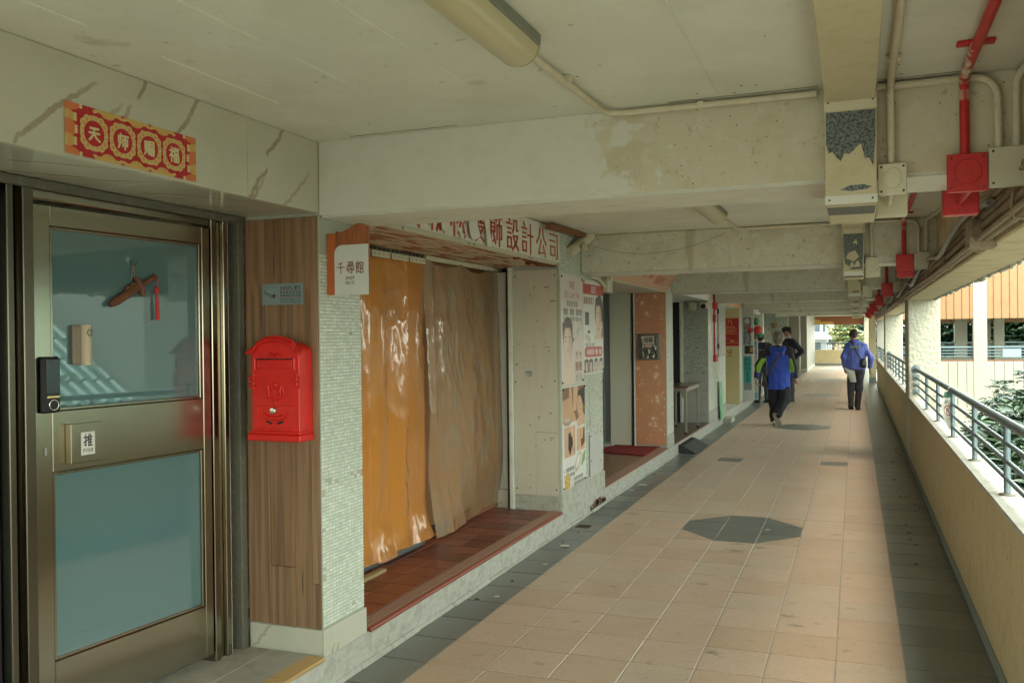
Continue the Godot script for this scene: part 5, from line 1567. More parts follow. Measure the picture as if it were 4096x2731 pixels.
		part(sg, "loose_paper", b, MT.paper)
	pbox(sg, "metal_edge", Vector3(-0.02, -0.012, -1.62), Vector3(0.006, 0.017, 1.60), MT.grey_box, 0.003)
	for z in [-1.55, -0.90, -0.84, 0.22, 0.30, 1.2]:
		var s = MB.new()
		s.ball(Vector3(0.007, 0.0, z), Vector3(0.004, 0.0075, 0.0075), 8, 6)
		part(sg, "bolt", s, MT.screw)
	# rusting soffit
	var rim = mottle(512, L(0.56, 0.50, 0.39), [[4, 4, L(0.46, 0.38, 0.27), 0.45, 0.85, 0.5], [9, 5, L(0.30, 0.10, 0.025), 0.52, 0.72, 0.9, 1, 3], [26, 4, L(0.12, 0.045, 0.02), 0.66, 0.82, 0.8, 1, 5], [50, 3, L(0.62, 0.57, 0.47), 0.7, 0.9, 0.5]], 95)
	var so = MB.new()
	so.box(Vector3(-0.58, -0.006, -1.62), Vector3(-0.021, 0.02, 1.60), 0.003)
	part(sg, "rusty_soffit", so, mat(Color.WHITE, 0.75, {"tex": itex(rim), "scale": Vector3(0.9, 0.9, 1.6), "bump": height_tex(256, 20, 4, 96), "bump_cm": 0.3}))
	var lb = MB.new()
	for k in 70:
		lb.obox(Vector3(-0.02 - abs(rng.randfn(0, 0.05)), -0.010, -1.58 + abs(rng.randfn(0, 0.32))), Vector3(rng.randf_range(0.01, 0.04), rng.randf_range(0.004, 0.02), rng.randf_range(0.02, 0.07)), Basis(Vector3.UP, rng.randf() * 3.0) * Basis(Vector3.BACK, rng.randf_range(-0.4, 0.4)))
	part(sg, "rust_flakes", lb, mat(L(0.16, 0.055, 0.02), 0.9))
	# projecting sign of shop 17
	var ps = thing("projecting_shop_sign", "small white and wood projecting sign reading shop number seventeen", "sign", Vector3(-0.30, 1.840, 4.60))
	var wb = MB.new()
	wb.box(Vector3(0.0, 0.0, -0.012), Vector3(0.050, 0.29, 0.010), 0.003)
	part(ps, "bracket_board", wb, MT.orange_board)
	var top = [Vector2(0.050, 0.0), Vector2(0.225, 0.0), Vector2(0.225, 0.315)]
	for k in 11:
		var e = k / 10.0
		top.append(Vector2(0.225 - 0.175 * e, 0.312 + 0.018 * sin(e * 5.2 + 0.2)))
	var tb = MB.new()
	tb.prism(top, 0.014, Transform3D(Basis.IDENTITY, Vector3(0, 0, -0.004)), 0.002)
	part(ps, "wood_panel", tb, MT.sign_wood)
	var fp = [Vector2(0.046, -0.003), Vector2(0.2265, -0.003), Vector2(0.2265, 0.232)]
	for k in 7:
		var an = PI / 2 + PI / 2 * k / 6.0
		fp.append(Vector2(0.086 + cos(an) * 0.04, 0.190 + sin(an) * 0.042))
	var fb = MB.new()
	fb.prism(fp, 0.006, Transform3D(Basis.IDENTITY, Vector3(0, 0, 0.0105)), 0.001, Rect2(0.046, -0.003, 0.1805, 0.235))
	var sim = Image.create(256, 332, false, Image.FORMAT_RGB8)
	sim.fill(L(0.58, 0.575, 0.53))
	han(sim, "千尋館", Rect2(18, 112, 206, 78), L(0.16, 0.055, 0.03), 0.085)
	latin(sim, "SHOP", Rect2(86, 208, 66, 22), L(0.05), "Droid Sans", 700)
	latin(sim, "NO.17", Rect2(86, 240, 66, 22), L(0.05), "Droid Sans", 700)
	part(ps, "white_plate", fb, mat(Color.WHITE, 0.4, {"tex": itex(sim)}))

# ---------------------------------------------------------------- posters and the shop after them
func print_face(im: Image, o: Vector2, w: float, h: float, hair: Color, turn := 0.0):
	var skin = L(0.70, 0.50, 0.38); var shade = L(0.55, 0.35, 0.25)
	oval(im, o + Vector2(turn * w * 0.1, -h * 0.16), Vector2(w * 0.55, h * 0.52), hair, 4)
	oval(im, o + Vector2(0, h * 0.05), Vector2(w * 0.47, h * 0.55), skin, 5)
	oval(im, o + Vector2(-w * 0.14, -h * 0.12), Vector2(w * 0.24, h * 0.30), L(0.76, 0.58, 0.46), w * 0.3, 0.0, 0.7)
	oval(im, o + Vector2(w * 0.30, h * 0.08), Vector2(w * 0.16, h * 0.36), shade, w * 0.2, 0.0, 0.6)
	oval(im, o + Vector2(turn * w * 0.1, -h * 0.55), Vector2(w * 0.44, h * 0.14), hair, 8)
	for e in [-1, 1]:
		var c = o + Vector2(e * w * 0.21 - turn * w * 0.04, -h * 0.06)
		oval(im, c, Vector2(w * 0.10, h * 0.035), L(0.75, 0.70, 0.66), 1)
		oval(im, c, Vector2(w * 0.045, h * 0.036), L(0.05, 0.03, 0.025), 1)
		strokes(im, [c + Vector2(-w * 0.13, -h * 0.09), c + Vector2(0, -h * 0.125), c + Vector2(w * 0.13, -h * 0.09)], max(1.5, h * 0.022), L(0.12, 0.07, 0.05))
	line(im, o + Vector2(w * 0.03, 0), o + Vector2(w * 0.06, h * 0.16), max(1.2, h * 0.012), shade)
	oval(im, o + Vector2(0, h * 0.19), Vector2(w * 0.09, h * 0.022), shade, 3)
	oval(im, o + Vector2(0, h * 0.33), Vector2(w * 0.15, h * 0.040), L(0.50, 0.13, 0.12), 2)
func poster_one() -> Image:
	var im = Image.create(384, 560, false, Image.FORMAT_RGB8)
	im.fill(L(0.66, 0.57, 0.53))
	fillr(im, 0, 190, 384, 50, L(0.68, 0.66, 0.62))
	var rose = L(0.42, 0.10, 0.08); var ink = L(0.05, 0.055, 0.05)
	han(im, "韓國", Rect2(150, 32, 84, 40), rose, 0.085)
	fillr(im, 256, 46, 30, 24, L(0.72)); oval(im, Vector2(271, 58), Vector2(6, 7), L(0.4, 0.05, 0.06))
	latin(im, "830 Laser Pen", Rect2(62, 84, 262, 38), rose)
	han(im, "專業激光脫墨", Rect2(102, 130, 186, 32), L(0.10, 0.10, 0.09), 0.09)
	han(im, "脫痣、脫疣、脫肉粒", Rect2(44, 172, 320, 34), ink, 0.13)
	han(im, "安全快捷有效治療後不會留有疤痕", Rect2(40, 212, 326, 26), L(0.10, 0.13, 0.12), 0.085)
	# portrait
	area(im, [Vector2(60, 420), Vector2(150, 420), Vector2(190, 470), Vector2(226, 500), Vector2(232, 560), Vector2(10, 560), Vector2(20, 500), Vector2(66, 460)], L(0.72, 0.58, 0.48))
	area(im, [Vector2(24, 246), Vector2(196, 246), Vector2(196, 330), Vector2(30, 330)], L(0.035, 0.022, 0.018))
	print_face(im, Vector2(112, 350), 150, 190, L(0.05, 0.03, 0.025), 0.3)
	oval(im, Vector2(108, 440), Vector2(46, 40), L(0.70, 0.52, 0.41), 8)
	# laser pen
	line(im, Vector2(206, 330), Vector2(366, 252), 30, L(0.30, 0.33, 0.29)); line(im, Vector2(214, 325), Vector2(362, 254), 20, L(0.62, 0.64, 0.58))
	line(im, Vector2(270, 298), Vector2(330, 268), 9, L(0.35, 0.38, 0.35)); line(im, Vector2(196, 334), Vector2(216, 326), 12, L(0.30, 0.05, 0.05))
	# before and after snaps
	for k in 3:
		for j in 2:
			var x = 238 + j * 64; var y = 388 + k * 58
			fillr(im, x, y, 60, 50, [L(0.62, 0.48, 0.38), L(0.42, 0.24, 0.14), L(0.56, 0.50, 0.44)][k])
			oval(im, Vector2(x + 30, y + 24), Vector2(14, 16), [L(0.5, 0.33, 0.25), L(0.22, 0.11, 0.07), L(0.42, 0.33, 0.28)][k], 10)
			if k == 0: oval(im, Vector2(x + 30, y + 16), Vector2(14, 5), L(0.1, 0.06, 0.05), 2)
	return im
func poster_two() -> Image:
	var im = Image.create(384, 540, false, Image.FORMAT_RGB8)
	im.fill(L(0.70, 0.70, 0.66))
	# massage photograph, printed
	fillr(im, 6, 6, 372, 186, L(0.24, 0.12, 0.07))
	area(im, [Vector2(6, 70), Vector2(130, 60), Vector2(230, 192), Vector2(6, 192)], L(0.62, 0.38, 0.22))
	area(im, [Vector2(110, 6), Vector2(150, 6), Vector2(170, 120), Vector2(118, 150)], L(0.66, 0.40, 0.24))
	area(im, [Vector2(180, 6), Vector2(260, 6), Vector2(226, 140), Vector2(176, 130)], L(0.70, 0.45, 0.28))
	area(im, [Vector2(250, 40), Vector2(378, 10), Vector2(378, 120), Vector2(300, 90)], L(0.035, 0.02, 0.015))
	oval(im, Vector2(290, 122), Vector2(46, 66), L(0.68, 0.43, 0.28), 5, -0.35)
	for q in [[276, 106, 300, 112], [300, 140, 318, 132]]: line(im, Vector2(q[0], q[1]), Vector2(q[2], q[3]), 3, L(0.08, 0.04, 0.03))
	line(im, Vector2(270, 158), Vector2(290, 166), 5, L(0.45, 0.14, 0.10))
	area(im, [Vector2(230, 190), Vector2(330, 150), Vector2(378, 176), Vector2(378, 214), Vector2(250, 232)], L(0.68, 0.45, 0.30))
	oval(im, Vector2(80, 182), Vector2(64, 26), L(0.40, 0.30, 0.24), 3); oval(im, Vector2(80, 174), Vector2(52, 14), L(0.60, 0.5, 0.4), 4)
	# inset photographs
	fillr(im, 22, 206, 190, 172, L(0.74, 0.72, 0.68)); fillr(im, 28, 212, 178, 160, L(0.60, 0.38, 0.24))
	area(im, [Vector2(96, 250), Vector2(150, 240), Vector2(166, 310), Vector2(120, 366), Vector2(90, 330)], L(0.03, 0.025, 0.02))
	area(im, [Vector2(130, 212), Vector2(178, 212), Vector2(170, 262), Vector2(140, 270)], L(0.70, 0.48, 0.34))
	latin(im, "B", Rect2(180, 330, 16, 24), L(0.05))
	fillr(im, 224, 232, 150, 132, L(0.74, 0.72, 0.68)); fillr(im, 229, 237, 140, 122, L(0.66, 0.42, 0.26))
	area(im, [Vector2(300, 250), Vector2(369, 237), Vector2(369, 320), Vector2(310, 350), Vector2(296, 300)], L(0.15, 0.06, 0.03)); area(im, [Vector2(310, 240), Vector2(346, 240), Vector2(330, 300), Vector2(304, 300)], L(0.70, 0.47, 0.32))
	latin(im, "C", Rect2(236, 332, 18, 24), L(0.05)); latin(im, "A", Rect2(352, 206, 16, 22), L(0.05))
	# soap dish with a leaf
	oval(im, Vector2(250, 416), Vector2(66, 34), L(0.50, 0.40, 0.22), 2, -0.7); oval(im, Vector2(252, 412), Vector2(48, 24), L(0.72, 0.72, 0.68), 4, -0.7)
	area(im, [Vector2(380, 366), Vector2(330, 386), Vector2(300, 440), Vector2(316, 448), Vector2(366, 420)], L(0.22, 0.36, 0.12)); line(im, Vector2(380, 366), Vector2(306, 446), 2, L(0.4, 0.5, 0.25))
	var ink = L(0.07, 0.08, 0.08)
	latin(im, "A.", Rect2(22, 430, 16, 16), ink); han(im, "暖參精油紓鬆", Rect2(52, 426, 130, 22), ink, 0.11)
	latin(im, "B.", Rect2(22, 462, 16, 16), ink); han(im, "五行經絡淋巴刷", Rect2(52, 458, 140, 22), ink, 0.11)
	for k in 60:
		var an = k * 2.4
		oval(im, Vector2(74 + cos(an) * 40 * sqrt(k / 60.0), 500 + sin(an) * 42 * sqrt(k / 60.0)), Vector2(12, 8), [L(0.60, 0.36, 0.07), L(0.66, 0.50, 0.18), L(0.45, 0.22, 0.04)][k % 3], 2, an)
	latin(im, "C.", Rect2(150, 494, 16, 15), ink); han(im, "溫灸淋巴排毒", Rect2(178, 490, 150, 20), ink, 0.11)
	latin(im, "D.", Rect2(150, 520, 16, 15), ink); han(im, "北海道牛奶SPA磨砂", Rect2(178, 516, 184, 20), ink, 0.11)
	return im
func poster_three() -> Image:
	var im = Image.create(400, 512, false, Image.FORMAT_RGB8)
	im.fill(L(0.68, 0.68, 0.64))
	fillr(im, 0, 22, 400, 56, L(0.50, 0.045, 0.03))
	latin(im, "HIFU", Rect2(160, 32, 100, 36), L(0.72), "Droid Serif", 700)
	han(im, "聚焦超聲刀", Rect2(10, 92, 210, 40), L(0.30, 0.04, 0.03), 0.11)
	# woman with the hand at the jaw
	area(im, [Vector2(232, 300), Vector2(330, 260), Vector2(400, 300), Vector2(400, 324), Vector2(210, 324)], L(0.66, 0.47, 0.35))
	oval(im, Vector2(322, 190), Vector2(84, 116), L(0.035, 0.022, 0.018), 3)
	print_face(im, Vector2(300, 208), 128, 176, L(0.04, 0.025, 0.02), -0.2)
	oval(im, Vector2(368, 276), Vector2(24, 40), L(0.035, 0.022, 0.018), 3)
	for k in 4: line(im, Vector2(312 + k * 13, 324), Vector2(346 + k * 11, 240 - k * 4), 11, [L(0.72, 0.52, 0.40), L(0.66, 0.46, 0.34)][k % 2])
	strokes(im, [Vector2(250, 236), Vector2(290, 268), Vector2(340, 262), Vector2(366, 220)], 2, L(0.8, 0.78, 0.72))
	# device
	fillr(im, 36, 176, 74, 70, L(0.03, 0.03, 0.035)); oval(im, Vector2(74, 208), Vector2(10, 14), L(0.16, 0.05, 0.14), 6)
	oval(im, Vector2(116, 300), Vector2(84, 34), L(0.76, 0.75, 0.72), 5, 0.3); oval(im, Vector2(90, 318), Vector2(60, 18), L(0.55, 0.50, 0.44), 8, 0.2)
	area(im, [Vector2(74, 278), Vector2(126, 272), Vector2(140, 288), Vector2(90, 296)], L(0.10, 0.13, 0.17))
	han(im, "美國", Rect2(40, 344, 50, 22), L(0.2), 0.1); latin(im, "FDA", Rect2(102, 344, 50, 22), L(0.18, 0.2, 0.25), "Droid Sans", 700); han(im, "認證", Rect2(164, 344, 50, 22), L(0.2), 0.1)
	for k in 2: oval(im, Vector2(52 if k == 0 else 348, 394), Vector2(30, 28), L(0.50, 0.05, 0.035), 1)
	fillr(im, 52, 366, 296, 56, L(0.50, 0.05, 0.035))
	han(im, "一次提升輪廓·緊緻·淡紋", Rect2(46, 378, 310, 32), L(0.72), 0.10, 0.05)
	latin(im, "Before", Rect2(220, 428, 50, 12), L(0.4, 0.08, 0.06), "Droid Serif", 400); latin(im, "After", Rect2(336, 428, 42, 12), L(0.4, 0.08, 0.06), "Droid Serif", 400)
	for k in 4:
		var x = [16, 104, 194, 298][k]; var w = [80, 78, 100, 96][k]
		fillr(im, x, 436, w, 70, [L(0.07, 0.05, 0.04), L(0.10, 0.09, 0.08), L(0.50, 0.48, 0.45), L(0.52, 0.50, 0.46)][k])
		print_face(im, Vector2(x + w / 2.0, 476), w * 0.56, 64, L(0.05, 0.03, 0.02))
	return im
func bolt(parent, p, r = 0.008, m = null):
	var b = MB.new()
	b.lathe([[0.0, r * 0.9], [r * 0.6, r * 0.8], [r, r * 0.3], [r, 0.0]], Transform3D(Basis(Vector3.FORWARD, PI / 2), p), 10)
	return part(parent, "bolt", b, m if m else MT.screw)
func poster(called, label, im, z0, z1, y0, y1):
	var t = thing(called, label, "poster", Vector3(-0.293, (y0 + y1) / 2, (z0 + z1) / 2))
	var h = (y1 - y0) / 2; var w = (z0 - z1) / 2
	pbox(t, "board", Vector3(-0.0045, -h, -w), Vector3(0.0, h, w), MT.paper, 0.001)
	var b = MB.new()
	b.quad(Vector3(0.0006, -h + 0.002, w - 0.002), Vector3(0.0006, -h + 0.002, -w + 0.002), Vector3(0.0006, h - 0.002, -w + 0.002), Vector3(0.0006, h - 0.002, w - 0.002))
	part(t, "print", b, mat(Color.WHITE, 0.33, {"tex": itex(im)}))
	for e in [-1, 1]:
		for f in [-1, 1]: bolt(t, Vector3(0.001, f * (h - 0.025), e * (w - 0.025)), 0.011)
	return t
func build_shop_posters():
	poster("beauty_poster", "pale pink laser pen poster with a woman's face beside the beige panel", poster_one(), 1.060, 0.412, 1.215, 2.172)
	poster("massage_poster", "massage treatment poster with a wooden dish below the laser pen poster", poster_two(), 1.056, 0.36, 0.315, 1.205)
	poster("lifting_poster", "white face lifting poster with a red band reading HIFU", poster_three(), 0.400, -0.290, 1.285, 2.160)
	var gp = thing("grey_cover_plate", "long pale grey metal plate bolted low on the wide mosaic column", "plate", Vector3(-0.290, 0.41, 0.03))
	pbox(gp, "plate", Vector3(-0.003, -0.325, -0.195), Vector3(0.0, 0.33, 0.20), mat(Color.WHITE, 0.45, {"tex": itex(mottle(256, L(0.50, 0.50, 0.47), [[4, 4, L(0.43, 0.43, 0.40), 0.5, 0.9, 0.5], [70, 2, L(0.14, 0.12, 0.09), 0.88, 0.95, 0.8]], 101)), "scale": 0.6}), 0.001)
	for q in [[0.17, 0.29], [0.0, 0.30], [-0.17, 0.30], [0.17, 0.06], [-0.17, 0.02], [0.17, -0.2]]: bolt(gp, Vector3(0.0, q[1], q[0]), 0.006)
	var dm = MB.new()
	for k in 26:
		dm.obox(Vector3(0.009, -0.36 + rng.randf_range(-0.05, 0.02), rng.randf_range(-0.26, 0.28)), Vector3(0.012, rng.randf_range(0.015, 0.06), rng.randf_range(0.02, 0.09)), Basis(Vector3.RIGHT, rng.randf_range(-0.5, 0.5)))
	part(gp, "rusty_rubble", dm, mat(L(0.15, 0.075, 0.045), 0.95))
	# --- shop three
	var st = thing("wood_look_step", "wood look floored step with a red mat and worn nosing", "step", Vector3(-0.7, 0.145, -1.87))
	for k in 16:
		var b = MB.new()
		b.box(Vector3(-0.5, 0, 1.56 - 0.198 * k - 0.196), Vector3(0.29, 0.008, 1.56 - 0.198 * k), 0.0015)
		part(st, "plank", b, MT.wood_floor)
	for q in [[-1.58, 0.0], [0.003, 1.58]]:
		var b = MB.new()
		for k in 5: b.box(Vector3(0.293 + k * 0.021, 0.0, q[0]), Vector3(0.308 + k * 0.021, 0.011, q[1]), 0.002)
		b.box(Vector3(0.291, 0.0, q[0]), Vector3(0.400, 0.008, q[1]))
		part(st, "ribbed_nosing", b, MT.nosing_worn)
		var r = MB.new()
		r.tube([Vector3(0.407, -0.004, q[0]), Vector3(0.407, -0.004, q[1])], 0.013, 10)
		part(st, "rounded_edge", r, mat(L(0.27, 0.10, 0.05), 0.5))
	var mt = thing("red_door_mat", "rough red door mat lying askew on the wood look step", "mat", Vector3(-0.70, 0.158, -3.05), "", 0.0)
	var mp = []
	for q in [[0.30, 0.48], [0.302, -0.42], [-0.30, -0.98], [-0.38, 0.26], [-0.2, 0.36]]: mp.append(Vector2(q[0], -q[1]))
	var mb = MB.new()
	mb.prism(mp, 0.012, Transform3D(Basis(Vector3.RIGHT, -PI / 2), Vector3.ZERO), 0.003)
	part(mt, "mat", mb, mat(Color.WHITE, 0.95, {"tex": itex(mottle(256, L(0.30, 0.016, 0.018), [[0, 0, L(0.16, 0.01, 0.012), 0.5, 1.0, 0.8], [0, 0, L(0.42, 0.05, 0.04), 0.7, 1.0, 0.7], [6, 3, L(0.22, 0.012, 0.014), 0.5, 0.9, 0.5]], 102)), "scale": 0.35, "bump": height_tex(256, 100, 2, 103), "bump_cm": 0.6}))
	# aluminium door deep in the recess and the cream cheek wall
	var ad = thing("aluminium_door", "grey aluminium framed glass door set back beside the red mat", "door", Vector3(-1.18, 0.15, -2.6))
	for q in [["stile", 0.0, 2.05, -0.95, -0.88], ["stile", 0.0, 2.05, -0.05, 0.02], ["rail", 1.98, 2.05, -0.88, -0.05], ["rail", 0.0, 0.12, -0.88, -0.05], ["rail", 0.92, 1.02, -0.88, -0.05]]:
		pbox(ad, q[0], Vector3(-0.025, q[1], q[3]), Vector3(0.025, q[2], q[4]), MT.alu, 0.003)
	pbox(ad, "frame_post", Vector3(-0.03, 0.0, -1.06), Vector3(0.10, 2.09, -0.96), MT.alu, 0.004)
	pbox(ad, "frame_head", Vector3(-0.03, 2.05, -0.96), Vector3(0.05, 2.09, 2.3), MT.alu, 0.004)
	pbox(ad, "glass_pane", Vector3(-0.004, 0.12, -0.88), Vector3(0.002, 1.98, -0.05), mat(L(0.05, 0.085, 0.085), 0.05))
	pbox(ad, "side_panel", Vector3(-0.02, 0.0, 0.03), Vector3(0.0, 2.05, 2.3), mat(L(0.12, 0.14, 0.13), 0.3))
	pbox(ad, "rubble_foot", Vector3(-0.03, 0.0, -1.1), Vector3(0.16, 0.05, -0.75), MT.concrete, 0.01)
	var cw = thing("cheek_wall", "plain cream cheek wall between the aluminium door and starburst panel", "wall", Vector3(-0.91, 0.15, -3.6))
	pbox(cw, "wall", Vector3(-0.17, 0.0, -0.1), Vector3(0.12, 2.07, 0.1), mat(L(0.60, 0.57, 0.45), 0.7, {"bump": MT.pl_h, "scale": 0.9, "bump_cm": 0.12}), 0.004)
	pbox(cw, "black_gap_strip", Vector3(0.125, 0.0, -0.09), Vector3(0.165, 2.07, 0.05), MT.black)  # solid black, the darkness of the narrow gap put into colour
	pbox(cw, "painted_edge", Vector3(0.168, 0.0, -0.09), Vector3(0.19, 2.07, 0.15), MT.white_paint, 0.003)
	# starburst panel on the reveal
	var sp = thing("starburst_panel", "orange panel printed with white starbursts on the shop reveal", "panel", Vector3(-0.51, 0.19, -3.468))
	var im = mottle(512, L(0.60, 0.275, 0.145), [[3, 3, L(0.56, 0.245, 0.125), 0.4, 0.9, 0.6], [0, 0, L(0.54, 0.25, 0.13), 0.6, 1.0, 0.3]], 104)
	im.resize(208, 1024)
	var r2 = RandomNumberGenerator.new()
	r2.seed = 77
	for k in 74:
		var band = [[0.02, 0.22], [0.28, 0.36], [0.46, 0.62], [0.6, 0.8], [0.8, 0.97]][k % 5]
		var o = Vector2(r2.randf_range(6, 202), r2.randf_range(band[0], band[1]) * 1024)
		var s = r2.randf_range(2.5, 6) if k % 6 else r2.randf_range(9, 12)
		var pale = L(0.76, 0.66, 0.50)
		oval(im, o, Vector2(s, s), pale, s, 0.0, 0.9)
		for j in 8 if s > 8 else 4:
			var an = TAU * j / (8 if s > 8 else 4) + 0.3
			line(im, o, o + Vector2(cos(an), sin(an)) * s * (4.2 if j % 2 == 0 else 2.6), 1.3, pale.lerp(L(0.60, 0.275, 0.145), 0.3))
	pbox(sp, "board", Vector3(-0.208, 0, 0), Vector3(0.196, 2.03, 0.008), MT.orange_board, 0.001)
	var q = MB.new()
	q.quad(Vector3(-0.206, 0.003, 0.0085), Vector3(0.194, 0.003, 0.0085), Vector3(0.194, 2.027, 0.0085), Vector3(-0.206, 2.027, 0.0085))
	part(sp, "print", q, mat(Color.WHITE, 0.4, {"tex": itex(im)}))
	for e in [[-0.17, 1.99], [0.17, 1.99], [-0.19, 0.03]]:
		var s = MB.new()
		s.ball(Vector3(e[0], e[1], 0.009), Vector3(0.007, 0.007, 0.004), 8, 5)
		part(sp, "screw", s, MT.screw)
	var mb2 = thing("steel_letterbox", "dented steel letterbox with a paper label on the starburst panel", "letterbox", Vector3(-0.525, 1.315, -3.4585))
	pbox(mb2, "body", Vector3(-0.15, 0, 0), Vector3(0.15, 0.345, 0.055), mat(L(0.30, 0.29, 0.25), 0.35, {"metal": 0.9}), 0.006)
	pbox(mb2, "door_panel", Vector3(-0.128, 0.02, 0.0551), Vector3(0.115, 0.325, 0.060), mat(L(0.24, 0.23, 0.20), 0.28, {"metal": 0.95, "bump": height_tex(128, 3, 3, 106), "bump_cm": 1.2, "scale": 0.3}), 0.004)
	var li = Image.create(160, 112, false, Image.FORMAT_RGB8)
	li.fill(L(0.52, 0.46, 0.34))
	han(li, "信箱", Rect2(16, 16, 126, 78), L(0.03), 0.10)
	var lq = MB.new()
	lq.quad(Vector3(-0.085, 0.215, 0.0608), Vector3(0.075, 0.215, 0.0608), Vector3(0.075, 0.315, 0.0608), Vector3(-0.085, 0.315, 0.0608))
	part(mb2, "paper_label", lq, mat(Color.WHITE, 0.6, {"tex": itex(li)}))
	pbox(mb2, "sticker", Vector3(-0.045, 0.165, 0.0605), Vector3(0.04, 0.212, 0.0612), mat(L(0.55, 0.32, 0.27), 0.5))
	var lk = MB.new()
	lk.ball(Vector3(0.092, 0.165, 0.061), Vector3(0.012, 0.012, 0.006), 10, 6)
	part(mb2, "lock", lk, MT.chrome)
	var hol = MB.new()
	for k in 24: hol.ball(Vector3(-0.06 + (k % 6) * 0.022, 0.07 + (k / 6) * 0.018, 0.0602), Vector3(0.003, 0.003, 0.0015), 5, 4)
	part(mb2, "peep_holes", hol, MT.black)
	# leaning orange sign over shop three
	var sg = thing("leaning_orange_sign", "leaning pale orange beauty shop sign with red phone number", "sign", Vector3(-0.30, 2.215, -1.87))
	var sm = Image.create(1024, 128, false, Image.FORMAT_RGB8)
	sm.fill(L(0.60, 0.36, 0.20))
	area(sm, [Vector2(0, 0), Vector2(1024, 0), Vector2(1024, 40), Vector2(700, 62), Vector2(0, 50)], L(0.66, 0.58, 0.52))
	var sr = L(0.52, 0.06, 0.04)
	for k in 3: han(sm, ["天", "功", "坊"][k], Rect2(360 + k * 105, 4, 76, 84), sr, 0.10)
	han(sm, "美容纖體專門店", Rect2(690, 66, 176, 40), sr, 0.09, 0.02)
	latin(sm, "( 27722272", Rect2(876, 70, 136, 32), sr)
	# leans outwards: bottom at the shop front, top over the walkway
	var A = Vector3(0.0, 0.0, 1.58); var B = Vector3(0.0, 0.0, -1.67); var Cc = Vector3(0.20, 0.31, -1.67); var D = Vector3(0.20, 0.31, 1.58)
	var sb = MB.new()
	sb.quad(A, B, Cc, D)
	part(sg, "face", sb, mat(Color.WHITE, 0.45, {"tex": itex(sm)}))
	var bk = MB.new()
	bk.quad(A + Vector3(-0.012, 0.004, 0), D + Vector3(-0.012, 0.004, 0), Cc + Vector3(-0.012, 0.004, 0), B + Vector3(-0.012, 0.004, 0))
	bk.quad(B + Vector3(-0.012, 0.004, 0), Cc + Vector3(-0.012, 0.004, 0), Cc, B)
	part(sg, "backing", bk, MT.paper)
	pbox(sg, "soffit", Vector3(-0.88, -0.012, -1.57), Vector3(-0.005, 0.0, 1.58), mat(L(0.58, 0.55, 0.46), 0.7), 0.002)
	# conduit elbow and a white lamp box at the edge of the wide column
	var lb = thing("wall_lamp_box", "white square box on a bent conduit above the lifting poster", "lamp box", Vector3(-0.285, 2.13, -0.40))
	pbox(lb, "box", Vector3(0.0, -0.07, -0.05), Vector3(0.05, 0.10, -0.02), MT.box_paint, 0.004)
	pbox(lb, "back", Vector3(-0.04, -0.06, -0.018), Vector3(0.045, 0.06, 0.10), MT.box_paint, 0.01)
	var cd = MB.new()
	cd.tube([Vector3(0.02, 0.06, 0.62), Vector3(0.02, 0.055, 0.4), Vector3(0.02, 0.03, 0.25), Vector3(0.01, -0.01, 0.12), Vector3(0.0, -0.015, 0.08)], 0.017, 10)
	part(lb, "conduit", cd, MT.conduit)
	# rubber ramp
	var ra = thing("rubber_ramp", "dusty black rubber kerb ramp with studded top beside the slim column", "ramp", Vector3(-0.275, 0.0, -4.70))
	var rp = MB.new()
	rp.prism([Vector2(0, 0), Vector2(0.235, 0), Vector2(0.235, 0.012), Vector2(0.06, 0.105), Vector2(0, 0.118)], 1.05, Transform3D(Basis.IDENTITY, Vector3(0, 0, -0.45)), 0.004)
	part(ra, "body", rp, mat(L(0.022, 0.021, 0.024), 0.7))
	var sl = atan2(0.105 - 0.012, 0.175)
	for i in 7:
		for j in 16:
			var s = MB.new()
			var t = (i + 0.5) / 7.0
			var pt = Vector3(0.06 + 0.175 * t, 0.107 - 0.094 * t, -0.40 + j * 0.064)
			s.obox(pt, Vector3(0.016, 0.006, 0.04), Basis(Vector3.BACK, -sl), 0.002)
			part(ra, "stud", s, MT.stud)
	# open drain slot at the foot of the kerb
	var dr = thing("floor_drain", "small open rectangular drain with rusty rim in the dark border tiles", "drain", Vector3(-0.17, 0.0, 0.86))
	pbox(dr, "rim", Vector3(-0.062, -0.003, -0.066), Vector3(0.062, 0.0022, 0.066), mat(L(0.16, 0.085, 0.05), 0.9), 0.001)
	pbox(dr, "opening", Vector3(-0.052, 0.0025, -0.056), Vector3(0.052, 0.0032, 0.056), MT.black)
	for k in 3: pbox(dr, "grate_bar", Vector3(-0.052, 0.0034, -0.03 + k * 0.028), Vector3(0.052, 0.0055, -0.024 + k * 0.028), MT.screw)

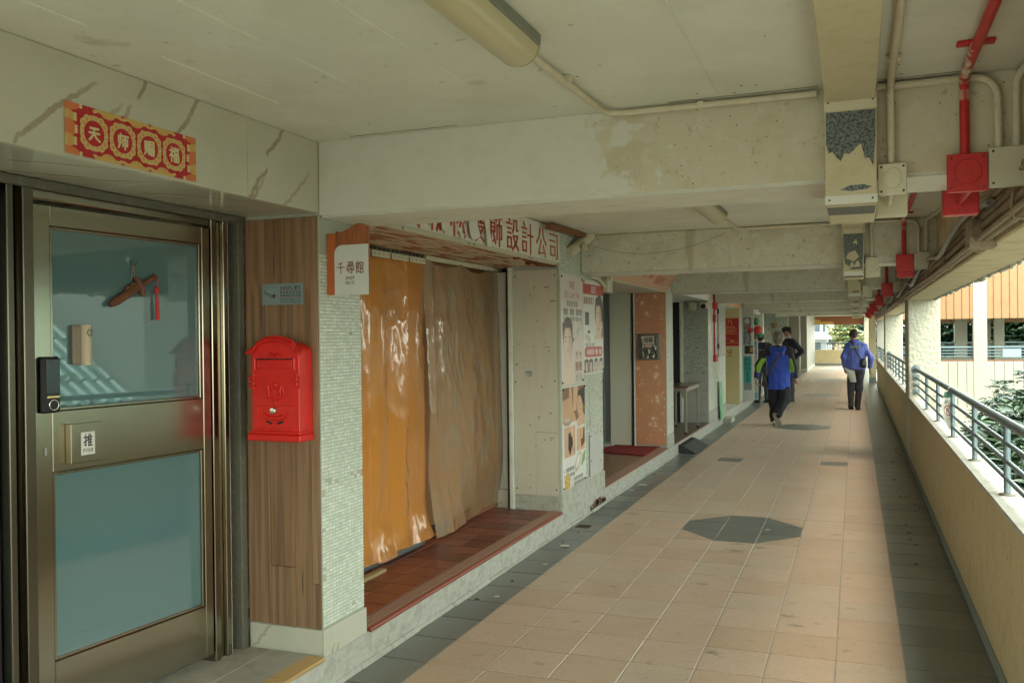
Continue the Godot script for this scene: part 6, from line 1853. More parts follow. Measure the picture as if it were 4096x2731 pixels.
# ---------------------------------------------------------------- the shops further on
func build_far_shops():
	# shop four: shutter door, folding table, white sign box
	var s4 = thing("grey_shutter_door", "dark grey folding shutter door behind the folding table", "door", Vector3(-1.02, 0.15, -5.5))
	for k in 12: pbox(s4, "slat", Vector3(-0.03 + 0.02 * (k % 2), 0, -1.5 + k * 0.25), Vector3(0.0 + 0.02 * (k % 2), 2.05, -1.256 + k * 0.25), MT.shutter, 0.006)
	pbox(s4, "guide", Vector3(0.03, 0, -1.52), Vector3(0.25, 2.05, -1.42), MT.black)  # black fill in place of the shaded gap beside the slats
	pbox(s4, "painted_post", Vector3(0.252, 0, -1.54), Vector3(0.292, 2.05, -1.44), MT.white_paint, 0.003)
	var st = thing("grey_wood_step", "worn grey wood step floor under the folding table", "step", Vector3(-0.7, 0.145, -5.48))
	for k in 8: pbox(st, "plank", Vector3(-0.32, 0.0, -1.55 + k * 0.388), Vector3(0.405, 0.010, -1.165 + k * 0.388), MT.step_wood, 0.002)
	var r = MB.new()
	r.tube([Vector3(0.408, -0.003, -1.55), Vector3(0.408, -0.003, 1.55)], 0.013, 10)
	part(st, "rounded_edge", r, MT.nosing_worn)
	var sb = thing("white_sign_box", "plain white slanted sign box over the folding table shop", "sign", Vector3(-0.30, 2.22, -5.5))
	var sbm = MB.new()
	sbm.prism([Vector2(-0.55, 0.0), Vector2(0.0, 0.0), Vector2(0.10, 0.32), Vector2(-0.55, 0.32)], 3.15, Transform3D(Basis.IDENTITY, Vector3(0, 0, -1.55)), 0.004)
	part(sb, "box", sbm, mat(L(0.66, 0.65, 0.60), 0.5))
	# folding table
	var tb = thing("folding_table", "small folding table with brown top and bare metal legs", "table", Vector3(-0.50, 0.155, -5.62))
	pbox(tb, "top", Vector3(-0.24, 0.70, -0.62), Vector3(0.20, 0.722, 0.60), mat(L(0.10, 0.055, 0.035), 0.3, {"coat": 0.5}), 0.004)
	pbox(tb, "edge_band", Vector3(-0.243, 0.696, -0.623), Vector3(0.203, 0.700, 0.603), mat(L(0.34, 0.2, 0.09), 0.5), 0.001)
	pbox(tb, "apron", Vector3(-0.20, 0.645, 0.52), Vector3(0.17, 0.694, 0.55), MT.leg_metal, 0.003)
	pbox(tb, "apron", Vector3(0.14, 0.645, -0.56), Vector3(0.17, 0.694, 0.515), MT.leg_metal, 0.003)
	for q in [[0.155, 0.535], [0.155, -0.55], [-0.20, 0.535], [-0.20, -0.55]]:
		var b = MB.new()
		b.box(Vector3(q[0] - 0.017, 0.025, q[1] - 0.017), Vector3(q[0] + 0.017, 0.66, q[1] + 0.017), 0.004)
		var lg = part(tb, "leg", b, MT.leg_metal)
		pbox(lg, "foot", Vector3(q[0] - 0.020, 0.0, q[1] - 0.020), Vector3(q[0] + 0.020, 0.035, q[1] + 0.020), MT.black, 0.004)
		var g = MB.new()
		g.prism([Vector2(0, 0), Vector2(0.085, 0), Vector2(0.02, -0.13), Vector2(0, -0.13)], 0.004, Transform3D(Basis(Vector3(-1 if q[0] > 0 else 1, 0, 0), Vector3.UP, Vector3(0, 0, 1)), Vector3(q[0], 0.65, q[1] + 0.019)))
		part(lg, "gusset", g, MT.leg_metal)
	# column with mosaic reveal, lower board, services
	var rv = thing("mosaic_reveal", "stained green mosaic reveal with a grey board below it", "wall", Vector3(-0.51, 0.13, -7.05))
	pbox(rv, "backing", Vector3(-0.21, 0.0, 0.0), Vector3(0.205, 2.08, 0.004), MT.cement)
	mosaic_panel(rv, "mosaic", Vector3(-0.21, 0.88, 0.004), Vector3(1, 0, 0), Vector3.UP, 0.412, 1.19, 0.0315, Color(0.36, 0.40, 0.31), 0.2, 0.01, [[0.05, 0.6, 0.3, 0.5, 0.05]])
	pbox(rv, "lower_board", Vector3(-0.212, 0.02, 0.004), Vector3(0.198, 0.878, 0.02), MT.grey_board, 0.003)
	for q in [-0.14, 0.12]: 
		var s = MB.new()
		s.ball(Vector3(q, 0.865, 0.021), Vector3(0.013, 0.013, 0.008), 8, 6)
		part(rv, "bolt", s, MT.screw)
	pbox(rv, "orange_tile", Vector3(0.0, 1.28, 0.006), Vector3(0.034, 1.305, 0.010), MT.orange_board)
	var rp = thing("red_fire_pipe", "red fire service pipe with round alarm bell on the mosaic column", "pipe", Vector3(-0.28, 1.20, -7.63))
	var p = MB.new()
	p.tube([Vector3(0.0, 0.0, 0), Vector3(0.0, 1.15, 0)], 0.017, 10)
	part(rp, "pipe", p, MT.red_paint)
	pbox(rp, "call_box", Vector3(-0.02, -0.03, -0.15), Vector3(0.035, 0.09, 0.06), MT.red_paint, 0.006)
	pbox(rp, "junction_box", Vector3(-0.02, 0.66, -0.04), Vector3(0.03, 0.79, 0.05), MT.red_paint, 0.005)
	pbox(rp, "back_plate", Vector3(-0.022, 0.90, -0.30), Vector3(-0.012, 1.0, 0.12), MT.red_paint, 0.003)
	var bl = MB.new()
	bl.lathe([[0.0, 0.055], [0.06, 0.045], [0.085, 0.015], [0.088, 0.0]], Transform3D(Basis(Vector3.FORWARD, PI / 2), Vector3(-0.005, 0.96, -0.13)), 20)
	part(rp, "bell", bl, MT.red_paint)
	var md = thing("meter_door", "weathered grey metal meter door high on the mosaic column", "cabinet door", Vector3(-0.297, 1.24, -8.55))
	pbox(md, "leaf", Vector3(0, 0, -0.46), Vector3(0.02, 0.94, 0.44), MT.grey_board, 0.004)
	for y in [0.15, 0.78]: pbox(md, "hinge", Vector3(0.0, y, 0.44), Vector3(0.03, y + 0.09, 0.47), MT.black, 0.003)
	var gp = thing("green_plank", "narrow mint green plank leaning on a concrete brick", "plank", Vector3(-0.262, 0.13, -8.2))
	var gb = MB.new()
	gb.obox(Vector3(0.0, 0.32, -0.03), Vector3(0.016, 0.68, 0.36), Basis(Vector3.RIGHT, -0.03) * Basis(Vector3.BACK, 0.05), 0.002)
	part(gp, "board", gb, mat(L(0.22, 0.46, 0.27), 0.6))
	var br = thing("concrete_brick", "grey concrete brick on the floor at the foot of the mosaic column", "brick", Vector3(-0.205, 0.0, -8.72))
	pbox(br, "block", Vector3(-0.085, 0.0, -0.27), Vector3(0.085, 0.10, 0.16), MT.concrete, 0.012)
	var cm = thing("corner_cameras", "two small beige camera housings under the white sign box", "camera", Vector3(-0.5, 2.09, -7.0))
	pbox(cm, "housing", Vector3(-0.10, -0.03, 0.0), Vector3(0.02, 0.10, 0.12), MT.box_paint, 0.012)
	pbox(cm, "housing", Vector3(0.09, -0.01, 0.0), Vector3(0.20, 0.10, 0.14), MT.box_paint, 0.012)
	var ce = MB.new()
	ce.ball(Vector3(0.15, 0.03, 0.14), Vector3(0.045, 0.04, 0.03), 10, 8)
	part(cm, "lens", ce, MT.black)
	# shop five: cream reveal with a red poster
	var s5 = thing("cream_reveal_panel", "cream yellow reveal board carrying the red poster and heart logo", "panel", Vector3(-0.5, 0.15, -11.40))
	pbox(s5, "board", Vector3(-0.25, 0.02, 0.0), Vector3(0.195, 2.07, 0.012), mat(L(0.56, 0.47, 0.24), 0.55), 0.003)
	var him = Image.create(128, 128, false, Image.FORMAT_RGB8)
	him.fill(L(0.56, 0.47, 0.24))
	var hr = L(0.50, 0.03, 0.02)
	var heart = []
	for k in 33:
		var t = TAU * k / 32
		heart.append(Vector2(64 + 2.9 * 16 * pow(sin(t), 3), 44 - 2.6 * (13 * cos(t) - 5 * cos(2 * t) - 2 * cos(3 * t) - cos(4 * t))))
	strokes(him, heart, 9, hr)
	strokes(him, [Vector2(30, 44), Vector2(62, 70), Vector2(88, 46), Vector2(76, 34), Vector2(60, 50)], 7, hr)
	strokes(him, [Vector2(64, 84), Vector2(96, 48)], 6, hr)
	han(him, "香港義工服務", Rect2(12, 102, 104, 12), L(0.12, 0.08, 0.05), 0.1)
	fillr(him, 26, 118, 78, 3, L(0.2, 0.14, 0.08))
	var hq = MB.new()
	hq.quad(Vector3(-0.085, 1.01, 0.0128), Vector3(0.06, 1.01, 0.0128), Vector3(0.06, 1.185, 0.0128), Vector3(-0.085, 1.185, 0.0128))
	part(s5, "heart_logo", hq, mat(Color.WHITE, 0.5, {"tex": itex(him)}))
	var rp2 = thing("anniversary_poster", "red poster with a gold number 75 and a bridge drawing", "poster", Vector3(-0.5, 1.395, -11.386))
	var ri = Image.create(192, 384, false, Image.FORMAT_RGB8)
	ri.fill(L(0.42, 0.015, 0.018))
	var gd = L(0.62, 0.36, 0.12)
	latin(ri, "75", Rect2(34, 24, 74, 66), gd)
	han(ri, "熱烈慶祝", Rect2(22, 112, 116, 28), gd, 0.10)
	han(ri, "中華人民國成立七十五周年", Rect2(18, 148, 150, 12), gd, 0.1)
	latin(ri, "CELEBRATING", Rect2(18, 170, 128, 20), gd, "Droid Sans", 700)
	fillr(ri, 20, 202, 110, 4, gd); fillr(ri, 20, 214, 140, 4, gd)
	strokes(ri, [Vector2(0, 322), Vector2(40, 262), Vector2(96, 318), Vector2(130, 300), Vector2(192, 330)], 2, gd)
	for k in 10: line(ri, Vector2(40, 264), Vector2(4 + k * 10, 318), 1, gd.lerp(L(0.42, 0.015, 0.018), 0.4))
	area(ri, [Vector2(70, 330), Vector2(76, 306), Vector2(100, 296), Vector2(124, 306), Vector2(130, 330)], gd, 0.8); fillr(ri, 10, 340, 172, 4, gd)
	var rq = MB.new()
	rq.quad(Vector3(-0.12, 0.0, 0), Vector3(0.19, 0.0, 0), Vector3(0.19, 0.60, 0), Vector3(-0.12, 0.60, 0))
	part(rp2, "print", rq, mat(Color.WHITE, 0.35, {"tex": itex(ri)}))
	pbox(rp2, "backing", Vector3(-0.121, -0.001, -0.0012), Vector3(0.191, 0.601, -0.0005), MT.paper)
	var s5s = thing("orange_small_sign", "small orange shop sign above the cream reveal panel", "sign", Vector3(-0.30, 2.22, -10.4))
	var os = Image.create(512, 64, false, Image.FORMAT_RGB8)
	os.fill(L(0.62, 0.30, 0.06))
	han(os, "香港家長聯會服務中心", Rect2(60, 10, 420, 42), L(0.45, 0.03, 0.02), 0.1)
	var oq = MB.new()
	oq.quad(Vector3(0.0, 0.0, 1.2), Vector3(0.0, 0.0, -1.3), Vector3(0.10, 0.30, -1.3), Vector3(0.10, 0.30, 1.2))
	part(s5s, "face", oq, mat(Color.WHITE, 0.5, {"tex": itex(os)}))
	pbox(s5s, "soffit", Vector3(-0.5, -0.01, -1.0), Vector3(-0.005, 0.0, 1.2), MT.white_paint)
	var s5d = thing("cream_shop_step", "bare concrete step floor before the cream reveal panel", "step", Vector3(-0.6, 0.145, -10.3))
	pbox(s5d, "slab", Vector3(-0.6, 0.0, -1.1), Vector3(0.31, 0.012, 1.15), MT.beam, 0.004)
	# stationery shop: open aluminium leaf with papers, magazine rack, hanging balls
	var al = thing("aluminium_leaf", "open aluminium glazed leaf pasted with notices at the stationery shop", "door", Vector3(-0.20, 0.16, -12.2))
	for q in [["stile", -0.145, -0.118, 0.0, 2.06], ["stile", 0.055, 0.115, 0.0, 2.06], ["rail", -0.117, 0.054, 1.86, 2.06], ["rail", -0.117, 0.054, 0.0, 0.24], ["rail", -0.117, 0.054, 1.00, 1.25]]:
		pbox(al, q[0], Vector3(q[1], q[3], -0.03), Vector3(q[2], q[4], 0.0), MT.alu_light, 0.003)
	pbox(al, "glass_pane", Vector3(-0.117, 0.24, -0.018), Vector3(0.054, 1.0, -0.012), mat(L(0.25, 0.27, 0.25), 0.1))
	pbox(al, "glass_pane", Vector3(-0.117, 1.25, -0.018), Vector3(0.054, 1.86, -0.012), mat(L(0.20, 0.22, 0.22), 0.1))
	var tim = Image.create(128, 224, false, Image.FORMAT_RGB8)
	tim.fill(L(0.02, 0.34, 0.27))
	var tk = L(0.02, 0.09, 0.10)
	han(tim, "影印", Rect2(14, 8, 96, 34), tk, 0.09); han(tim, "釘裝", Rect2(14, 48, 96, 32), tk, 0.09); han(tim, "過膠", Rect2(14, 86, 96, 32), tk, 0.09)
	fillr(tim, 0, 122, 128, 2, L(0.01, 0.2, 0.16))
	han(tim, "服務", Rect2(40, 128, 56, 92), tk, 0.11, 0.05, true)
	var tq = MB.new()
	tq.quad(Vector3(-0.115, 0.40, -0.010), Vector3(0.052, 0.40, -0.010), Vector3(0.052, 0.985, -0.010), Vector3(-0.115, 0.985, -0.010))
	part(al, "teal_notice", tq, mat(Color.WHITE, 0.4, {"tex": itex(tim)}))
	var cim = Image.create(128, 352, false, Image.FORMAT_RGB8)
	cim.fill(L(0.14, 0.18, 0.20))
	var cr = RandomNumberGenerator.new()
	cr.seed = 5
	for k in 90:
		oval(cim, Vector2(cr.randf() * 128, cr.randf() * 352), Vector2(cr.randf_range(4, 18), cr.randf_range(4, 16)), [L(0.45, 0.42, 0.38), L(0.07, 0.16, 0.26), L(0.40, 0.10, 0.08), L(0.10, 0.09, 0.09), L(0.45, 0.30, 0.16), L(0.30, 0.36, 0.36)][k % 6], 3, cr.randf() * 3)
	oval(cim, Vector2(66, 46), Vector2(44, 34), L(0.55, 0.54, 0.48), 3)
	fillr(cim, 0, 92, 128, 30, L(0.10, 0.28, 0.36)); han(cim, "自助拍照", Rect2(8, 96, 112, 22), L(0.5, 0.06, 0.05), 0.12)
	var cq = MB.new()
	cq.quad(Vector3(-0.115, 1.255, -0.010), Vector3(0.052, 1.255, -0.010), Vector3(0.052, 1.855, -0.010), Vector3(-0.115, 1.855, -0.010))
	part(al, "pasted_cards", cq, mat(Color.WHITE, 0.4, {"tex": itex(cim)}))
	pbox(al, "black_reader", Vector3(-0.088, 1.05, 0.001), Vector3(0.098, 1.235, 0.02), MT.black, 0.006)
	pbox(al, "yellow_panel", Vector3(0.03, 1.09, 0.0201), Vector3(0.09, 1.20, 0.022), mat(L(0.40, 0.26, 0.07), 0.5))
	var rk = thing("magazine_rack", "tall narrow rack of magazines and snacks beside the glazed leaf", "rack", Vector3(-0.085, 0.16, -12.6))
	pbox(rk, "frame", Vector3(-0.05, 0.0, -0.05), Vector3(0.04, 1.34, 0.0), MT.alu_light, 0.003)
	for k in 5: pbox(rk, "magazine", Vector3(-0.045, 0.52 + k * 0.165, 0.001), Vector3(0.036, 0.675 + k * 0.165, 0.008), MT.mags[k % 3], 0.001)
	for k in 3: pbox(rk, "snack_card", Vector3(-0.045, 0.02 + k * 0.165, 0.001), Vector3(0.036, 0.175 + k * 0.165, 0.010), MT.mags[(k + 1) % 3], 0.001)
	pbox(rk, "red_packets", Vector3(-0.04, 1.36, -0.03), Vector3(0.02, 1.62, 0.0), mat(L(0.34, 0.06, 0.05), 0.5), 0.01)
	build_balls()
	var en = thing("stationery_entrance", "white painted entrance jamb and header of the stationery shop", "shop front", Vector3(-0.35, 0.0, -14.2))
	pbox(en, "header", Vector3(-0.8, 2.16, -2.1), Vector3(0.02, CEIL, 2.3), MT.white_paint, 0.004)
	pbox(en, "floor", Vector3(-1.4, 0.0, -2.3), Vector3(0.06, 0.10, 1.4), MT.concrete, 0.004)
	pbox(en, "inner_wall", Vector3(-1.35, 0.1, -2.2), Vector3(-1.25, CEIL, 2.2), MT.white_paint)

func build_balls():
	var red = mat(L(0.62, 0.06, 0.045), 0.35)
	var blk = MT.black
	# a toy football: a red ball with raised black pentagons
	var C = [[Vector3(0.004 - 0.155, 1.735, -12.28), 0.098, 0], [Vector3(0.0, 1.742, -12.30), 0.098, 1], [Vector3(0.0, 1.655, -12.46), 0.092, 2], [Vector3(-0.075, 1.93, -12.42), 0.088, 3]]
	var names = ["hanging red toy football with black patches beside the glazed leaf", "hanging red spotted ball touching the toy football", "hanging green striped ball below the spotted ball", "hanging plain green ball above the other balls"]
	var green = mat(Color.WHITE, 0.35, {"tex": itex(stripe_image()), "world": false})
	for q in C:
		var t = thing("hanging_ball", names[q[2]], "ball", q[0], "balls hanging at the stationery shop")
		var b = MB.new()
		b.ball(Vector3.ZERO, Vector3.ONE * q[1], 24, 16)
		part(t, "ball", b, red if q[2] < 2 else (green if q[2] == 2 else mat(L(0.04, 0.26, 0.10), 0.35)))
		if q[2] == 0:
			for d in [Vector3(0.55, 0.25, 0.8), Vector3(-0.45, -0.15, 0.88), Vector3(0.1, -0.85, 0.5), Vector3(-0.35, 0.8, 0.5), Vector3(0.9, -0.3, 0.2), Vector3(-0.95, 0.2, 0.1)]:
				var n = d.normalized()
				var u = n.cross(Vector3.UP).normalized()
				var w = u.cross(n)
				var m = MB.new()
				for k in 5:
					var a0 = TAU * k / 5.0; var a1 = TAU * (k + 1) / 5.0
					var p0 = (n + (u * cos(a0) + w * sin(a0)) * 0.32).normalized() * (q[1] + 0.0015); var p1 = (n + (u * cos(a1) + w * sin(a1)) * 0.32).normalized() * (q[1] + 0.0015)
					m.tri(n * (q[1] + 0.0015), p0, p1)
				part(t, "patch", m, blk)
		elif q[2] == 1:
			var m = MB.new()
			for k in 46:
				var an = k * 2.4; var h = 1 - 2 * (k + 0.5) / 46
				var n = Vector3(sqrt(1 - h * h) * cos(an), h, sqrt(1 - h * h) * sin(an))
				m.ball(n * q[1], Vector3.ONE * 0.0055, 6, 4)
			part(t, "spots", m, blk)
		var s = MB.new()
		s.tube([Vector3(0, q[1] - 0.003, 0), Vector3(0.01, q[1] + 0.16, 0)], 0.002, 5)
		part(t, "string", s, MT.paper)
func stripe_image() -> Image:
	var im = Image.create(128, 64, false, Image.FORMAT_RGB8)
	im.fill(L(0.05, 0.30, 0.12))
	for k in 8: strokes(im, [Vector2(k * 16, 0), Vector2(k * 16 + 6, 16), Vector2(k * 16 - 3, 32), Vector2(k * 16 + 6, 48), Vector2(k * 16, 64)], 5, L(0.015, 0.06, 0.03))
	return im

# ---------------------------------------------------------------- pipes, boxes and lights under the ceiling
func bend(pts: Array, r: float, n := 5) -> Array:
	# rounds the corners of a path
	var out = [pts[0]]
	for i in range(1, pts.size() - 1):
		var a = pts[i - 1]; var p = pts[i]; var b = pts[i + 1]
		var d0 = (a - p); var d1 = (b - p)
		var rr = min(r, min(d0.length(), d1.length()) * 0.49)
		var s = p + d0.normalized() * rr; var e = p + d1.normalized() * rr
		for k in n + 1:
			var t = float(k) / n
			out.append(s.lerp(p, t).lerp(p.lerp(e, t), t))
	out.append(pts[-1])
	return out
func saddle(parent, p, m, along_x := false):
	var b = MB.new()
	b.obox(p, Vector3(0.028, 0.022, 0.05) if along_x else Vector3(0.05, 0.022, 0.028), Basis.IDENTITY, 0.004)
	return part(parent, "saddle", b, m)
func lid_box(called, label, group, o: Vector3, w, h, d, m, octagon = false):
	# a cast box on the near face of a beam, with a screwed lid
	var t = thing(called, label, "junction box", o, group)
	pbox(t, "body", Vector3(0, 0, 0), Vector3(w, h, d), m, 0.004)
	var lid = pbox(t, "lid", Vector3(-0.004, -0.004, d + 0.0005), Vector3(w + 0.004, h + 0.004, d + 0.010), m, 0.003)
	for q in [[0.08, 0.08], [0.92, 0.08], [0.08, 0.92], [0.92, 0.92]]:
		var s = MB.new()
		s.ball(Vector3(w * q[0], h * q[1], d + 0.010), Vector3(0.0045, 0.0045, 0.003), 8, 5)
		part(lid, "screw", s, MT.screw)
	if octagon:
		var ring = []
		for k in 9:
			var an = TAU * (k + 0.5) / 8
			ring.append(Vector3(w / 2 + cos(an) * w * 0.37, h / 2 + sin(an) * h * 0.37, d + 0.010))
		var b = MB.new()
		b.tube(ring, 0.0035, 6, false)
		part(lid, "raised_rim", b, m)
	return t
func build_services():
	# fluorescent fittings in each bay
	for i in range(0, 5):
		var z0 = BEAMS[i + 1] + 0.97 if i < 4 else BEAMS[5] + 0.97
		var near = i == 0
		var t = thing("ceiling_light", "long unlit fluorescent light fitting in the bay before the near beam" if near else "long unlit fluorescent light fitting in the %s ceiling bay past the near beam" % ORD[i], "light", Vector3(1.07, CEIL, z0), "" if near else "further ceiling lights")
		pbox(t, "backplate", Vector3(-0.03, -0.035, 0.02), Vector3(0.075, -0.001, 1.24), mat(L(0.20, 0.21, 0.17), 0.6), 0.003)
		# diffuser: a trough of acrylic, round in section
		var rows = []
		for k in 13:
			var an = PI * (k / 12.0)
			var ln = []
			for j in 5:
				var e = [0.0, 0.02, 0.5, 0.98, 1.0][j]
				var sh = 0.86 if j in [0, 4] else 1.0
				ln.append(Vector3(-cos(an) * 0.068 * sh, -0.022 - sin(an) * 0.072 * sh, e * 1.25))
			rows.append(ln)
		var b = MB.new()
		b.sheet(rows)
		for e in [0.0, 1.25]:
			for k in 12:
				var a0 = PI * k / 12.0; var a1 = PI * (k + 1) / 12.0
				b.tri(Vector3(0, -0.022, e), Vector3(-cos(a0) * 0.066, -0.022 - sin(a0) * 0.065, e), Vector3(-cos(a1) * 0.066, -0.022 - sin(a1) * 0.065, e))
		part(t, "diffuser", b, MT.diffuser)
		for x in [-0.05, 0.045]:
			var tb = MB.new()
			tb.tube([Vector3(x * 0.6, -0.052, 0.04), Vector3(x * 0.6, -0.052, 1.21)], 0.006, 6)
			part(t, "diffuser_rib", tb, MT.diffuser)
	# conduits feeding them: along the ceiling, then along the beam corner to the duct
	for i in range(1, 5):
		var zb = BEAMS[i]
		var t = thing("ceiling_conduit", "painted conduit bending from a light fitting along the %s beam's top corner" % ORD[i], "conduit", Vector3(1.1, 2.53, zb), "conduits from the ceiling lights")
		var b = MB.new()
		b.tube(bend([Vector3(-0.035, 0.0, 0.98), Vector3(-0.005, 0.0, 0.03), Vector3(0.80, 0.0, 0.022)], 0.09), 0.013, 10)
		part(t, "pipe", b, MT.conduit)
		saddle(t, Vector3(-0.02, 0.008, 0.55), MT.conduit)
		saddle(t, Vector3(0.37, 0.004, 0.018), MT.conduit, true)
		var b2 = MB.new()
		b2.tube(bend([Vector3(1.01, 0.0, 0.020), Vector3(1.40, 0.0, 0.020), Vector3(1.40, -0.28, 0.030)], 0.09, 8), 0.014, 10)
		part(t, "pipe", b2, MT.conduit)
	# square duct that steps down round every beam
	var du = thing("cable_duct", "cream painted metal cable duct with peeled galvanised patches stepping under the beams", "duct", Vector3(1.93, 2.10, 0))
	var dl = 0.175
	for i in range(0, BEAMS.size()):
		var zb = BEAMS[i]
		var zn = BEAMS[i + 1] if i + 1 < BEAMS.size() else zb - 5.0
		var narrow = 0.0 if i < 2 else 0.01
		pbox(du, "drop_front", Vector3(narrow, 0.0, zb + 0.003), Vector3(dl - narrow, 0.37, zb + 0.10), MT.duct_paint, 0.003)
		pbox(du, "under_run", Vector3(narrow, 0.0, zb - 0.40), Vector3(dl - narrow, 0.095, zb + 0.0), MT.duct_paint, 0.003)
		pbox(du, "drop_back", Vector3(narrow, -0.002, zb - 0.50), Vector3(dl - narrow, 0.37, zb - 0.403), MT.duct_paint, 0.003)
		pbox(du, "ceiling_run", Vector3(0.003, 0.372, zn + 0.10), Vector3(dl - 0.003, 0.449, zb - 0.50), MT.duct_paint, 0.003)
		# joint plate
		pbox(du, "joint_plate", Vector3(-0.002, 0.34, zb + 0.1005), Vector3(dl + 0.002, 0.40, zb + 0.1035), MT.box_paint, 0.001)
		pbox(du, "joint_plate", Vector3(narrow - 0.001, 0.0, zb + 0.1005), Vector3(dl - narrow + 0.001, 0.032, zb + 0.103), MT.white_paint, 0.001)
		# bare galvanised areas where the paint has come off, with ragged outlines
		var r = RandomNumberGenerator.new()
		r.seed = 300 + i
		var P = [Vector2(0.004 + narrow, 0.335), Vector2(0.004 + narrow, 0.22)]
		var base = [0.0, 0.175, 0.09, 0.24, 0.2, 0.2, 0.2, 0.2][i]
		for k in 12:
			P.append(Vector2(0.012 + narrow + k * (dl - 0.024 - 2 * narrow) / 11.0, base + 0.02 * sin(k * 1.3 + i) + r.randf_range(-0.018, 0.012) + (0.05 if k in [7, 8] else 0.0) - (0.04 if k > 9 else 0.0)))
		P.append(Vector2(dl - 0.004 - narrow, 0.24)); P.append(Vector2(dl - 0.004 - narrow, 0.335))
		var b = MB.new()
		b.prism(P, 0.001, Transform3D(Basis.IDENTITY, Vector3(0, 0, zb + 0.1002)))
		part(du, "bare_galvanised_patch", b, MT.galv)
		var b3 = MB.new()
		b3.prism([Vector2(0.05, 0.052), Vector2(0.09, 0.045), Vector2(0.14, 0.050), Vector2(0.158, 0.058), Vector2(0.13, 0.068), Vector2(0.08, 0.066)], 0.001, Transform3D(Basis.IDENTITY, Vector3(0, 0, zb + 0.1002)))
		part(du, "bare_galvanised_patch", b3, MT.galv)
		if i == 2:
			for q in [[[0.03, 0.14], [0.09, 0.11], [0.13, 0.15], [0.10, 0.20], [0.05, 0.18]], [[0.08, 0.26], [0.12, 0.25], [0.11, 0.29]]]:
				var pp = []
				for v in q: pp.append(Vector2(v[0], v[1]))
				var b4 = MB.new()
				b4.prism(pp, 0.0008, Transform3D(Basis.IDENTITY, Vector3(0, 0, zb + 0.1014)))
				part(du, "paint_remnant", b4, MT.duct_paint)
		for q in [[0.012, 0.37], [0.163, 0.37], [0.014, 0.016], [0.16, 0.016]]:
			var s = MB.new()
			s.ball(Vector3(q[0], q[1], zb + 0.1036), Vector3(0.004, 0.004, 0.003), 6, 4)
			part(du, "screw", s, MT.screw)
		pbox(du, "bare_foot", Vector3(0.004 + narrow, -0.0015, zb - 0.2), Vector3(dl - 0.004 - narrow, -0.0003, zb + 0.02), MT.galv)
	# boxes and pipes on every beam
	for i in range(1, BEAMS.size()):
		var zb = BEAMS[i]
		var g = "boxes on the arcade beams"
		var near = i == 1
		lid_box("cream_junction_box", "cream junction box with octagonal lid on the %s beam beside the duct" % ORD[i], g, Vector3(2.113, 2.134, zb + 0.002), 0.088, 0.105, 0.045, MT.box_paint, true)
		lid_box("red_junction_box", "red painted junction box hanging on the edge of the %s beam" % ORD[i], "red boxes on the arcade beams", Vector3(2.338 - (0.0 if i < 5 else 0.03), 2.128, zb + 0.002), 0.122, 0.125, 0.05, MT.red_paint, near)
		lid_box("grey_cable_box", "grey beige cable box next to the red box on the %s beam" % ORD[i], "grey boxes on the arcade beams", Vector3(2.470, 2.136, zb + 0.002), 0.122, 0.132, 0.05, MT.grey_box)
		var rb = thing("red_rear_box", "flat red box fixed under the back edge of the %s beam" % ORD[i], "junction box", Vector3(2.36, 2.10, zb - 0.48), "red boxes behind the beams")
		pbox(rb, "body", Vector3(0, 0, 0), Vector3(0.13, 0.11, 0.075), MT.red_paint, 0.004)
		var st = MB.new()
		st.tube([Vector3(0.06, 0.05, 0.075), Vector3(0.06, 0.05, 0.50)], 0.012, 8)
		part(rb, "pipe_stub", st, MT.red_paint)
		var cb = thing("cream_rear_box", "flat cream box fixed under the back edge of the %s beam" % ORD[i], "junction box", Vector3(2.11, 2.11, zb - 0.48), "cream boxes behind the beams")
		pbox(cb, "body", Vector3(0, 0, 0), Vector3(0.12, 0.10, 0.075), MT.box_paint, 0.004)
		st = MB.new()
		st.tube([Vector3(0.05, 0.05, 0.075), Vector3(0.045, 0.05, 0.50)], 0.010, 8)
		part(cb, "pipe_stub", st, MT.box_paint)
		# ceiling runs dropping to the boxes
		var zp = BEAMS[i - 1] - 0.4
		var rc = thing("red_conduit", "red conduit with flaking white paint dropping down the %s beam" % ORD[i], "conduit", Vector3(2.395, 2.25, zb), "red conduits under the ceiling")
		var b = MB.new()
		b.tube(bend([Vector3(0, 0.002, 0.028), Vector3(0, 0.26, 0.028), Vector3(-0.005, 0.275, 0.10), Vector3(-0.01, 0.278, zp - zb)], 0.05), 0.0165, 12)
		part(rc, "pipe", b, MT.red_paint)
		var pe = MB.new()
		pe.tube(bend([Vector3(0, 0.20, 0.028), Vector3(0, 0.26, 0.028), Vector3(-0.005, 0.275, 0.10), Vector3(-0.007, 0.2765, 0.42)], 0.05), 0.0172, 12)
		part(rc, "flaked_paint", pe, MT.red_peeled)
		pbox(rc, "clamp", Vector3(-0.06, 0.286, 0.38), Vector3(0.05, 0.298, 0.42), MT.red_paint, 0.003)
		var cc = thing("cream_conduit", "cream conduit running down the %s beam to a junction box" % ORD[i], "conduit", Vector3(2.155, 2.24, zb), "cream conduits under the ceiling")
		b = MB.new()
		b.tube(bend([Vector3(0, 0.0, 0.024), Vector3(0, 0.27, 0.024), Vector3(-0.002, 0.292, 0.09), Vector3(-0.005, 0.294, zp - zb)], 0.05), 0.0135, 12)
		part(cc, "pipe", b, MT.conduit)
		saddle(cc, Vector3(0, 0.296, 0.35), MT.conduit)
		var c3 = MB.new()
		c3.tube(bend([Vector3(0.402, 0.03, 0.022), Vector3(0.402, 0.28, 0.022), Vector3(0.43, 0.296, 0.12), Vector3(0.47, 0.298, 0.5), Vector3(0.47, 0.298, min(3.5, zp - zb))], 0.06), 0.0135, 12)
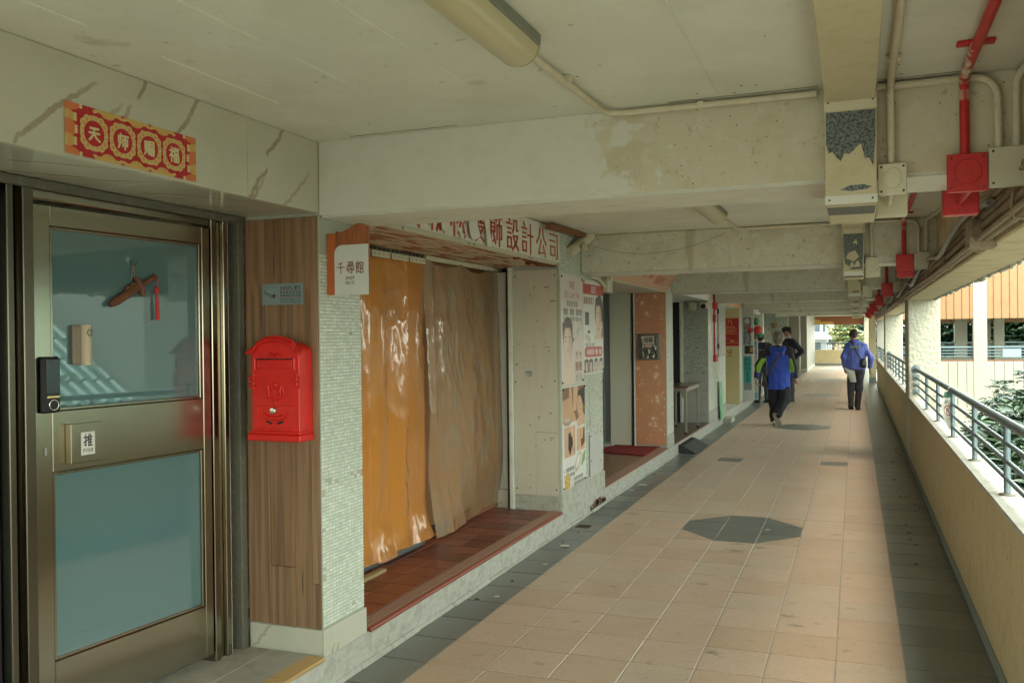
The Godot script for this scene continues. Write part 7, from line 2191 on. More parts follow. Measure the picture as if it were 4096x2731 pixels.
		part(cc, "pipe", c3, MT.conduit)
	# bundle of old pipes and cables along the edge beam
	var eb = thing("edge_pipe_bundle", "bundle of grimy brown pipes clipped along the inside of the edge beam", "pipes", Vector3(2.60, 2.05, 0))
	for q in [[0.0, 0.015, 0.021], [-0.012, 0.066, 0.018], [-0.006, 0.112, 0.018], [-0.035, 0.015, 0.012], [-0.018, 0.155, 0.015]]:
		var P = []
		var z = 9.5
		while z > -20.5:
			P.append(Vector3(q[0] + 0.004 * sin(z * 0.9 + q[1] * 40), q[1] + 0.006 * sin(z * 0.6 + q[2] * 300), z))
			z -= 0.9
		var b = MB.new()
		b.tube(P, q[2], 10)
		part(eb, "pipe", b, MT.conduit_old)
	var z = 8.6
	while z > -20:
		var b = MB.new()
		b.tube([Vector3(0.03, 0.04, z), Vector3(0.004, -0.012, z), Vector3(-0.03, -0.006, z), Vector3(-0.04, 0.03, z), Vector3(-0.034, 0.09, z), Vector3(-0.02, 0.14, z), Vector3(0.03, 0.16, z)], 0.007, 6)
		part(eb, "clip", b, MT.conduit_old)
		z -= 1.35
	var gc = thing("grey_flexible_cable", "grey flexible cable sagging in waves over the edge pipes", "cable", Vector3(2.60, 2.05, 0))
	var P2 = []
	z = 4.0
	while z > -20.5:
		P2.append(Vector3(-0.055 + 0.018 * sin(z * 1.9), 0.10 + 0.045 * sin(z * 2.1 + 0.6) + 0.02 * sin(z * 0.7), z))
		z -= 0.16
	var gb = MB.new()
	gb.tube(P2, 0.016, 8)
	part(gc, "cable", gb, MT.cable_grey)
	var P3 = []
	z = 6.0
	while z > -20.5:
		P3.append(Vector3(-0.045 + 0.010 * sin(z * 2.7 + 1), 0.155 + 0.025 * sin(z * 1.7 + 2.0), z))
		z -= 0.2
	var gb3 = MB.new()
	gb3.tube(P3, 0.008, 6)
	part(gc, "thin_cable", gb3, MT.conduit_old)
	var bx = thing("cable_through_box", "brown steel box the edge pipes pass through", "box", Vector3(2.545, 2.04, 3.45))
	pbox(bx, "body", Vector3(-0.02, -0.015, -0.03), Vector3(0.10, 0.115, 0.12), MT.conduit_old, 0.004)
	# loose thread hanging across the second beam face, rusty wood end and fat pipe over the wide column
	var lw = thing("loose_wire", "thin loose wire sagging across the face of the second beam", "wire", Vector3(0.4, 2.36, BEAMS[2] + 0.02))
	var P4 = []
	for k in 17:
		var e = k / 16.0
		P4.append(Vector3(-0.55 + e * 1.15, 0.085 - 0.11 * (1.0 - pow(2 * e - 0.95, 2.0)) + 0.05 * e, 0.003))
	var wb = MB.new()
	wb.tube(P4, 0.0014, 5)
	part(lw, "wire", wb, MT.black)
	var wd = thing("brown_timber_batten", "rough brown timber batten end sticking out over the lettered sign", "batten", Vector3(-0.22, 2.50, 1.05))
	var tb = MB.new()
	tb.obox(Vector3(0, 0.02, 0.0), Vector3(0.045, 0.05, 1.05), Basis(Vector3.RIGHT, 0.03), 0.003)
	part(wd, "batten", tb, mat(L(0.20, 0.085, 0.03), 0.8))
	pbox(wd, "end_bracket", Vector3(-0.02, -0.055, -0.52), Vector3(0.03, 0.0, -0.48), mat(L(0.30, 0.12, 0.04), 0.7), 0.004)
	var fp = thing("fat_soil_pipe", "fat cream pipe elbow coming out above the wide mosaic column", "pipe", Vector3(-0.24, 2.45, 0.66))
	b_pipe(fp)
func b_pipe(fp):
	var b = MB.new()
	b.tube(bend([Vector3(-0.06, -0.09, 0.18), Vector3(-0.01, -0.02, 0.02), Vector3(0.05, 0.09, -0.16)], 0.1, 6), 0.052, 16)
	part(fp, "elbow", b, MT.conduit)
	var c = MB.new()
	c.lathe([[0.0, 0.03], [0.034, 0.028], [0.036, 0.0]], Transform3D(Basis(Vector3.FORWARD, PI / 2 - 0.2), Vector3(0.05, -0.035, 0.06)), 14)
	part(fp, "inspection_cap", c, MT.conduit)

# ---------------------------------------------------------------- rails of the parapet
func build_rails():
	var segs = [[4.94, -3.9, [3.21, 1.92, 0.567, -0.76, -2.13]], [-4.66, -13.3, [-5.9, -7.2, -8.5, -9.8, -11.1, -12.3]], [-14.06, -21.9, [-15.3, -16.6, -17.9, -19.2, -20.5]]]
	for i in segs.size():
		var s = segs[i]
		var t = thing("parapet_railing", ["blue grey tubular railing with a paper tag beside the leafy bush", "short blue grey railing seen between the two cream pillars", "distant blue grey railing on the parapet near the corner"][i], "railing", Vector3(2.725, 0.82, s[0]))
		var top = MB.new()
		top.tube([Vector3(0, 0.362, 0), Vector3(0, 0.362, s[1] - s[0])], 0.0235, 14)
		part(t, "handrail", top, MT.rail)
		for y in [0.258, 0.168, 0.080]:
			var r = MB.new()
			r.tube([Vector3(0, y, 0), Vector3(0, y, s[1] - s[0])], 0.0125, 10)
			part(t, "rail", r, MT.rail)
		for z in s[2]:
			var p = MB.new()
			p.tube([Vector3(0, 0.0, z - s[0]), Vector3(0, 0.352, z - s[0])], 0.0165, 10)
			var pp = part(t, "post", p, MT.rail)
			var f = MB.new()
			f.lathe([[0.0, 0.010], [0.018, 0.009], [0.036, 0.006], [0.040, 0.0]], Transform3D(Basis.IDENTITY, Vector3(0, 0.001, z - s[0])), 16)
			part(pp, "base_flange", f, MT.iron)
		for e in 2:
			var z = 0.0 if e == 0 else s[1] - s[0]
			var sg = -1.0 if e == 0 else 1.0
			var f = MB.new()
			f.lathe([[0.0, 0.014], [0.030, 0.013], [0.050, 0.010], [0.052, 0.0]], Transform3D(Basis(Vector3.RIGHT, PI / 2 * sg), Vector3(0, 0.362, z)), 20)
			part(t, "end_flange", f, MT.rail)
			for y in [0.258, 0.168, 0.080]:
				var q = MB.new()
				q.obox(Vector3(0, y, z + sg * 0.005), Vector3(0.075, 0.075 if y != 0.168 else 0.05, 0.010), Basis.IDENTITY, 0.003)
				part(t, "end_plate", q, MT.rail)
	# curled paper tag tied to the handrail
	var tg = thing("paper_tag", "curled white paper tag with a red prohibition ring tied to the handrail", "tag", Vector3(2.70, 1.17, 0.46))
	var im = Image.create(96, 256, false, Image.FORMAT_RGB8)
	im.fill(L(0.66, 0.64, 0.58))
	fillr(im, 0, 0, 96, 40, L(0.06, 0.16, 0.11))
	han(im, "請勿", Rect2(20, 54, 56, 24), L(0.15), 0.1)
	var rg = []
	for k in 25: rg.append(Vector2(48 + cos(TAU * k / 24) * 28, 124 + sin(TAU * k / 24) * 32))
	strokes(im, rg, 6, L(0.40, 0.04, 0.03))
	line(im, Vector2(30, 100), Vector2(66, 148), 5, L(0.40, 0.04, 0.03))
	strokes(im, [Vector2(40, 142), Vector2(42, 116), Vector2(54, 110), Vector2(58, 136)], 6, L(0.05))
	for k in 4: fillr(im, 16, 180 + k * 16, 60, 4, L(0.3))
	var rows = []
	for i in 14:
		var e = i / 13.0
		var ln = []
		for k in 4:
			var w = (k / 3.0 - 0.5) * 0.085
			ln.append(Vector3(0.02 + w - 0.045 * sin(e * 3.1) + 0.03 * (1.0 - e), -0.30 * (1.0 - e), 0.035 + 0.05 * sin(e * 3.1) + 0.006 * cos(k * 1.6)))
		rows.append(ln)
	var b = MB.new()
	b.sheet(rows)
	part(tg, "paper", b, mat(Color.WHITE, 0.6, {"tex": itex(im)}))
	var tie = MB.new()
	var tr = []
	for k in 13: tr.append(Vector3(0.025 + cos(TAU * k / 12) * 0.027, 0.012 + sin(TAU * k / 12) * 0.027, 0.02))
	tie.tube(tr, 0.002, 5, false)
	part(tg, "tie", tie, MT.paper)

# ---------------------------------------------------------------- the wing across the courtyard
func build_other_wing():
	var Z := -22.0
	var X0 := 2.9; var X1 := 13.0
	var orange = mat(Color.WHITE, 0.75, {"tex": itex(mottle(256, L(0.275, 0.158, 0.078), [[4, 3, L(0.25, 0.14, 0.066), 0.45, 0.9, 0.6], [20, 3, L(0.31, 0.185, 0.095), 0.6, 0.9, 0.4, 1, 6]], 121)), "scale": 1.6})
	var pale = mat(Color.WHITE, 0.8, {"tex": itex(mottle(256, L(0.33, 0.322, 0.272), [[4, 3, L(0.31, 0.295, 0.245), 0.5, 0.9, 0.6], [20, 3, L(0.30, 0.28, 0.22), 0.75, 0.95, 0.4, 1, 6]], 122)), "scale": 1.6})
	var wing = thing("facing_wing", "facing cream arcade wing with orange ribbed fascia across the courtyard", "building", Vector3(X0, 0, Z))
	pbox(wing, "floor_slab", Vector3(0, -0.3, -3.6), Vector3(X1 - X0, 0.0, -0.02), MT.cap)
	pbox(wing, "ceiling_slab", Vector3(0, 2.5, -3.6), Vector3(X1 - X0, 2.8, -0.06), MT.ceiling)
	pbox(wing, "fascia_core", Vector3(0, 2.08, -0.20), Vector3(X1 - X0, 6.0, -0.03), orange)
	var w = 0.2145
	var x = 0.0
	var shp = MB.new()
	shp.box(Vector3(0.008, 2.04, -0.03), Vector3(w - 0.008, 6.0, 0.0), 0.012)
	var m1 = shp.mesh()
	while x < X1 - X0:
		var o = part(wing, "fascia_panel", m1, orange)
		o.position = Vector3(x, 0, 0)
		x += w
	pbox(wing, "parapet_core", Vector3(0, -0.4, -0.16), Vector3(X1 - X0, 0.755, -0.03), pale)
	pbox(wing, "parapet_strip", Vector3(0, 0.755, -0.17), Vector3(X1 - X0, 0.80, -0.01), mat(L(0.17, 0.085, 0.045), 0.8), 0.004)
	shp = MB.new()
	shp.box(Vector3(0.006, -1.6, -0.03), Vector3(0.245, 0.752, 0.0), 0.010)
	var m2 = shp.mesh()
	x = 0.0
	while x < X1 - X0:
		var o = part(wing, "parapet_panel", m2, pale)
		o.position = Vector3(x, 0, 0)
		x += 0.252
	pbox(wing, "lower_wall", Vector3(0, -3.2, -3.4), Vector3(X1 - X0, -1.6, -0.06), pale)
	# back side
	pbox(wing, "back_fascia", Vector3(0, 1.955, -3.55), Vector3(X1 - X0, 2.5, -3.42), orange)
	shp = MB.new()
	shp.box(Vector3(0.005, 1.957, 0.0), Vector3(0.147, 2.49, 0.02), 0.006)
	var m3 = shp.mesh()
	x = 0.0
	while x < X1 - X0:
		var o = part(wing, "back_fascia_panel", m3, orange)
		o.position = Vector3(x, 0, -3.42)
		x += 0.152
	pbox(wing, "back_parapet", Vector3(0, 0.0, -3.5), Vector3(X1 - X0, 0.78, -3.40), pale)
	for px in [[2.46, 2.83, -0.28, 0.02, -3.2, 6.0], [7.9, 8.27, -0.28, 0.02, -3.2, 6.0], [-0.25, 0.04, -0.28, 0.02, -3.2, 6.0], [2.27, 2.65, -3.7, -3.38, 0.0, 2.1], [3.13, 3.36, -3.7, -3.38, 0.0, 2.1], [3.42, 3.72, -3.36, -3.10, 0.0, 2.1], [0.2, 0.5, -3.7, -3.38, 0.0, 2.1], [6.2, 6.5, -3.7, -3.38, 0, 2.1]]:
		pbox(wing, "pillar", Vector3(px[0], px[4], px[2]), Vector3(px[1], px[5], px[3]), pale, 0.01)
	for k in 8:
		var back = k > 3
		var b = MB.new()
		var y = [1.18, 1.08, 0.99, 0.90][k % 4]
		b.tube([Vector3(0, y + (0.10 if back else 0.0), -3.45 if back else -0.09), Vector3(X1 - X0, y + (0.10 if back else 0.0), -3.45 if back else -0.09)], 0.028 if k % 4 == 0 else 0.016, 8)
		part(wing, "handrail" if k % 4 == 0 else "rail", b, MT.rail_bright)
	for k in 9:
		var b = MB.new()
		b.tube([Vector3(0.4 + k * 1.15, 0.8, -0.09), Vector3(0.4 + k * 1.15, 1.17, -0.09)], 0.018, 8)
		part(wing, "rail_post", b, MT.rail_bright)
	var nb = thing("notice_board", "pale blue notice plate on the railing of the facing wing", "notice board", Vector3(6.39, 0.87, Z - 0.055))
	pbox(nb, "plate", Vector3(-0.25, 0, 0), Vector3(0.25, 0.26, 0.015), mat(L(0.19, 0.25, 0.29), 0.3), 0.004)
	pbox(nb, "sheet", Vector3(-0.21, 0.02, 0.0152), Vector3(0.21, 0.23, 0.017), mat(L(0.23, 0.29, 0.33), 0.3), 0.002)

# ---------------------------------------------------------------- plants
func leaf_mesh(kind := 0) -> ArrayMesh:
	# a folded, pointed leaf of length 1 along +x, tip drooping
	var b = MB.new()
	var prof = [[0.0, 0.02], [0.18, 0.13], [0.42, 0.185], [0.68, 0.13], [0.88, 0.05], [1.0, 0.0]] if kind == 0 else [[0.0, 0.03], [0.2, 0.20], [0.5, 0.28], [0.8, 0.17], [1.0, 0.0]]
	for i in prof.size() - 1:
		var a = prof[i]; var c = prof[i + 1]
		var ya = -0.16 * a[0] * a[0]; var yc = -0.16 * c[0] * c[0]
		var A = Vector3(a[0], ya, 0); var C = Vector3(c[0], yc, 0)
		for s in [-1, 1]:
			var A1 = Vector3(a[0], ya + a[1] * 0.35, s * a[1]); var C1 = Vector3(c[0], yc + c[1] * 0.35, s * c[1])
			if s > 0:
				b.tri(A, A1, C1); b.tri(A, C1, C)
			else:
				b.tri(A, C1, A1); b.tri(A, C, C1)
	return b.mesh()
func crown(parent, called, blobs: Array, count: int, size: float, m, cols: Array, r: RandomNumberGenerator, kind := 0, clump := 5):
	# leaves in whorls on twig ends spread through the volume of several ellipsoids: blobs = [centre, radii]
	var mm = MultiMesh.new()
	mm.transform_format = MultiMesh.TRANSFORM_3D
	mm.use_colors = true
	mm.mesh = leaf_mesh(kind)
	mm.instance_count = count
	var i = 0
	var vol = []
	var tot = 0.0
	for q in blobs:
		tot += q[1].x * q[1].y * q[1].z
		vol.append(tot)
	while i < count:
		var pick = r.randf() * tot
		var q = blobs[0]
		for k in blobs.size():
			if pick <= vol[k]:
				q = blobs[k]
				break
		var d = Vector3(r.randfn(), r.randfn(), r.randfn()).normalized()
		var rad = pow(r.randf(), 0.38)
		var o = q[0] + d * q[1] * rad
		var tone = cols[r.randi() % cols.size()]
		var out = (d * q[1]).normalized()
		for k in clump:
			if i >= count: break
			var an = TAU * k / clump + r.randf() * 0.7
			var dirv = (Vector3(cos(an), r.randf_range(-0.25, 0.35), sin(an)) + out * 0.5).normalized()
			var up = (Vector3.UP * 1.2 + out * 0.5 + Vector3(r.randfn(), r.randfn(), r.randfn()) * 0.25)
			var zz = dirv.cross(up).normalized()
			var yy = zz.cross(dirv)
			var s = size * r.randf_range(0.65, 1.2)
			mm.set_instance_transform(i, Transform3D(Basis(dirv * s, yy * s, zz * s), o + dirv * size * 0.1))
			var v = r.randf_range(0.75, 1.25)
			mm.set_instance_color(i, Color(tone.r * v, tone.g * v, tone.b * v))
			i += 1
	var o2 = MultiMeshInstance3D.new()
	o2.name = called
	o2.multimesh = mm
	o2.material_override = m
	parent.add_child(o2, true)
	o2.set_meta("kind", "stuff")
	return o2
func limb(b: MB, from: Vector3, to: Vector3, r0, r1, r: RandomNumberGenerator):
	var P = []; var R = []
	for k in 7:
		var t = k / 6.0
		P.append(from.lerp(to, t) + Vector3(r.randfn(), r.randfn() * 0.4, r.randfn()) * 0.03 * from.distance_to(to) * sin(t * PI))
		R.append(lerpf(r0, r1, t))
	b.tube(P, R, 8)
func tree(called, label, at: Vector3, h: float, blobs: Array, count: int, size: float, cols: Array, sd: int, group = "", kind := 0, category = "tree", tr := 0.12):
	var r = RandomNumberGenerator.new()
	r.seed = sd
	var t = thing(called, label, category, at, group)
	var b = MB.new()
	var fork = Vector3(r.randf_range(-0.2, 0.2), h * 0.5, r.randf_range(-0.2, 0.2))
	limb(b, Vector3.ZERO, fork, tr, tr * 0.7, r)
	for q in blobs:
		limb(b, fork * r.randf_range(0.8, 1.0), q[0], tr * 0.55, tr * 0.12, r)
		for k in 4:
			limb(b, q[0].lerp(fork, 0.25), q[0] + Vector3(r.randfn(), r.randfn(), r.randfn()).normalized() * q[1] * 0.8, tr * 0.16, tr * 0.05, r)
	part(t, "trunk", b, MT.bark)
	crown(t, "crown", blobs, count, size, MT.leaf, cols, r, kind)
	return t
func build_garden():
	MT.bark = mat(L(0.10, 0.075, 0.05), 0.9, {"bump": MT.pl_h, "scale": 0.4, "bump_cm": 0.8})
	MT.leaf = mat(Color.WHITE, 0.34, {"vcol": true, "backlight": Color(0.12, 0.18, 0.06)})
	var gr = structure("ground")
	pbox(gr, "courtyard", Vector3(-90, -3.7, -140), Vector3(120, -3.2, 90), mat(Color.WHITE, 0.9, {"tex": itex(mottle(256, L(0.20, 0.195, 0.165), [[5, 4, L(0.12, 0.13, 0.09), 0.4, 0.85, 0.6], [30, 3, L(0.36, 0.35, 0.3), 0.6, 0.9, 0.5]], 131)), "scale": 5.0}))
	var G = [Color(0.028, 0.066, 0.034), Color(0.042, 0.088, 0.042), Color(0.022, 0.052, 0.030), Color(0.060, 0.105, 0.050)]
	var dk = [Color(0.020, 0.052, 0.032), Color(0.027, 0.064, 0.036), Color(0.021, 0.055, 0.034)]
	# the bush just outside the rail
	tree("leafy_bush", "glossy green leafy bush growing just outside the parapet railing", Vector3(3.62, -3.2, -1.7), 3.0, [[Vector3(-0.12, 3.55, -0.1), Vector3(0.46, 0.52, 0.9)], [Vector3(-0.08, 3.30, 1.3), Vector3(0.48, 0.60, 0.9)], [Vector3(0.2, 3.62, -1.2), Vector3(0.75, 0.50, 0.8)], [Vector3(-0.1, 2.8, 2.4), Vector3(0.45, 0.7, 0.9)]], 13000, 0.13, G, 401, "", 0, "bush", 0.06)
	tree("dark_shrub", "dark green drooping shrub against the pale wall of the facing wing", Vector3(4.35, -3.2, -4.3), 3.6, [[Vector3(-0.68, 4.12, 0.0), Vector3(0.20, 0.15, 0.24)], [Vector3(-0.22, 4.22, 0.0), Vector3(0.30, 0.20, 0.3)], [Vector3(-0.45, 3.86, 0.0), Vector3(0.30, 0.18, 0.3)], [Vector3(-0.1, 3.5, 0.0), Vector3(0.6, 0.4, 0.6)]], 2600, 0.12, dk, 402, "", 0, "shrub", 0.05)
	# trees behind the facing wing
	var yel = [Color(0.075, 0.13, 0.045), Color(0.11, 0.155, 0.05), Color(0.055, 0.10, 0.04), Color(0.19, 0.205, 0.07)]
	for k in 5:
		tree("courtyard_tree", ["dark glossy tree seen between the pillars of the facing wing", "yellow green tree seen past the railings of the facing wing"][k % 2], Vector3([4.9, 6.6, 8.6, 7.6, 10.8][k], -3.2, [-29.5, -30.5, -29.8, -31.5, -31][k]), 5.0, [[Vector3(0, 4.6, 0), Vector3(1.7, 1.9, 1.3)], [Vector3(0.5, 6.4, 0.3), Vector3(1.5, 1.3, 1.2)], [Vector3(-0.8, 3.4, 0.6), Vector3(1.2, 1.4, 0.9)]], 7500, 0.27, [dk, yel, G, yel, dk][k], 410 + k, "trees behind the facing wing", 1)
	# trees and house beyond the end of the arcade
	tree("yellowing_tree", "tree with yellowing leaves beyond the end of the arcade", Vector3(1.5, -3.2, -56), 6.0, [[Vector3(-0.3, 5.6, 0), Vector3(1.0, 1.5, 1.0)], [Vector3(0.2, 4.0, 0.3), Vector3(1.1, 1.2, 0.9)], [Vector3(0.0, 7.4, 0), Vector3(1.3, 1.2, 1.0)]], 5200, 0.24, [Color(0.27, 0.24, 0.085), Color(0.15, 0.20, 0.085), Color(0.36, 0.33, 0.13), Color(0.11, 0.17, 0.085)], 430, "", 1)
	for k in 4:
		tree("distant_tree", "grey green tree beyond the yellowing tree past the end of the arcade", Vector3([3.2, 1.6, 5.6, 0.2][k], -3.2, [-66, -72, -68, -78][k]), 7.0, [[Vector3(0, 5.2, 0), Vector3(2.2, 2.6, 1.6)], [Vector3(0.8, 7.8, 0), Vector3(2.0, 1.8, 1.5)], [Vector3(-0.9, 3.0, 0.5), Vector3(1.6, 1.6, 1.2)]], 6000, 0.36, [Color(0.085, 0.14, 0.095), Color(0.115, 0.175, 0.12), Color(0.065, 0.115, 0.075)], 440 + k, "trees past the end of the arcade", 1)
	build_far_house()
	build_roof_pavilion()
func build_far_house():
	var h = thing("white_block", "white apartment block with barred windows past the end of the arcade", "building", Vector3(-2.2, -3.2, -62))
	var wm = mat(L(0.36, 0.38, 0.37), 0.7)
	pbox(h, "wall", Vector3(-6, 0, -6), Vector3(2.2, 12, 0), wm)
	pbox(h, "balcony", Vector3(1.0, 4.45, 0), Vector3(3.05, 4.75, 0.9), mat(L(0.72, 0.73, 0.72), 0.7), 0.02)
	var dk = mat(L(0.05, 0.07, 0.08), 0.15)
	for q in [[1.25, 5.0, 0.5, 1.0], [1.95, 5.0, 0.16, 1.1], [0.3, 5.0, 0.6, 1.0], [1.3, 6.6, 0.6, 0.9], [1.3, 3.0, 0.5, 1.2]]:
		var wn = pbox(h, "window", Vector3(q[0] - 0.05, q[1] - 0.05, 0.0), Vector3(q[0] + q[2] + 0.05, q[1] + q[3] + 0.05, 0.06), mat(L(0.34, 0.42, 0.44), 0.5), 0.01)
		pbox(wn, "pane", Vector3(q[0], q[1], 0.061), Vector3(q[0] + q[2], q[1] + q[3], 0.07), dk)
	# window cage at the corner
	pbox(h, "bay", Vector3(2.2, 5.0, -1.2), Vector3(3.0, 6.9, 0.3), mat(L(0.40, 0.44, 0.42), 0.6), 0.02)
	for k in 6: pbox(h, "cage_bar", Vector3(2.25 + k * 0.14, 5.0, 0.31), Vector3(2.29 + k * 0.14, 6.9, 0.36), mat(L(0.6, 0.63, 0.6), 0.5))
	# washing on the balcony and a parked car shape below
	for k in 3:
		var c = thing("hanging_washing", ["dark garment hanging below the white balcony", "striped dark garment hanging below the white balcony", "orange and white garment hanging below the white balcony"][k], "garment", Vector3(-1.3 + k * 0.62 + (0.9 if k > 0 else 0.0), 0.75, -60.9))
		var b = MB.new()
		b.prism([Vector2(-0.26, -0.75), Vector2(0.26, -0.75), Vector2(0.24, 0.1), Vector2(0.12, 0.28), Vector2(-0.12, 0.28), Vector2(-0.24, 0.1)], 0.08, Transform3D.IDENTITY, 0.01)
		part(c, "cloth", b, mat([L(0.03, 0.04, 0.06), L(0.05, 0.05, 0.06), L(0.55, 0.2, 0.08)][k], 0.9))
		if k > 0:
			for j in 3: pbox(c, "stripe", Vector3(-0.2 + j * 0.15, -0.7, 0.0805), Vector3(-0.14 + j * 0.15, 0.1, 0.084), mat(L(0.6, 0.6, 0.58), 0.9))
func build_roof_pavilion():
	# a tiled roof outside the frame, mirrored in the door glass
	var t = thing("tiled_roof_pavilion", "green glazed tile roof pavilion in the courtyard mirrored in the door glass", "pavilion", Vector3(7.2, -3.2, 0.0))
	var gl = mat(L(0.36, 0.52, 0.50), 0.25)
	var sl = Vector3(2.7, 1.55, 0)
	var b = MB.new()
	b.quad(Vector3(0, 3.95, 6.0), Vector3(0, 3.95, -0.5), Vector3(0, 3.95, -0.5) + sl, Vector3(0, 3.95, 6.0) + sl)
	part(t, "roof_bed", b, mat(L(0.17, 0.27, 0.26), 0.5))
	var dirv = sl.normalized()
	var nn = Vector3(-dirv.y, dirv.x, 0)
	var one = MB.new()
	one.tube([Vector3.ZERO, dirv * 0.56], [0.050, 0.044], 8, false)
	var om = one.mesh()
	for i in 31:
		for k in 5:
			var o = part(t, "barrel_tile", om, gl)
			o.position = Vector3(0, 3.97, 5.9 - 0.21 * i) + dirv * (0.60 * k) + nn * 0.01
	pbox(t, "ridge", Vector3(2.6, 5.4, -0.5), Vector3(2.95, 5.75, 6.0), gl, 0.05)
	pbox(t, "wall", Vector3(0.5, 0.0, -0.4), Vector3(5.0, 3.95, 5.8), mat(L(0.55, 0.52, 0.44), 0.8))
	pbox(t, "eave_board", Vector3(-0.06, 3.72, -0.5), Vector3(0.02, 3.93, 6.0), mat(L(0.35, 0.34, 0.3), 0.8))
	var pb = thing("added_reflection_block", "added plain grey block out of view that bounds the roof reflection in the door glass", "building", Vector3(9.2, -3.2, -4.8))  # added, unseen: a plain backdrop that limits the roof reflection in the glass
	pbox(pb, "wall", Vector3(-2.0, 0.0, -4.2), Vector3(2.0, 6.3, 4.2), mat(L(0.26, 0.27, 0.25), 0.85))
	pbox(pb, "roof_kerb", Vector3(-2.05, 6.3, -4.25), Vector3(2.05, 6.45, 4.25), MT.concrete, 0.02)
	var r = RandomNumberGenerator.new()
	r.seed = 501
	crown(t, "climbing_vine", [[Vector3(0.4, 4.3, 2.2), Vector3(0.7, 0.35, 1.6)], [Vector3(1.8, 5.1, 3.5), Vector3(0.9, 0.4, 1.5)], [Vector3(0.9, 4.5, 0.3), Vector3(0.6, 0.3, 0.8)]], 500, 0.15, MT.leaf, [Color(0.10, 0.17, 0.05), Color(0.2, 0.24, 0.08)], r)

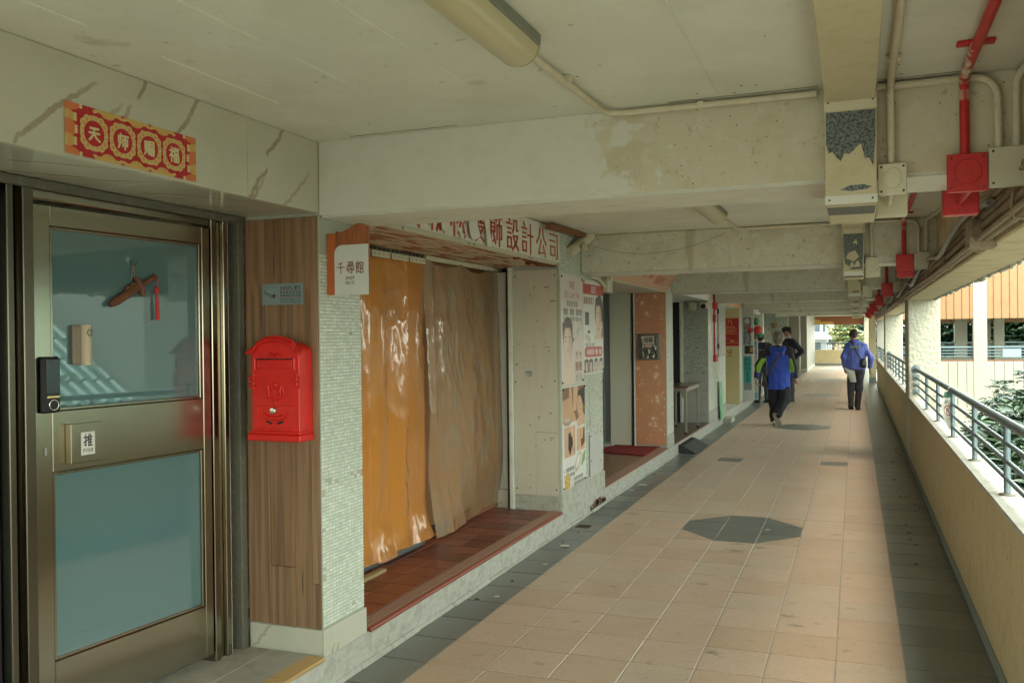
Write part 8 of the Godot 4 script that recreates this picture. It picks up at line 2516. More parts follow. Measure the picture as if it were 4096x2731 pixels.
# ---------------------------------------------------------------- figures: smooth fields over bones, meshed as surface nets
# bones: [from, to, radius at from, radius at to]; planes: [normal, offset] cut the field off where normal.p > offset
func field_mesh(bones: Array, cell: float, k: float, colour = null, planes := [], wrinkle := 0.0, wfreq := 9.0, sd := 1) -> MB:
	var lo = Vector3(1e9, 1e9, 1e9); var hi = -lo
	var pad = 2.2 * cell + 0.03
	for b in bones:
		var r = max(b[2], b[3]) + pad
		lo = lo.min(b[0].min(b[1]) - Vector3.ONE * r); hi = hi.max(b[0].max(b[1]) + Vector3.ONE * r)
	var nx = int(ceil((hi.x - lo.x) / cell)) + 1; var ny = int(ceil((hi.y - lo.y) / cell)) + 1; var nz = int(ceil((hi.z - lo.z) / cell)) + 1
	var N = nx * ny * nz
	var sum = PackedFloat32Array()
	sum.resize(N)
	for b in bones:
		var a = b[0]; var ab = b[1] - b[0]
		var l2 = max(ab.length_squared(), 1e-9)
		var R = max(b[2], b[3]) + pad
		var blo = (b[0].min(b[1]) - Vector3.ONE * R - lo) / cell; var bhi = (b[0].max(b[1]) + Vector3.ONE * R - lo) / cell
		for z in range(max(0, int(blo.z)), min(nz, int(bhi.z) + 2)):
			for y in range(max(0, int(blo.y)), min(ny, int(bhi.y) + 2)):
				var row = (z * ny + y) * nx
				for x in range(max(0, int(blo.x)), min(nx, int(bhi.x) + 2)):
					var p = lo + Vector3(x, y, z) * cell - a
					var t = clampf(p.dot(ab) / l2, 0.0, 1.0)
					var d = (p - ab * t).length() - lerpf(b[2], b[3], t)
					if d < 0.09:
						sum[row + x] += exp(-k * max(d, -0.06))
	var fn = FastNoiseLite.new()
	fn.seed = sd
	fn.frequency = wfreq
	fn.fractal_octaves = 2
	var val = PackedFloat32Array()
	val.resize(N)
	for z in nz:
		for y in ny:
			var row = (z * ny + y) * nx
			for x in nx:
				var s = sum[row + x]
				if s <= 0.0:
					val[row + x] = 0.1
					continue
				var d = -log(s) / k
				if d < 0.04 and (wrinkle > 0.0 or planes.size()):
					var p = lo + Vector3(x, y, z) * cell
					if wrinkle > 0.0: d += wrinkle * fn.get_noise_3d(p.x * 1.5, p.y * 0.7, p.z * 1.5)
					for q in planes: d = max(d, q[0].dot(p) - q[1])
				val[row + x] = d
	var sx = 1; var sy = nx; var sz = nx * ny
	var off = [0, sx, sy, sx + sy, sz, sx + sz, sy + sz, sx + sy + sz]
	var cor = [Vector3(0, 0, 0), Vector3(1, 0, 0), Vector3(0, 1, 0), Vector3(1, 1, 0), Vector3(0, 0, 1), Vector3(1, 0, 1), Vector3(0, 1, 1), Vector3(1, 1, 1)]
	var edges = [[0, 1], [2, 3], [4, 5], [6, 7], [0, 2], [1, 3], [4, 6], [5, 7], [0, 4], [1, 5], [2, 6], [3, 7]]
	var id = PackedInt32Array()
	id.resize(N)
	id.fill(-1)
	var V = PackedVector3Array()
	var Nn = PackedVector3Array()
	for z in nz - 1:
		for y in ny - 1:
			for x in nx - 1:
				var o = (z * ny + y) * nx + x
				var c0 = val[o]
				if c0 > 0.08: continue
				var m = 0
				for j in 8:
					if val[o + off[j]] < 0.0: m |= 1 << j
				if m == 0 or m == 255: continue
				var acc = Vector3.ZERO
				var cnt = 0
				for e in edges:
					var va = val[o + off[e[0]]]; var vb = val[o + off[e[1]]]
					if (va < 0.0) != (vb < 0.0):
						acc += cor[e[0]].lerp(cor[e[1]], va / (va - vb))
						cnt += 1
				id[o] = V.size()
				V.push_back(lo + (Vector3(x, y, z) + acc / cnt) * cell)
				Nn.push_back(Vector3.ZERO)
	var Q = []
	for z in range(1, nz - 1):
		for y in range(1, ny - 1):
			for x in range(1, nx - 1):
				var o = (z * ny + y) * nx + x
				if id[o] < 0: continue
				var inside = val[o] < 0.0
				for ax in 3:
					var st = [sx, sy, sz][ax]
					if inside == (val[o + st] < 0.0): continue
					var s1 = [sy, sz, sx][ax]; var s2 = [sz, sx, sy][ax]
					var q = [id[o], id[o - s1], id[o - s1 - s2], id[o - s2]]
					if q[1] < 0 or q[2] < 0 or q[3] < 0: continue
					if not inside: q.reverse()
					Q.append(q)
					var nn = (V[q[1]] - V[q[0]]).cross(V[q[2]] - V[q[0]])
					for j in 4: Nn[q[j]] += nn
	var b = MB.new()
	b.tinted = colour != null
	for q in Q:
		for tr in [[0, 1, 2], [0, 2, 3]]:
			for j in [0, 2, 1]:
				var i = q[tr[j]]
				if colour != null: b.col = colour.call(V[i])
				b.vert(V[i], Nn[i].normalized(), Vector2.ZERO)
	return b
func hand_bones(wrist: Vector3, dirv: Vector3, side: Vector3, curl: float) -> Array:
	# palm, four unequal fingers with a bend, and a thumb leaving the side of the palm
	dirv = dirv.normalized()
	side = (side - dirv * side.dot(dirv)).normalized()
	var nrm = dirv.cross(side)
	var B = []
	for k in 4:
		var off = side * (-0.027 + 0.018 * k)
		var base = wrist + dirv * 0.085 + off
		B.append([wrist + off * 0.6, base, 0.014, 0.011])
		var ln = [0.058, 0.068, 0.064, 0.048][k]
		var j1 = base + (dirv * cos(curl * 0.5) + nrm * sin(curl * 0.5)) * ln * 0.55
		var j2 = j1 + (dirv * cos(curl) + nrm * sin(curl)) * ln * 0.35
		var j3 = j2 + (dirv * cos(curl * 1.5) + nrm * sin(curl * 1.5)) * ln * 0.3
		B.append([base, j1, 0.0095, 0.009]); B.append([j1, j2, 0.009, 0.0085]); B.append([j2, j3, 0.0085, 0.0075])
	var tb = wrist + dirv * 0.025 - side * 0.030
	var t1 = tb + (dirv * 0.7 - side * 0.55 + nrm * 0.25).normalized() * 0.042
	B.append([wrist + dirv * 0.02, tb, 0.015, 0.013]); B.append([tb, t1, 0.012, 0.010]); B.append([t1, t1 + (dirv * 0.9 + nrm * 0.4).normalized() * 0.030, 0.010, 0.008])
	return B
func add_mb(a: MB, b: MB):
	a.v.append_array(b.v); a.n.append_array(b.n); a.u.append_array(b.u); a.c.append_array(b.c)
func head_bones(o: Vector3, f: Vector3, r := 1.0) -> Array:
	# skull, jaw, nose, ears; f: facing
	f = f.normalized()
	var s = f.cross(Vector3.UP).normalized()
	return [
		[o + Vector3(0, 0.035, 0) * r - f * 0.025 * r, o + Vector3(0, 0.035, 0) * r + f * 0.028 * r, 0.078 * r, 0.074 * r],
		[o + Vector3(0, -0.01, 0) * r - f * 0.03 * r, o + Vector3(0, -0.015, 0) * r + f * 0.03 * r, 0.070 * r, 0.066 * r],
		[o + Vector3(0, -0.055, 0) * r + f * 0.02 * r, o + Vector3(0, -0.078, 0) * r + f * 0.062 * r, 0.055 * r, 0.026 * r],
		[o + Vector3(0, 0.015, 0) * r + f * 0.088 * r, o + Vector3(0, -0.022, 0) * r + f * 0.106 * r, 0.009 * r, 0.013 * r],
		[o + Vector3(0, 0.004, 0) * r + s * 0.076 * r - f * 0.008, o + Vector3(0, -0.03, 0) * r + s * 0.078 * r, 0.017 * r, 0.012 * r],
		[o + Vector3(0, 0.004, 0) * r - s * 0.076 * r - f * 0.008, o + Vector3(0, -0.03, 0) * r - s * 0.078 * r, 0.017 * r, 0.012 * r],
		[o + Vector3(0, -0.055, 0) * r - f * 0.02 * r, o + Vector3(0, -0.16, 0) * r - f * 0.03 * r, 0.052 * r, 0.056 * r],
	]
func shoe(b: MB, heel: Vector3, toe: Vector3, up: Vector3, w := 0.045):
	var d = (toe - heel).normalized()
	up = (up - d * up.dot(d)).normalized()
	var s = d.cross(up)
	var rows = []
	# sections from heel to toe: [along, half width, height]
	for q in [[-0.03, 0.55, 0.035], [0.0, 0.78, 0.075], [0.2, 0.82, 0.085], [0.4, 0.86, 0.075], [0.6, 1.02, 0.06], [0.8, 0.98, 0.048], [0.95, 0.66, 0.038], [1.02, 0.3, 0.025]]:
		var c = heel.lerp(toe, q[0])
		var ring = []
		for k in 13:
			var an = PI * k / 12.0
			ring.append(c + s * cos(an) * w * q[1] + up * (0.016 + sin(an) * q[2]))
		rows.append(ring)
	b.sheet(rows)
func sole(b: MB, heel: Vector3, toe: Vector3, up: Vector3, w := 0.045):
	var d = (toe - heel).normalized()
	up = (up - d * up.dot(d)).normalized()
	var s = d.cross(up)
	var P = []
	for q in [[-0.04, 0.5], [0.03, 0.86], [0.2, 0.9], [0.42, 0.82], [0.62, 1.06], [0.82, 1.04], [0.97, 0.68], [1.04, 0.3]]: P.append(Vector2(q[1] * w, q[0] * heel.distance_to(toe)))
	var Q = P.duplicate()
	for i in range(P.size() - 1, -1, -1): Q.append(Vector2(-P[i].x, P[i].y))
	b.prism(Q, 0.022, Transform3D(Basis(s, d, s.cross(d)), heel - s.cross(d) * (0.004 if s.cross(d).dot(up) > 0 else 0.018)), 0.003)

func build_people():
	var skin = mat(L(0.36, 0.20, 0.135), 0.55, {"vcol": false})
	var grey_hair = mat(Color.WHITE, 0.8, {"vcol": true})
	# ---- the man in the blue jacket, walking away
	var A = thing("person", "person in a blue and black jacket with lime panels walking away with shoulder bag", "person", Vector3(0.735, 0.0, -8.35))
	var hd = Vector3(0.006, 1.565, -0.03)
	var body = field_mesh(head_bones(hd, Vector3(0.12, -0.06, -1), 1.06), 0.0075, 110.0)
	var LW = Vector3(-0.388, 0.845, -0.03); var RW = Vector3(0.285, 0.858, -0.04)
	add_mb(body, field_mesh(hand_bones(LW, Vector3(0.02, -1, -0.05), Vector3(0.2, 0, -1), 1.25), 0.0055, 260.0))
	add_mb(body, field_mesh(hand_bones(RW, Vector3(0.0, -1, -0.1), Vector3(-0.2, 0, -1), 1.4), 0.0055, 260.0))
	part(A, "body", body, skin)
	var hr = RandomNumberGenerator.new()
	hr.seed = 3
	var fx = FastNoiseLite.new()
	fx.frequency = 30.0
	var hair_col = func(p): return Color(0.30, 0.27, 0.22).lerp(Color(0.12, 0.10, 0.085), clampf(0.5 + fx.get_noise_3d(p.x * 1.6, p.y * 0.5, p.z * 1.6) * 1.6, 0, 1))
	part(A, "hair", field_mesh([[hd + Vector3(0, 0.034, 0.028), hd + Vector3(0, 0.046, -0.035), 0.096, 0.088], [hd + Vector3(0, -0.01, 0.042), hd + Vector3(0, 0.02, 0.03), 0.084, 0.09], [hd + Vector3(0, -0.055, 0.035), hd + Vector3(0, -0.03, 0.04), 0.058, 0.07]], 0.009, 120.0, hair_col, [], 0.006, 40.0), grey_hair)
	var LS = Vector3(-0.165, 1.355, 0); var RS = Vector3(0.180, 1.345, 0)
	var LE = Vector3(-0.350, 1.075, 0.05); var RE = Vector3(0.272, 1.07, 0.05)
	var blue = Color(0.020, 0.062, 0.40); var blk = Color(0.012, 0.011, 0.018); var lime = Color(0.24, 0.46, 0.035)
	var jc = func(p):
		var left = p.x < -0.198 - max(0.0, 1.2 - p.y) * 0.05
		var right = p.x > 0.188 + max(0.0, 1.2 - p.y) * 0.03
		if left or right:
			var t = clampf((1.36 - p.y) / 0.5, 0, 1)
			var axis = lerpf(0.19, 0.37, min(t * 1.7, 1.0)) if left else lerpf(0.19, 0.285, min(t * 1.7, 1.0))
			var inner = abs(p.x) < axis + (0.004 if left else -0.012)
			if inner and p.y < 1.215 and p.y > 0.955: return lime
			if inner and p.y <= 0.955 and p.y > 0.872: return blue
			return blk
		return blk if p.y > 1.262 - 0.02 * abs(p.x) else blue
	var jb = [[LS, Vector3(0, 1.39, 0.01), 0.060, 0.065], [RS, Vector3(0, 1.39, 0.01), 0.060, 0.065]]
	for e in [-1, 1]:
		jb.append([Vector3(e * 0.105, 1.28, 0.0), Vector3(e * 0.105, 0.98, 0.0), 0.098, 0.098])
		jb.append([Vector3(e * 0.105, 0.98, 0.0), Vector3(e * 0.102, 0.64, 0.0), 0.098, 0.100])
		jb.append([Vector3(e * 0.04, 1.2, 0.03), Vector3(e * 0.04, 0.64, 0.03), 0.10, 0.11])
	jb.append_array([[LS, LE, 0.066, 0.054], [LE, LW + Vector3(0, 0.02, 0), 0.054, 0.042], [RS, RE, 0.066, 0.056], [RE, RW + Vector3(0, 0.02, 0), 0.056, 0.043]])
	part(A, "jacket", field_mesh(jb, 0.0125, 75.0, jc, [[Vector3.DOWN, -0.652]], 0.012, 8.0, 4), MT.cloth)
	part(A, "hood", field_mesh([[Vector3(-0.115, 1.375, 0.06), Vector3(-0.06, 1.29, 0.105), 0.045, 0.045], [Vector3(-0.06, 1.29, 0.105), Vector3(0.05, 1.285, 0.105), 0.05, 0.05], [Vector3(0.05, 1.285, 0.105), Vector3(0.10, 1.375, 0.06), 0.045, 0.045], [Vector3(-0.06, 1.36, 0.08), Vector3(0.06, 1.36, 0.08), 0.05, 0.05]], 0.0125, 80.0, func(_p): return blue, [], 0.01, 12.0, 5), MT.cloth)
	var wh = MB.new()
	var ringp = []
	for k in 21: ringp.append(Vector3(0.006 + cos(TAU * k / 20) * 0.064, 1.425 + 0.012 * sin(TAU * k / 20), -0.012 + sin(TAU * k / 20) * 0.062))
	wh.tube(ringp, 0.017, 8, false)
	part(A, "shirt_collar", wh, MT.shirt)
	for q in [LW, RW]:
		var cf = MB.new()
		cf.lathe([[0.030, -0.012], [0.034, 0.0], [0.034, 0.015]], Transform3D(Basis.IDENTITY, q + Vector3(0, 0.005, 0)), 14)
		part(A, "shirt_cuff", cf, MT.shirt)
	var tb = [[Vector3(-0.08, 0.80, 0), Vector3(0.08, 0.80, 0.0), 0.085, 0.085], [Vector3(-0.090, 0.78, 0.0), Vector3(-0.09, 0.46, -0.05), 0.108, 0.092], [Vector3(-0.09, 0.46, -0.05), Vector3(-0.09, 0.085, -0.10), 0.092, 0.072], [Vector3(0.105, 0.78, 0), Vector3(0.095, 0.47, 0.02), 0.112, 0.100], [Vector3(0.095, 0.47, 0.02), Vector3(-0.005, 0.22, 0.17), 0.096, 0.070]]
	part(A, "trousers", field_mesh(tb, 0.0125, 75.0, null, [[Vector3.DOWN, -0.05], [Vector3.UP, 0.70]], 0.016, 7.0, 6), MT.dark_cloth)
	for q in [[Vector3(-0.088, 0.0, -0.03), Vector3(-0.095, 0.0, -0.26), Vector3.UP], [Vector3(-0.052, 0.225, 0.235), Vector3(0.022, 0.018, 0.14), Vector3(0.1, 0.25, -1)]]:
		var sh = MB.new()
		shoe(sh, q[0], q[1], q[2], 0.05)
		var sp = part(A, "shoe", sh, MT.white_shoe)
		var so = MB.new()
		sole(so, q[0], q[1], q[2], 0.05)
		part(sp, "sole", so, MT.gum)
	# bag and strap (worn, but a thing of its own)
	var bg = thing("shoulder_bag", "brown shoulder bag on a long strap worn by the person in blue jacket", "bag", Vector3(0.735, 0.0, -8.35))
	part(bg, "bag", field_mesh([[Vector3(-0.235, 0.87, 0.05), Vector3(-0.235, 0.74, 0.05), 0.040, 0.048], [Vector3(-0.245, 0.86, -0.05), Vector3(-0.245, 0.74, -0.05), 0.040, 0.048], [Vector3(-0.235, 0.74, 0.05), Vector3(-0.205, 0.74, 0.10), 0.045, 0.04]], 0.0125, 90.0), mat(L(0.035, 0.028, 0.03), 0.4))
	var sb = MB.new()
	var sp2 = [Vector3(0.085, 1.405, -0.02), Vector3(0.085, 1.40, 0.075), Vector3(0.04, 1.31, 0.158), Vector3(-0.03, 1.16, 0.158), Vector3(-0.10, 1.02, 0.150), Vector3(-0.17, 0.93, 0.128), Vector3(-0.225, 0.87, 0.09)]
	for i in sp2.size() - 1:
		var d = (sp2[i + 1] - sp2[i])
		var x = d.normalized(); var y = Vector3(0, 0, 1) - x * x.z; y = y.normalized()
		sb.obox((sp2[i] + sp2[i + 1]) / 2, Vector3(d.length() + 0.006, 0.004, 0.034), Basis(x, y, x.cross(y)), 0.0015)
	part(bg, "strap", sb, mat(L(0.075, 0.05, 0.05), 0.6))
	# ---- the man in the violet blue jacket, carrying newspapers
	var B = thing("person", "person in a violet blue work jacket walking away with folded newspapers", "person", Vector3(2.045, 0.0, -12.25))
	hd = Vector3(-0.058, 1.605, -0.06)
	body = field_mesh(head_bones(hd, Vector3(0.1, -0.15, -1), 1.05), 0.0085, 110.0)
	LW = Vector3(-0.25, 0.90, -0.02); RW = Vector3(0.262, 0.895, -0.02)
	add_mb(body, field_mesh(hand_bones(LW, Vector3(0.18, -1, 0.1), Vector3(0.3, 0, -1), 1.0), 0.006, 260.0))
	add_mb(body, field_mesh(hand_bones(RW, Vector3(-0.05, -1, -0.1), Vector3(-0.2, 0, -1), 1.0), 0.006, 260.0))
	part(B, "body", body, mat(L(0.22, 0.115, 0.08), 0.55))
	part(B, "hair", field_mesh([[hd + Vector3(0, 0.040, 0.02), hd + Vector3(0, 0.046, -0.03), 0.087, 0.082], [hd + Vector3(0, 0.0, 0.036), hd + Vector3(0, 0.02, 0.03), 0.077, 0.083]], 0.010, 120.0, null, [], 0.004, 40.0), mat(L(0.035, 0.025, 0.024), 0.85))
	LS = Vector3(-0.185, 1.365, 0); RS = Vector3(0.158, 1.355, 0)
	LE = Vector3(-0.265, 1.14, 0.05); RE = Vector3(0.285, 1.11, 0.05)
	jb = [[LS, Vector3(-0.04, 1.435, 0.0), 0.058, 0.060], [RS, Vector3(-0.02, 1.435, 0.0), 0.058, 0.060], [Vector3(-0.10, 1.455, -0.02), Vector3(0.02, 1.455, -0.02), 0.05, 0.05]]
	for e in [-1, 1]:
		jb.append([Vector3(e * 0.10 - 0.015, 1.32, 0.0), Vector3(e * 0.09 - 0.02, 0.88, 0.0), 0.10, 0.108])
		jb.append([Vector3(e * 0.04 - 0.015, 1.30, 0.03), Vector3(e * 0.04 - 0.02, 0.88, 0.03), 0.10, 0.105])
	jb.append_array([[LS, LE, 0.058, 0.056], [LE, LW + Vector3(0, 0.03, 0), 0.056, 0.046], [RS, RE, 0.058, 0.058], [RE, RW + Vector3(0, 0.03, 0), 0.062, 0.048]])
	part(B, "jacket", field_mesh(jb, 0.0135, 75.0, func(_p): return Color(0.070, 0.092, 0.33), [[Vector3.DOWN, -0.872]], 0.014, 8.0, 7), MT.cloth)
	part(B, "undershirt_hem", field_mesh([[Vector3(-0.11, 0.88, 0.0), Vector3(0.07, 0.88, 0.0), 0.108, 0.108]], 0.0135, 75.0, null, [[Vector3.DOWN, -0.858], [Vector3.UP, 0.89]]), mat(L(0.22, 0.03, 0.24), 0.8))
	tb = [[Vector3(-0.10, 0.84, 0), Vector3(0.06, 0.84, 0.0), 0.100, 0.100], [Vector3(-0.108, 0.82, 0.0), Vector3(-0.122, 0.46, 0.0), 0.090, 0.072], [Vector3(-0.122, 0.46, 0.0), Vector3(-0.125, 0.10, 0.05), 0.070, 0.056], [Vector3(0.068, 0.82, 0), Vector3(0.042, 0.46, -0.02), 0.095, 0.074], [Vector3(0.042, 0.46, -0.02), Vector3(0.006, 0.07, -0.02), 0.072, 0.060]]
	part(B, "trousers", field_mesh(tb, 0.0135, 75.0, null, [[Vector3.DOWN, -0.045]], 0.010, 7.0, 8), MT.grey_cloth)
	for q in [[Vector3(-0.145, 0.08, 0.12), Vector3(-0.115, 0.0, -0.12), Vector3(0, 1, 0.35)], [Vector3(0.0, 0.0, 0.07), Vector3(0.03, 0.0, -0.18), Vector3.UP]]:
		var sh = MB.new()
		shoe(sh, q[0], q[1], q[2], 0.048)
		var sp = part(B, "shoe", sh, MT.black_shoe)
		var so = MB.new()
		sole(so, q[0], q[1], q[2], 0.05)
		part(sp, "sole", so, MT.black)
	# lettering on the back
	var tm = TextMesh.new()
	var fo = SystemFont.new()
	fo.font_names = PackedStringArray(["Droid Sans"])
	fo.font_weight = 700
	tm.font = fo
	tm.font_size = 32
	tm.pixel_size = 0.00165
	tm.depth = 0.01
	tm.text = "YEE HOP"
	var tx = part(B, "lettering", tm, mat(L(0.34, 0.36, 0.035), 0.6))
	tx.position = Vector3(-0.022, 1.345, 0.142)
	tx.rotation.x = -0.02
	var nw = thing("newspapers", "folded newspapers held in the hand of the person in violet jacket", "newspaper", Vector3(2.045, 0.0, -12.25))
	for k in 3:
		var rows = []
		for i in 6:
			var e = i / 5.0
			rows.append([Vector3(-0.235 + 0.12 * e - 0.008 * k, 0.885 - 0.285 * e + 0.03 * (1 - e), 0.075 + 0.012 * k), Vector3(-0.15 + 0.075 * e, 0.865 - 0.27 * e, 0.085 + 0.012 * k + 0.03 * sin(e * 3.0)), Vector3(-0.055 + 0.035 * e + 0.006 * k, 0.835 - 0.235 * e, 0.075 + 0.014 * k)])
		rows.reverse()
		var b = MB.new()
		b.sheet(rows)
		part(nw, "sheet", b, MT.news)
	var wb = thing("small_pouch_bag", "small black pouch on a thin strap worn by person in violet jacket", "bag", Vector3(2.045, 0.0, -12.25))
	part(wb, "pouch", field_mesh([[Vector3(0.145, 1.06, 0.13), Vector3(0.145, 0.96, 0.13), 0.048, 0.055], [Vector3(0.11, 1.05, 0.14), Vector3(0.11, 0.97, 0.14), 0.04, 0.045]], 0.012, 90.0), MT.black)
	sb = MB.new()
	sp2 = [Vector3(-0.12, 1.475, 0.03), Vector3(-0.09, 1.44, 0.09), Vector3(-0.04, 1.33, 0.140), Vector3(0.03, 1.18, 0.145), Vector3(0.095, 1.07, 0.15)]
	for i in sp2.size() - 1:
		var d = (sp2[i + 1] - sp2[i])
		var x = d.normalized(); var y = Vector3(0, 0, 1) - x * x.z; y = y.normalized()
		sb.obox((sp2[i] + sp2[i + 1]) / 2, Vector3(d.length() + 0.006, 0.004, 0.028), Basis(x, y, x.cross(y)), 0.0015)
	part(wb, "strap", sb, MT.black)
	# ---- the two students by the stationery shop
	var navy = func(_p): return Color(0.016, 0.014, 0.028)
	var C = thing("person", "person in dark hooded jacket browsing the stationery shop display", "person", Vector3(-0.08, 0.0, -13.95))
	hd = Vector3(-0.03, 1.555, -0.02)
	body = field_mesh(head_bones(hd, Vector3(-0.5, -0.1, -1), 0.98), 0.010, 110.0)
	add_mb(body, field_mesh(hand_bones(Vector3(-0.19, 1.10, -0.22), Vector3(-0.3, 0.1, -1), Vector3(0, 1, 0), 0.8), 0.007, 240.0))
	part(C, "body", body, MT.skin_young)
	part(C, "hair", field_mesh([[hd + Vector3(0.012, 0.040, 0.018), hd + Vector3(-0.01, 0.05, -0.03), 0.086, 0.084], [hd + Vector3(0.01, 0.0, 0.036), hd + Vector3(0, 0.02, 0.03), 0.074, 0.08]], 0.011, 120.0, null, [], 0.006, 40.0), MT.black_hair)
	jb = [[Vector3(-0.15, 1.37, 0.0), Vector3(0.15, 1.37, 0.0), 0.075, 0.075], [Vector3(0.17, 1.36, 0), Vector3(0.20, 1.10, -0.05), 0.066, 0.055], [Vector3(0.20, 1.10, -0.05), Vector3(0.10, 1.02, -0.2), 0.055, 0.045], [Vector3(-0.17, 1.36, 0), Vector3(-0.2, 1.13, -0.03), 0.066, 0.055], [Vector3(-0.2, 1.13, -0.03), Vector3(-0.19, 1.10, -0.2), 0.055, 0.045], [Vector3(-0.06, 1.40, 0.07), Vector3(0.06, 1.40, 0.07), 0.055, 0.055]]
	for e in [-1, 1]: jb.append([Vector3(e * 0.09, 1.3, 0.0), Vector3(e * 0.085, 0.90, 0.0), 0.105, 0.11])
	part(C, "jacket", field_mesh(jb, 0.015, 70.0, navy, [[Vector3.DOWN, -0.86]], 0.012, 8.0, 9), MT.cloth)
	wh = MB.new()
	ringp = []
	for k in 21: ringp.append(Vector3(-0.02 + cos(TAU * k / 20) * 0.062, 1.445 + 0.008 * sin(TAU * k / 20), 0.0 + sin(TAU * k / 20) * 0.06))
	wh.tube(ringp, 0.014, 8, false)
	part(C, "shirt_collar", wh, MT.shirt)
	var lt = MB.new()
	for k in 9: lt.tube([Vector3(-0.09 + k * 0.02, 1.262 + 0.006 * (k % 2), 0.112 + 0.004 * sin(k * 0.4)), Vector3(-0.075 + k * 0.02, 1.268 - 0.006 * (k % 2), 0.113 + 0.004 * sin(k * 0.4))], 0.004, 5)
	part(C, "script_print", lt, MT.shirt)
	part(C, "trousers", field_mesh([[Vector3(-0.08, 0.86, 0), Vector3(0.08, 0.86, 0), 0.098, 0.098], [Vector3(-0.095, 0.84, 0), Vector3(-0.10, 0.10, 0.0), 0.088, 0.062], [Vector3(0.095, 0.84, 0), Vector3(0.115, 0.10, 0.03), 0.09, 0.064]], 0.015, 70.0, null, [[Vector3.DOWN, -0.06]], 0.012, 7.0, 10), MT.school_grey)
	for q in [[Vector3(-0.08, 0, 0.05), Vector3(-0.24, 0, -0.12)], [Vector3(0.13, 0, 0.09), Vector3(0.04, 0, -0.12)]]:
		var sh = MB.new()
		shoe(sh, q[0], q[1], Vector3.UP, 0.048)
		var sp = part(C, "shoe", sh, MT.black_shoe)
		var so = MB.new()
		sole(so, q[0], q[1], Vector3.UP, 0.05)
		part(sp, "sole", so, MT.black)
	var D = thing("person", "person with glasses in dark jacket standing hand on hip before the mosaic wall", "person", Vector3(0.50, 0.0, -14.35))
	hd = Vector3(-0.03, 1.685, -0.03)
	body = field_mesh(head_bones(hd, Vector3(-1, -0.05, -0.25), 0.98), 0.009, 110.0)
	add_mb(body, field_mesh(hand_bones(Vector3(0.14, 1.02, 0.06), Vector3(-1, -0.3, 0.2), Vector3(0, 1, 0), 0.9), 0.007, 240.0))
	part(D, "body", body, MT.skin_young)
	part(D, "hair", field_mesh([[hd + Vector3(0.04, 0.045, 0.0), hd + Vector3(-0.04, 0.055, -0.01), 0.088, 0.084], [hd + Vector3(0.05, 0.0, 0.0), hd + Vector3(0.03, 0.03, 0.0), 0.070, 0.085], [hd + Vector3(-0.075, 0.055, 0.0), hd + Vector3(-0.06, 0.04, 0.04), 0.035, 0.035]], 0.010, 120.0, null, [], 0.006, 40.0), MT.black_hair)
	var gl = MB.new()
	var gr = []
	for k in 17: gr.append(hd + Vector3(-0.088, 0.002, 0.036) + Vector3(0.2 * sin(TAU * k / 16) * 0.02, cos(TAU * k / 16) * 0.019, sin(TAU * k / 16) * 0.024))
	gl.tube(gr, 0.0022, 6, false)
	gl.tube([hd + Vector3(-0.083, 0.006, 0.062), hd + Vector3(0.0, 0.010, 0.088)], 0.0022, 5)
	part(D, "glasses", gl, MT.black)
	var ey = MB.new()
	ey.ball(hd + Vector3(-0.078, 0.002, 0.034), Vector3(0.008, 0.007, 0.012), 8, 6)
	part(D, "eye", ey, MT.black)
	var mo = MB.new()
	mo.ball(hd + Vector3(-0.082, -0.055, 0.012), Vector3(0.006, 0.005, 0.018), 8, 6)
	part(D, "mouth", mo, mat(L(0.30, 0.10, 0.08), 0.6))
	jb = [[Vector3(-0.10, 1.46, -0.08), Vector3(0.10, 1.46, 0.08), 0.07, 0.07], [Vector3(0.13, 1.45, 0.09), Vector3(0.32, 1.23, 0.12), 0.066, 0.06], [Vector3(0.32, 1.23, 0.12), Vector3(0.16, 1.05, 0.08), 0.06, 0.048], [Vector3(-0.12, 1.45, -0.09), Vector3(-0.22, 1.2, -0.12), 0.066, 0.055], [Vector3(-0.22, 1.2, -0.12), Vector3(-0.26, 1.0, -0.10), 0.055, 0.045], [Vector3(0.05, 1.49, 0.03), Vector3(0.06, 1.49, -0.03), 0.055, 0.055]]
	for e in [-1, 1]: jb.append([Vector3(e * 0.07, 1.38, e * 0.05), Vector3(e * 0.07, 0.96, e * 0.05), 0.105, 0.11])
	part(D, "jacket", field_mesh(jb, 0.015, 70.0, navy, [[Vector3.DOWN, -0.92]], 0.012, 8.0, 11), MT.cloth)
	wh = MB.new()
	ringp = []
	for k in 17: ringp.append(hd + Vector3(0.03 + cos(TAU * k / 16) * 0.058, -0.125 - 0.01 * cos(TAU * k / 16), sin(TAU * k / 16) * 0.058))
	wh.tube(ringp, 0.012, 8, false)
	part(D, "shirt_collar", wh, MT.shirt)
	part(D, "trousers", field_mesh([[Vector3(-0.06, 0.92, -0.04), Vector3(0.06, 0.92, 0.04), 0.10, 0.10], [Vector3(-0.07, 0.9, -0.06), Vector3(-0.08, 0.10, -0.08), 0.088, 0.062], [Vector3(0.07, 0.9, 0.06), Vector3(0.08, 0.10, 0.08), 0.09, 0.064]], 0.016, 70.0, null, [[Vector3.DOWN, -0.06]], 0.012, 7.0, 12), MT.school_grey)
	for q in [[Vector3(-0.03, 0, -0.08), Vector3(-0.27, 0, -0.12)], [Vector3(0.13, 0, 0.08), Vector3(-0.10, 0, 0.10)]]:
		var sh = MB.new()
		shoe(sh, q[0], q[1], Vector3.UP, 0.048)
		var sp = part(D, "shoe", sh, MT.black_shoe)
		var so = MB.new()
		sole(so, q[0], q[1], Vector3.UP, 0.05)
		part(sp, "sole", so, MT.black)

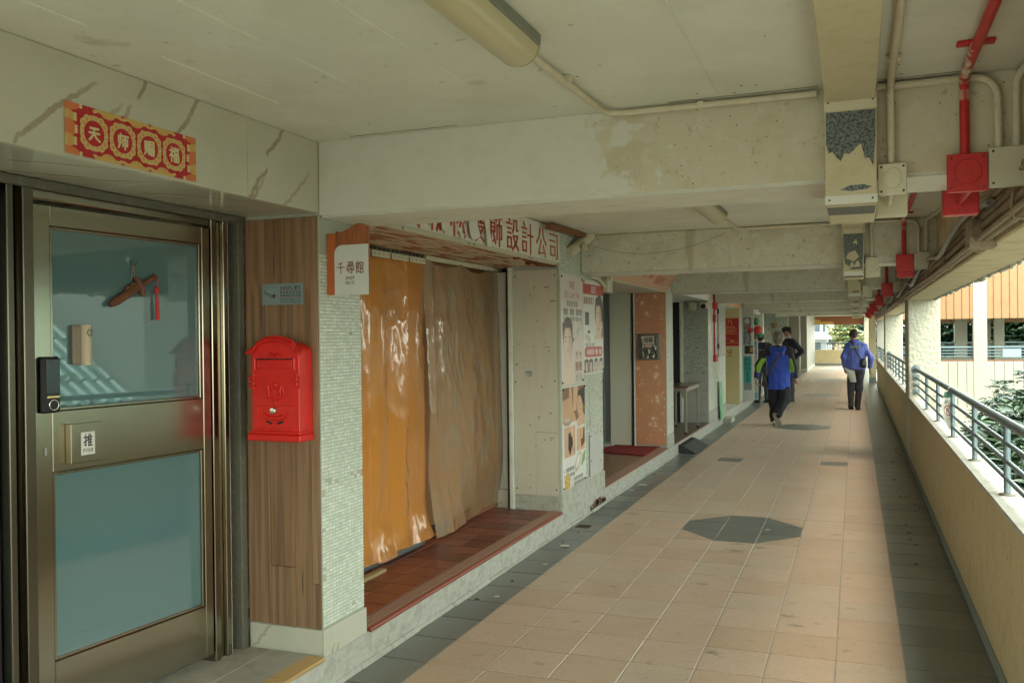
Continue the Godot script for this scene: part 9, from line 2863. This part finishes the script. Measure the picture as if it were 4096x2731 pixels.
# ---------------------------------------------------------------- litter and other small things
func build_small_things():
	MT.cloth = mat(Color.WHITE, 0.75, {"vcol": true, "rim": 0.25, "bump": height_tex(128, 40, 2, 141), "bump_cm": 0.05, "scale": 0.15, "world": false})
	MT.dark_cloth = mat(L(0.011, 0.010, 0.016), 0.85, {"rim": 0.2})
	MT.grey_cloth = mat(L(0.022, 0.020, 0.026), 0.8, {"rim": 0.2})
	MT.school_grey = mat(L(0.055, 0.06, 0.065), 0.85, {"rim": 0.2})
	MT.shirt = mat(L(0.55, 0.60, 0.66), 0.8)
	MT.white_shoe = mat(L(0.55, 0.53, 0.46), 0.6)
	MT.black_shoe = mat(L(0.010, 0.009, 0.010), 0.35)
	MT.gum = mat(L(0.36, 0.30, 0.20), 0.7, {"bump": height_tex(128, 14, 1, 142, 1, 1, 1), "scale": 0.08, "bump_cm": 0.5, "world": false})
	MT.skin_young = mat(L(0.40, 0.235, 0.165), 0.55)
	MT.black_hair = mat(L(0.010, 0.009, 0.011), 0.45)
	MT.news = mat(Color.WHITE, 0.8, {"tex": itex(mottle(128, L(0.45, 0.43, 0.38), [[30, 2, L(0.16, 0.15, 0.14), 0.5, 0.7, 0.7, 1, 1], [4, 2, L(0.45, 0.2, 0.12), 0.75, 0.85, 0.6]], 143))})
	var r = RandomNumberGenerator.new()
	r.seed = 88
	# scraps of paper on the dark border and dry leaves by the parapet
	for q in [[-0.10, 1.62, 0.035, 0], [-0.16, -1.35, 0.05, 1], [-0.09, 3.05, 0.018, 0], [-0.06, 2.2, 0.016, 0], [-0.20, -1.0, 0.03, 0], [1.33, 0.55, 0.02, 0]]:
		var t = thing("paper_scrap", "white scrap of paper lying on the floor tiles" if q[3] == 0 else "crumpled white paper strip with a yellow end by the kerb", "litter", Vector3(q[0], 0.004, q[1]), "paper scraps on the floor" if q[3] == 0 else "")
		var s = q[2]
		var b = MB.new()
		b.sheet([[Vector3(-s, 0.001, s * 0.7), Vector3(0, 0.006, s * 0.8), Vector3(s, 0.002, s * 0.5)], [Vector3(-s * 0.8, 0.004, 0), Vector3(0, 0.001, 0), Vector3(s * 1.1, 0.006, -s * 0.1)], [Vector3(-s * 1.1, 0.002, -s * 0.6), Vector3(0.1 * s, 0.005, -s * 0.8), Vector3(s * 0.8, 0.001, -s)]])
		part(t, "paper", b, MT.paper)
	for k in 26:
		var z = r.randf_range(-6.0, 4.4)
		var side = k % 5 == 0
		var t = thing("dry_leaf", "curled brown dry leaf lying by the parapet foot" if not side else "curled brown dry leaf lying at the foot of the kerb", "leaf", Vector3(r.randf_range(2.40, 2.60) if not side else r.randf_range(-0.25, -0.12), 0.003, z), "dry leaves along the parapet" if not side else "dry leaves along the kerb")
		t.rotation.y = r.randf() * TAU
		var s = r.randf_range(0.012, 0.03)
		var b = MB.new()
		b.sheet([[Vector3(-s, 0.004, 0), Vector3(-s * 0.3, 0.010, s * 0.5), Vector3(s, 0.003, s * 0.1)], [Vector3(-s, 0.002, 0), Vector3(0, 0.002, 0), Vector3(s, 0.003, 0)], [Vector3(-s, 0.004, 0), Vector3(-s * 0.2, 0.012, -s * 0.5), Vector3(s, 0.004, -s * 0.1)]])
		part(t, "blade", b, MT.dry)
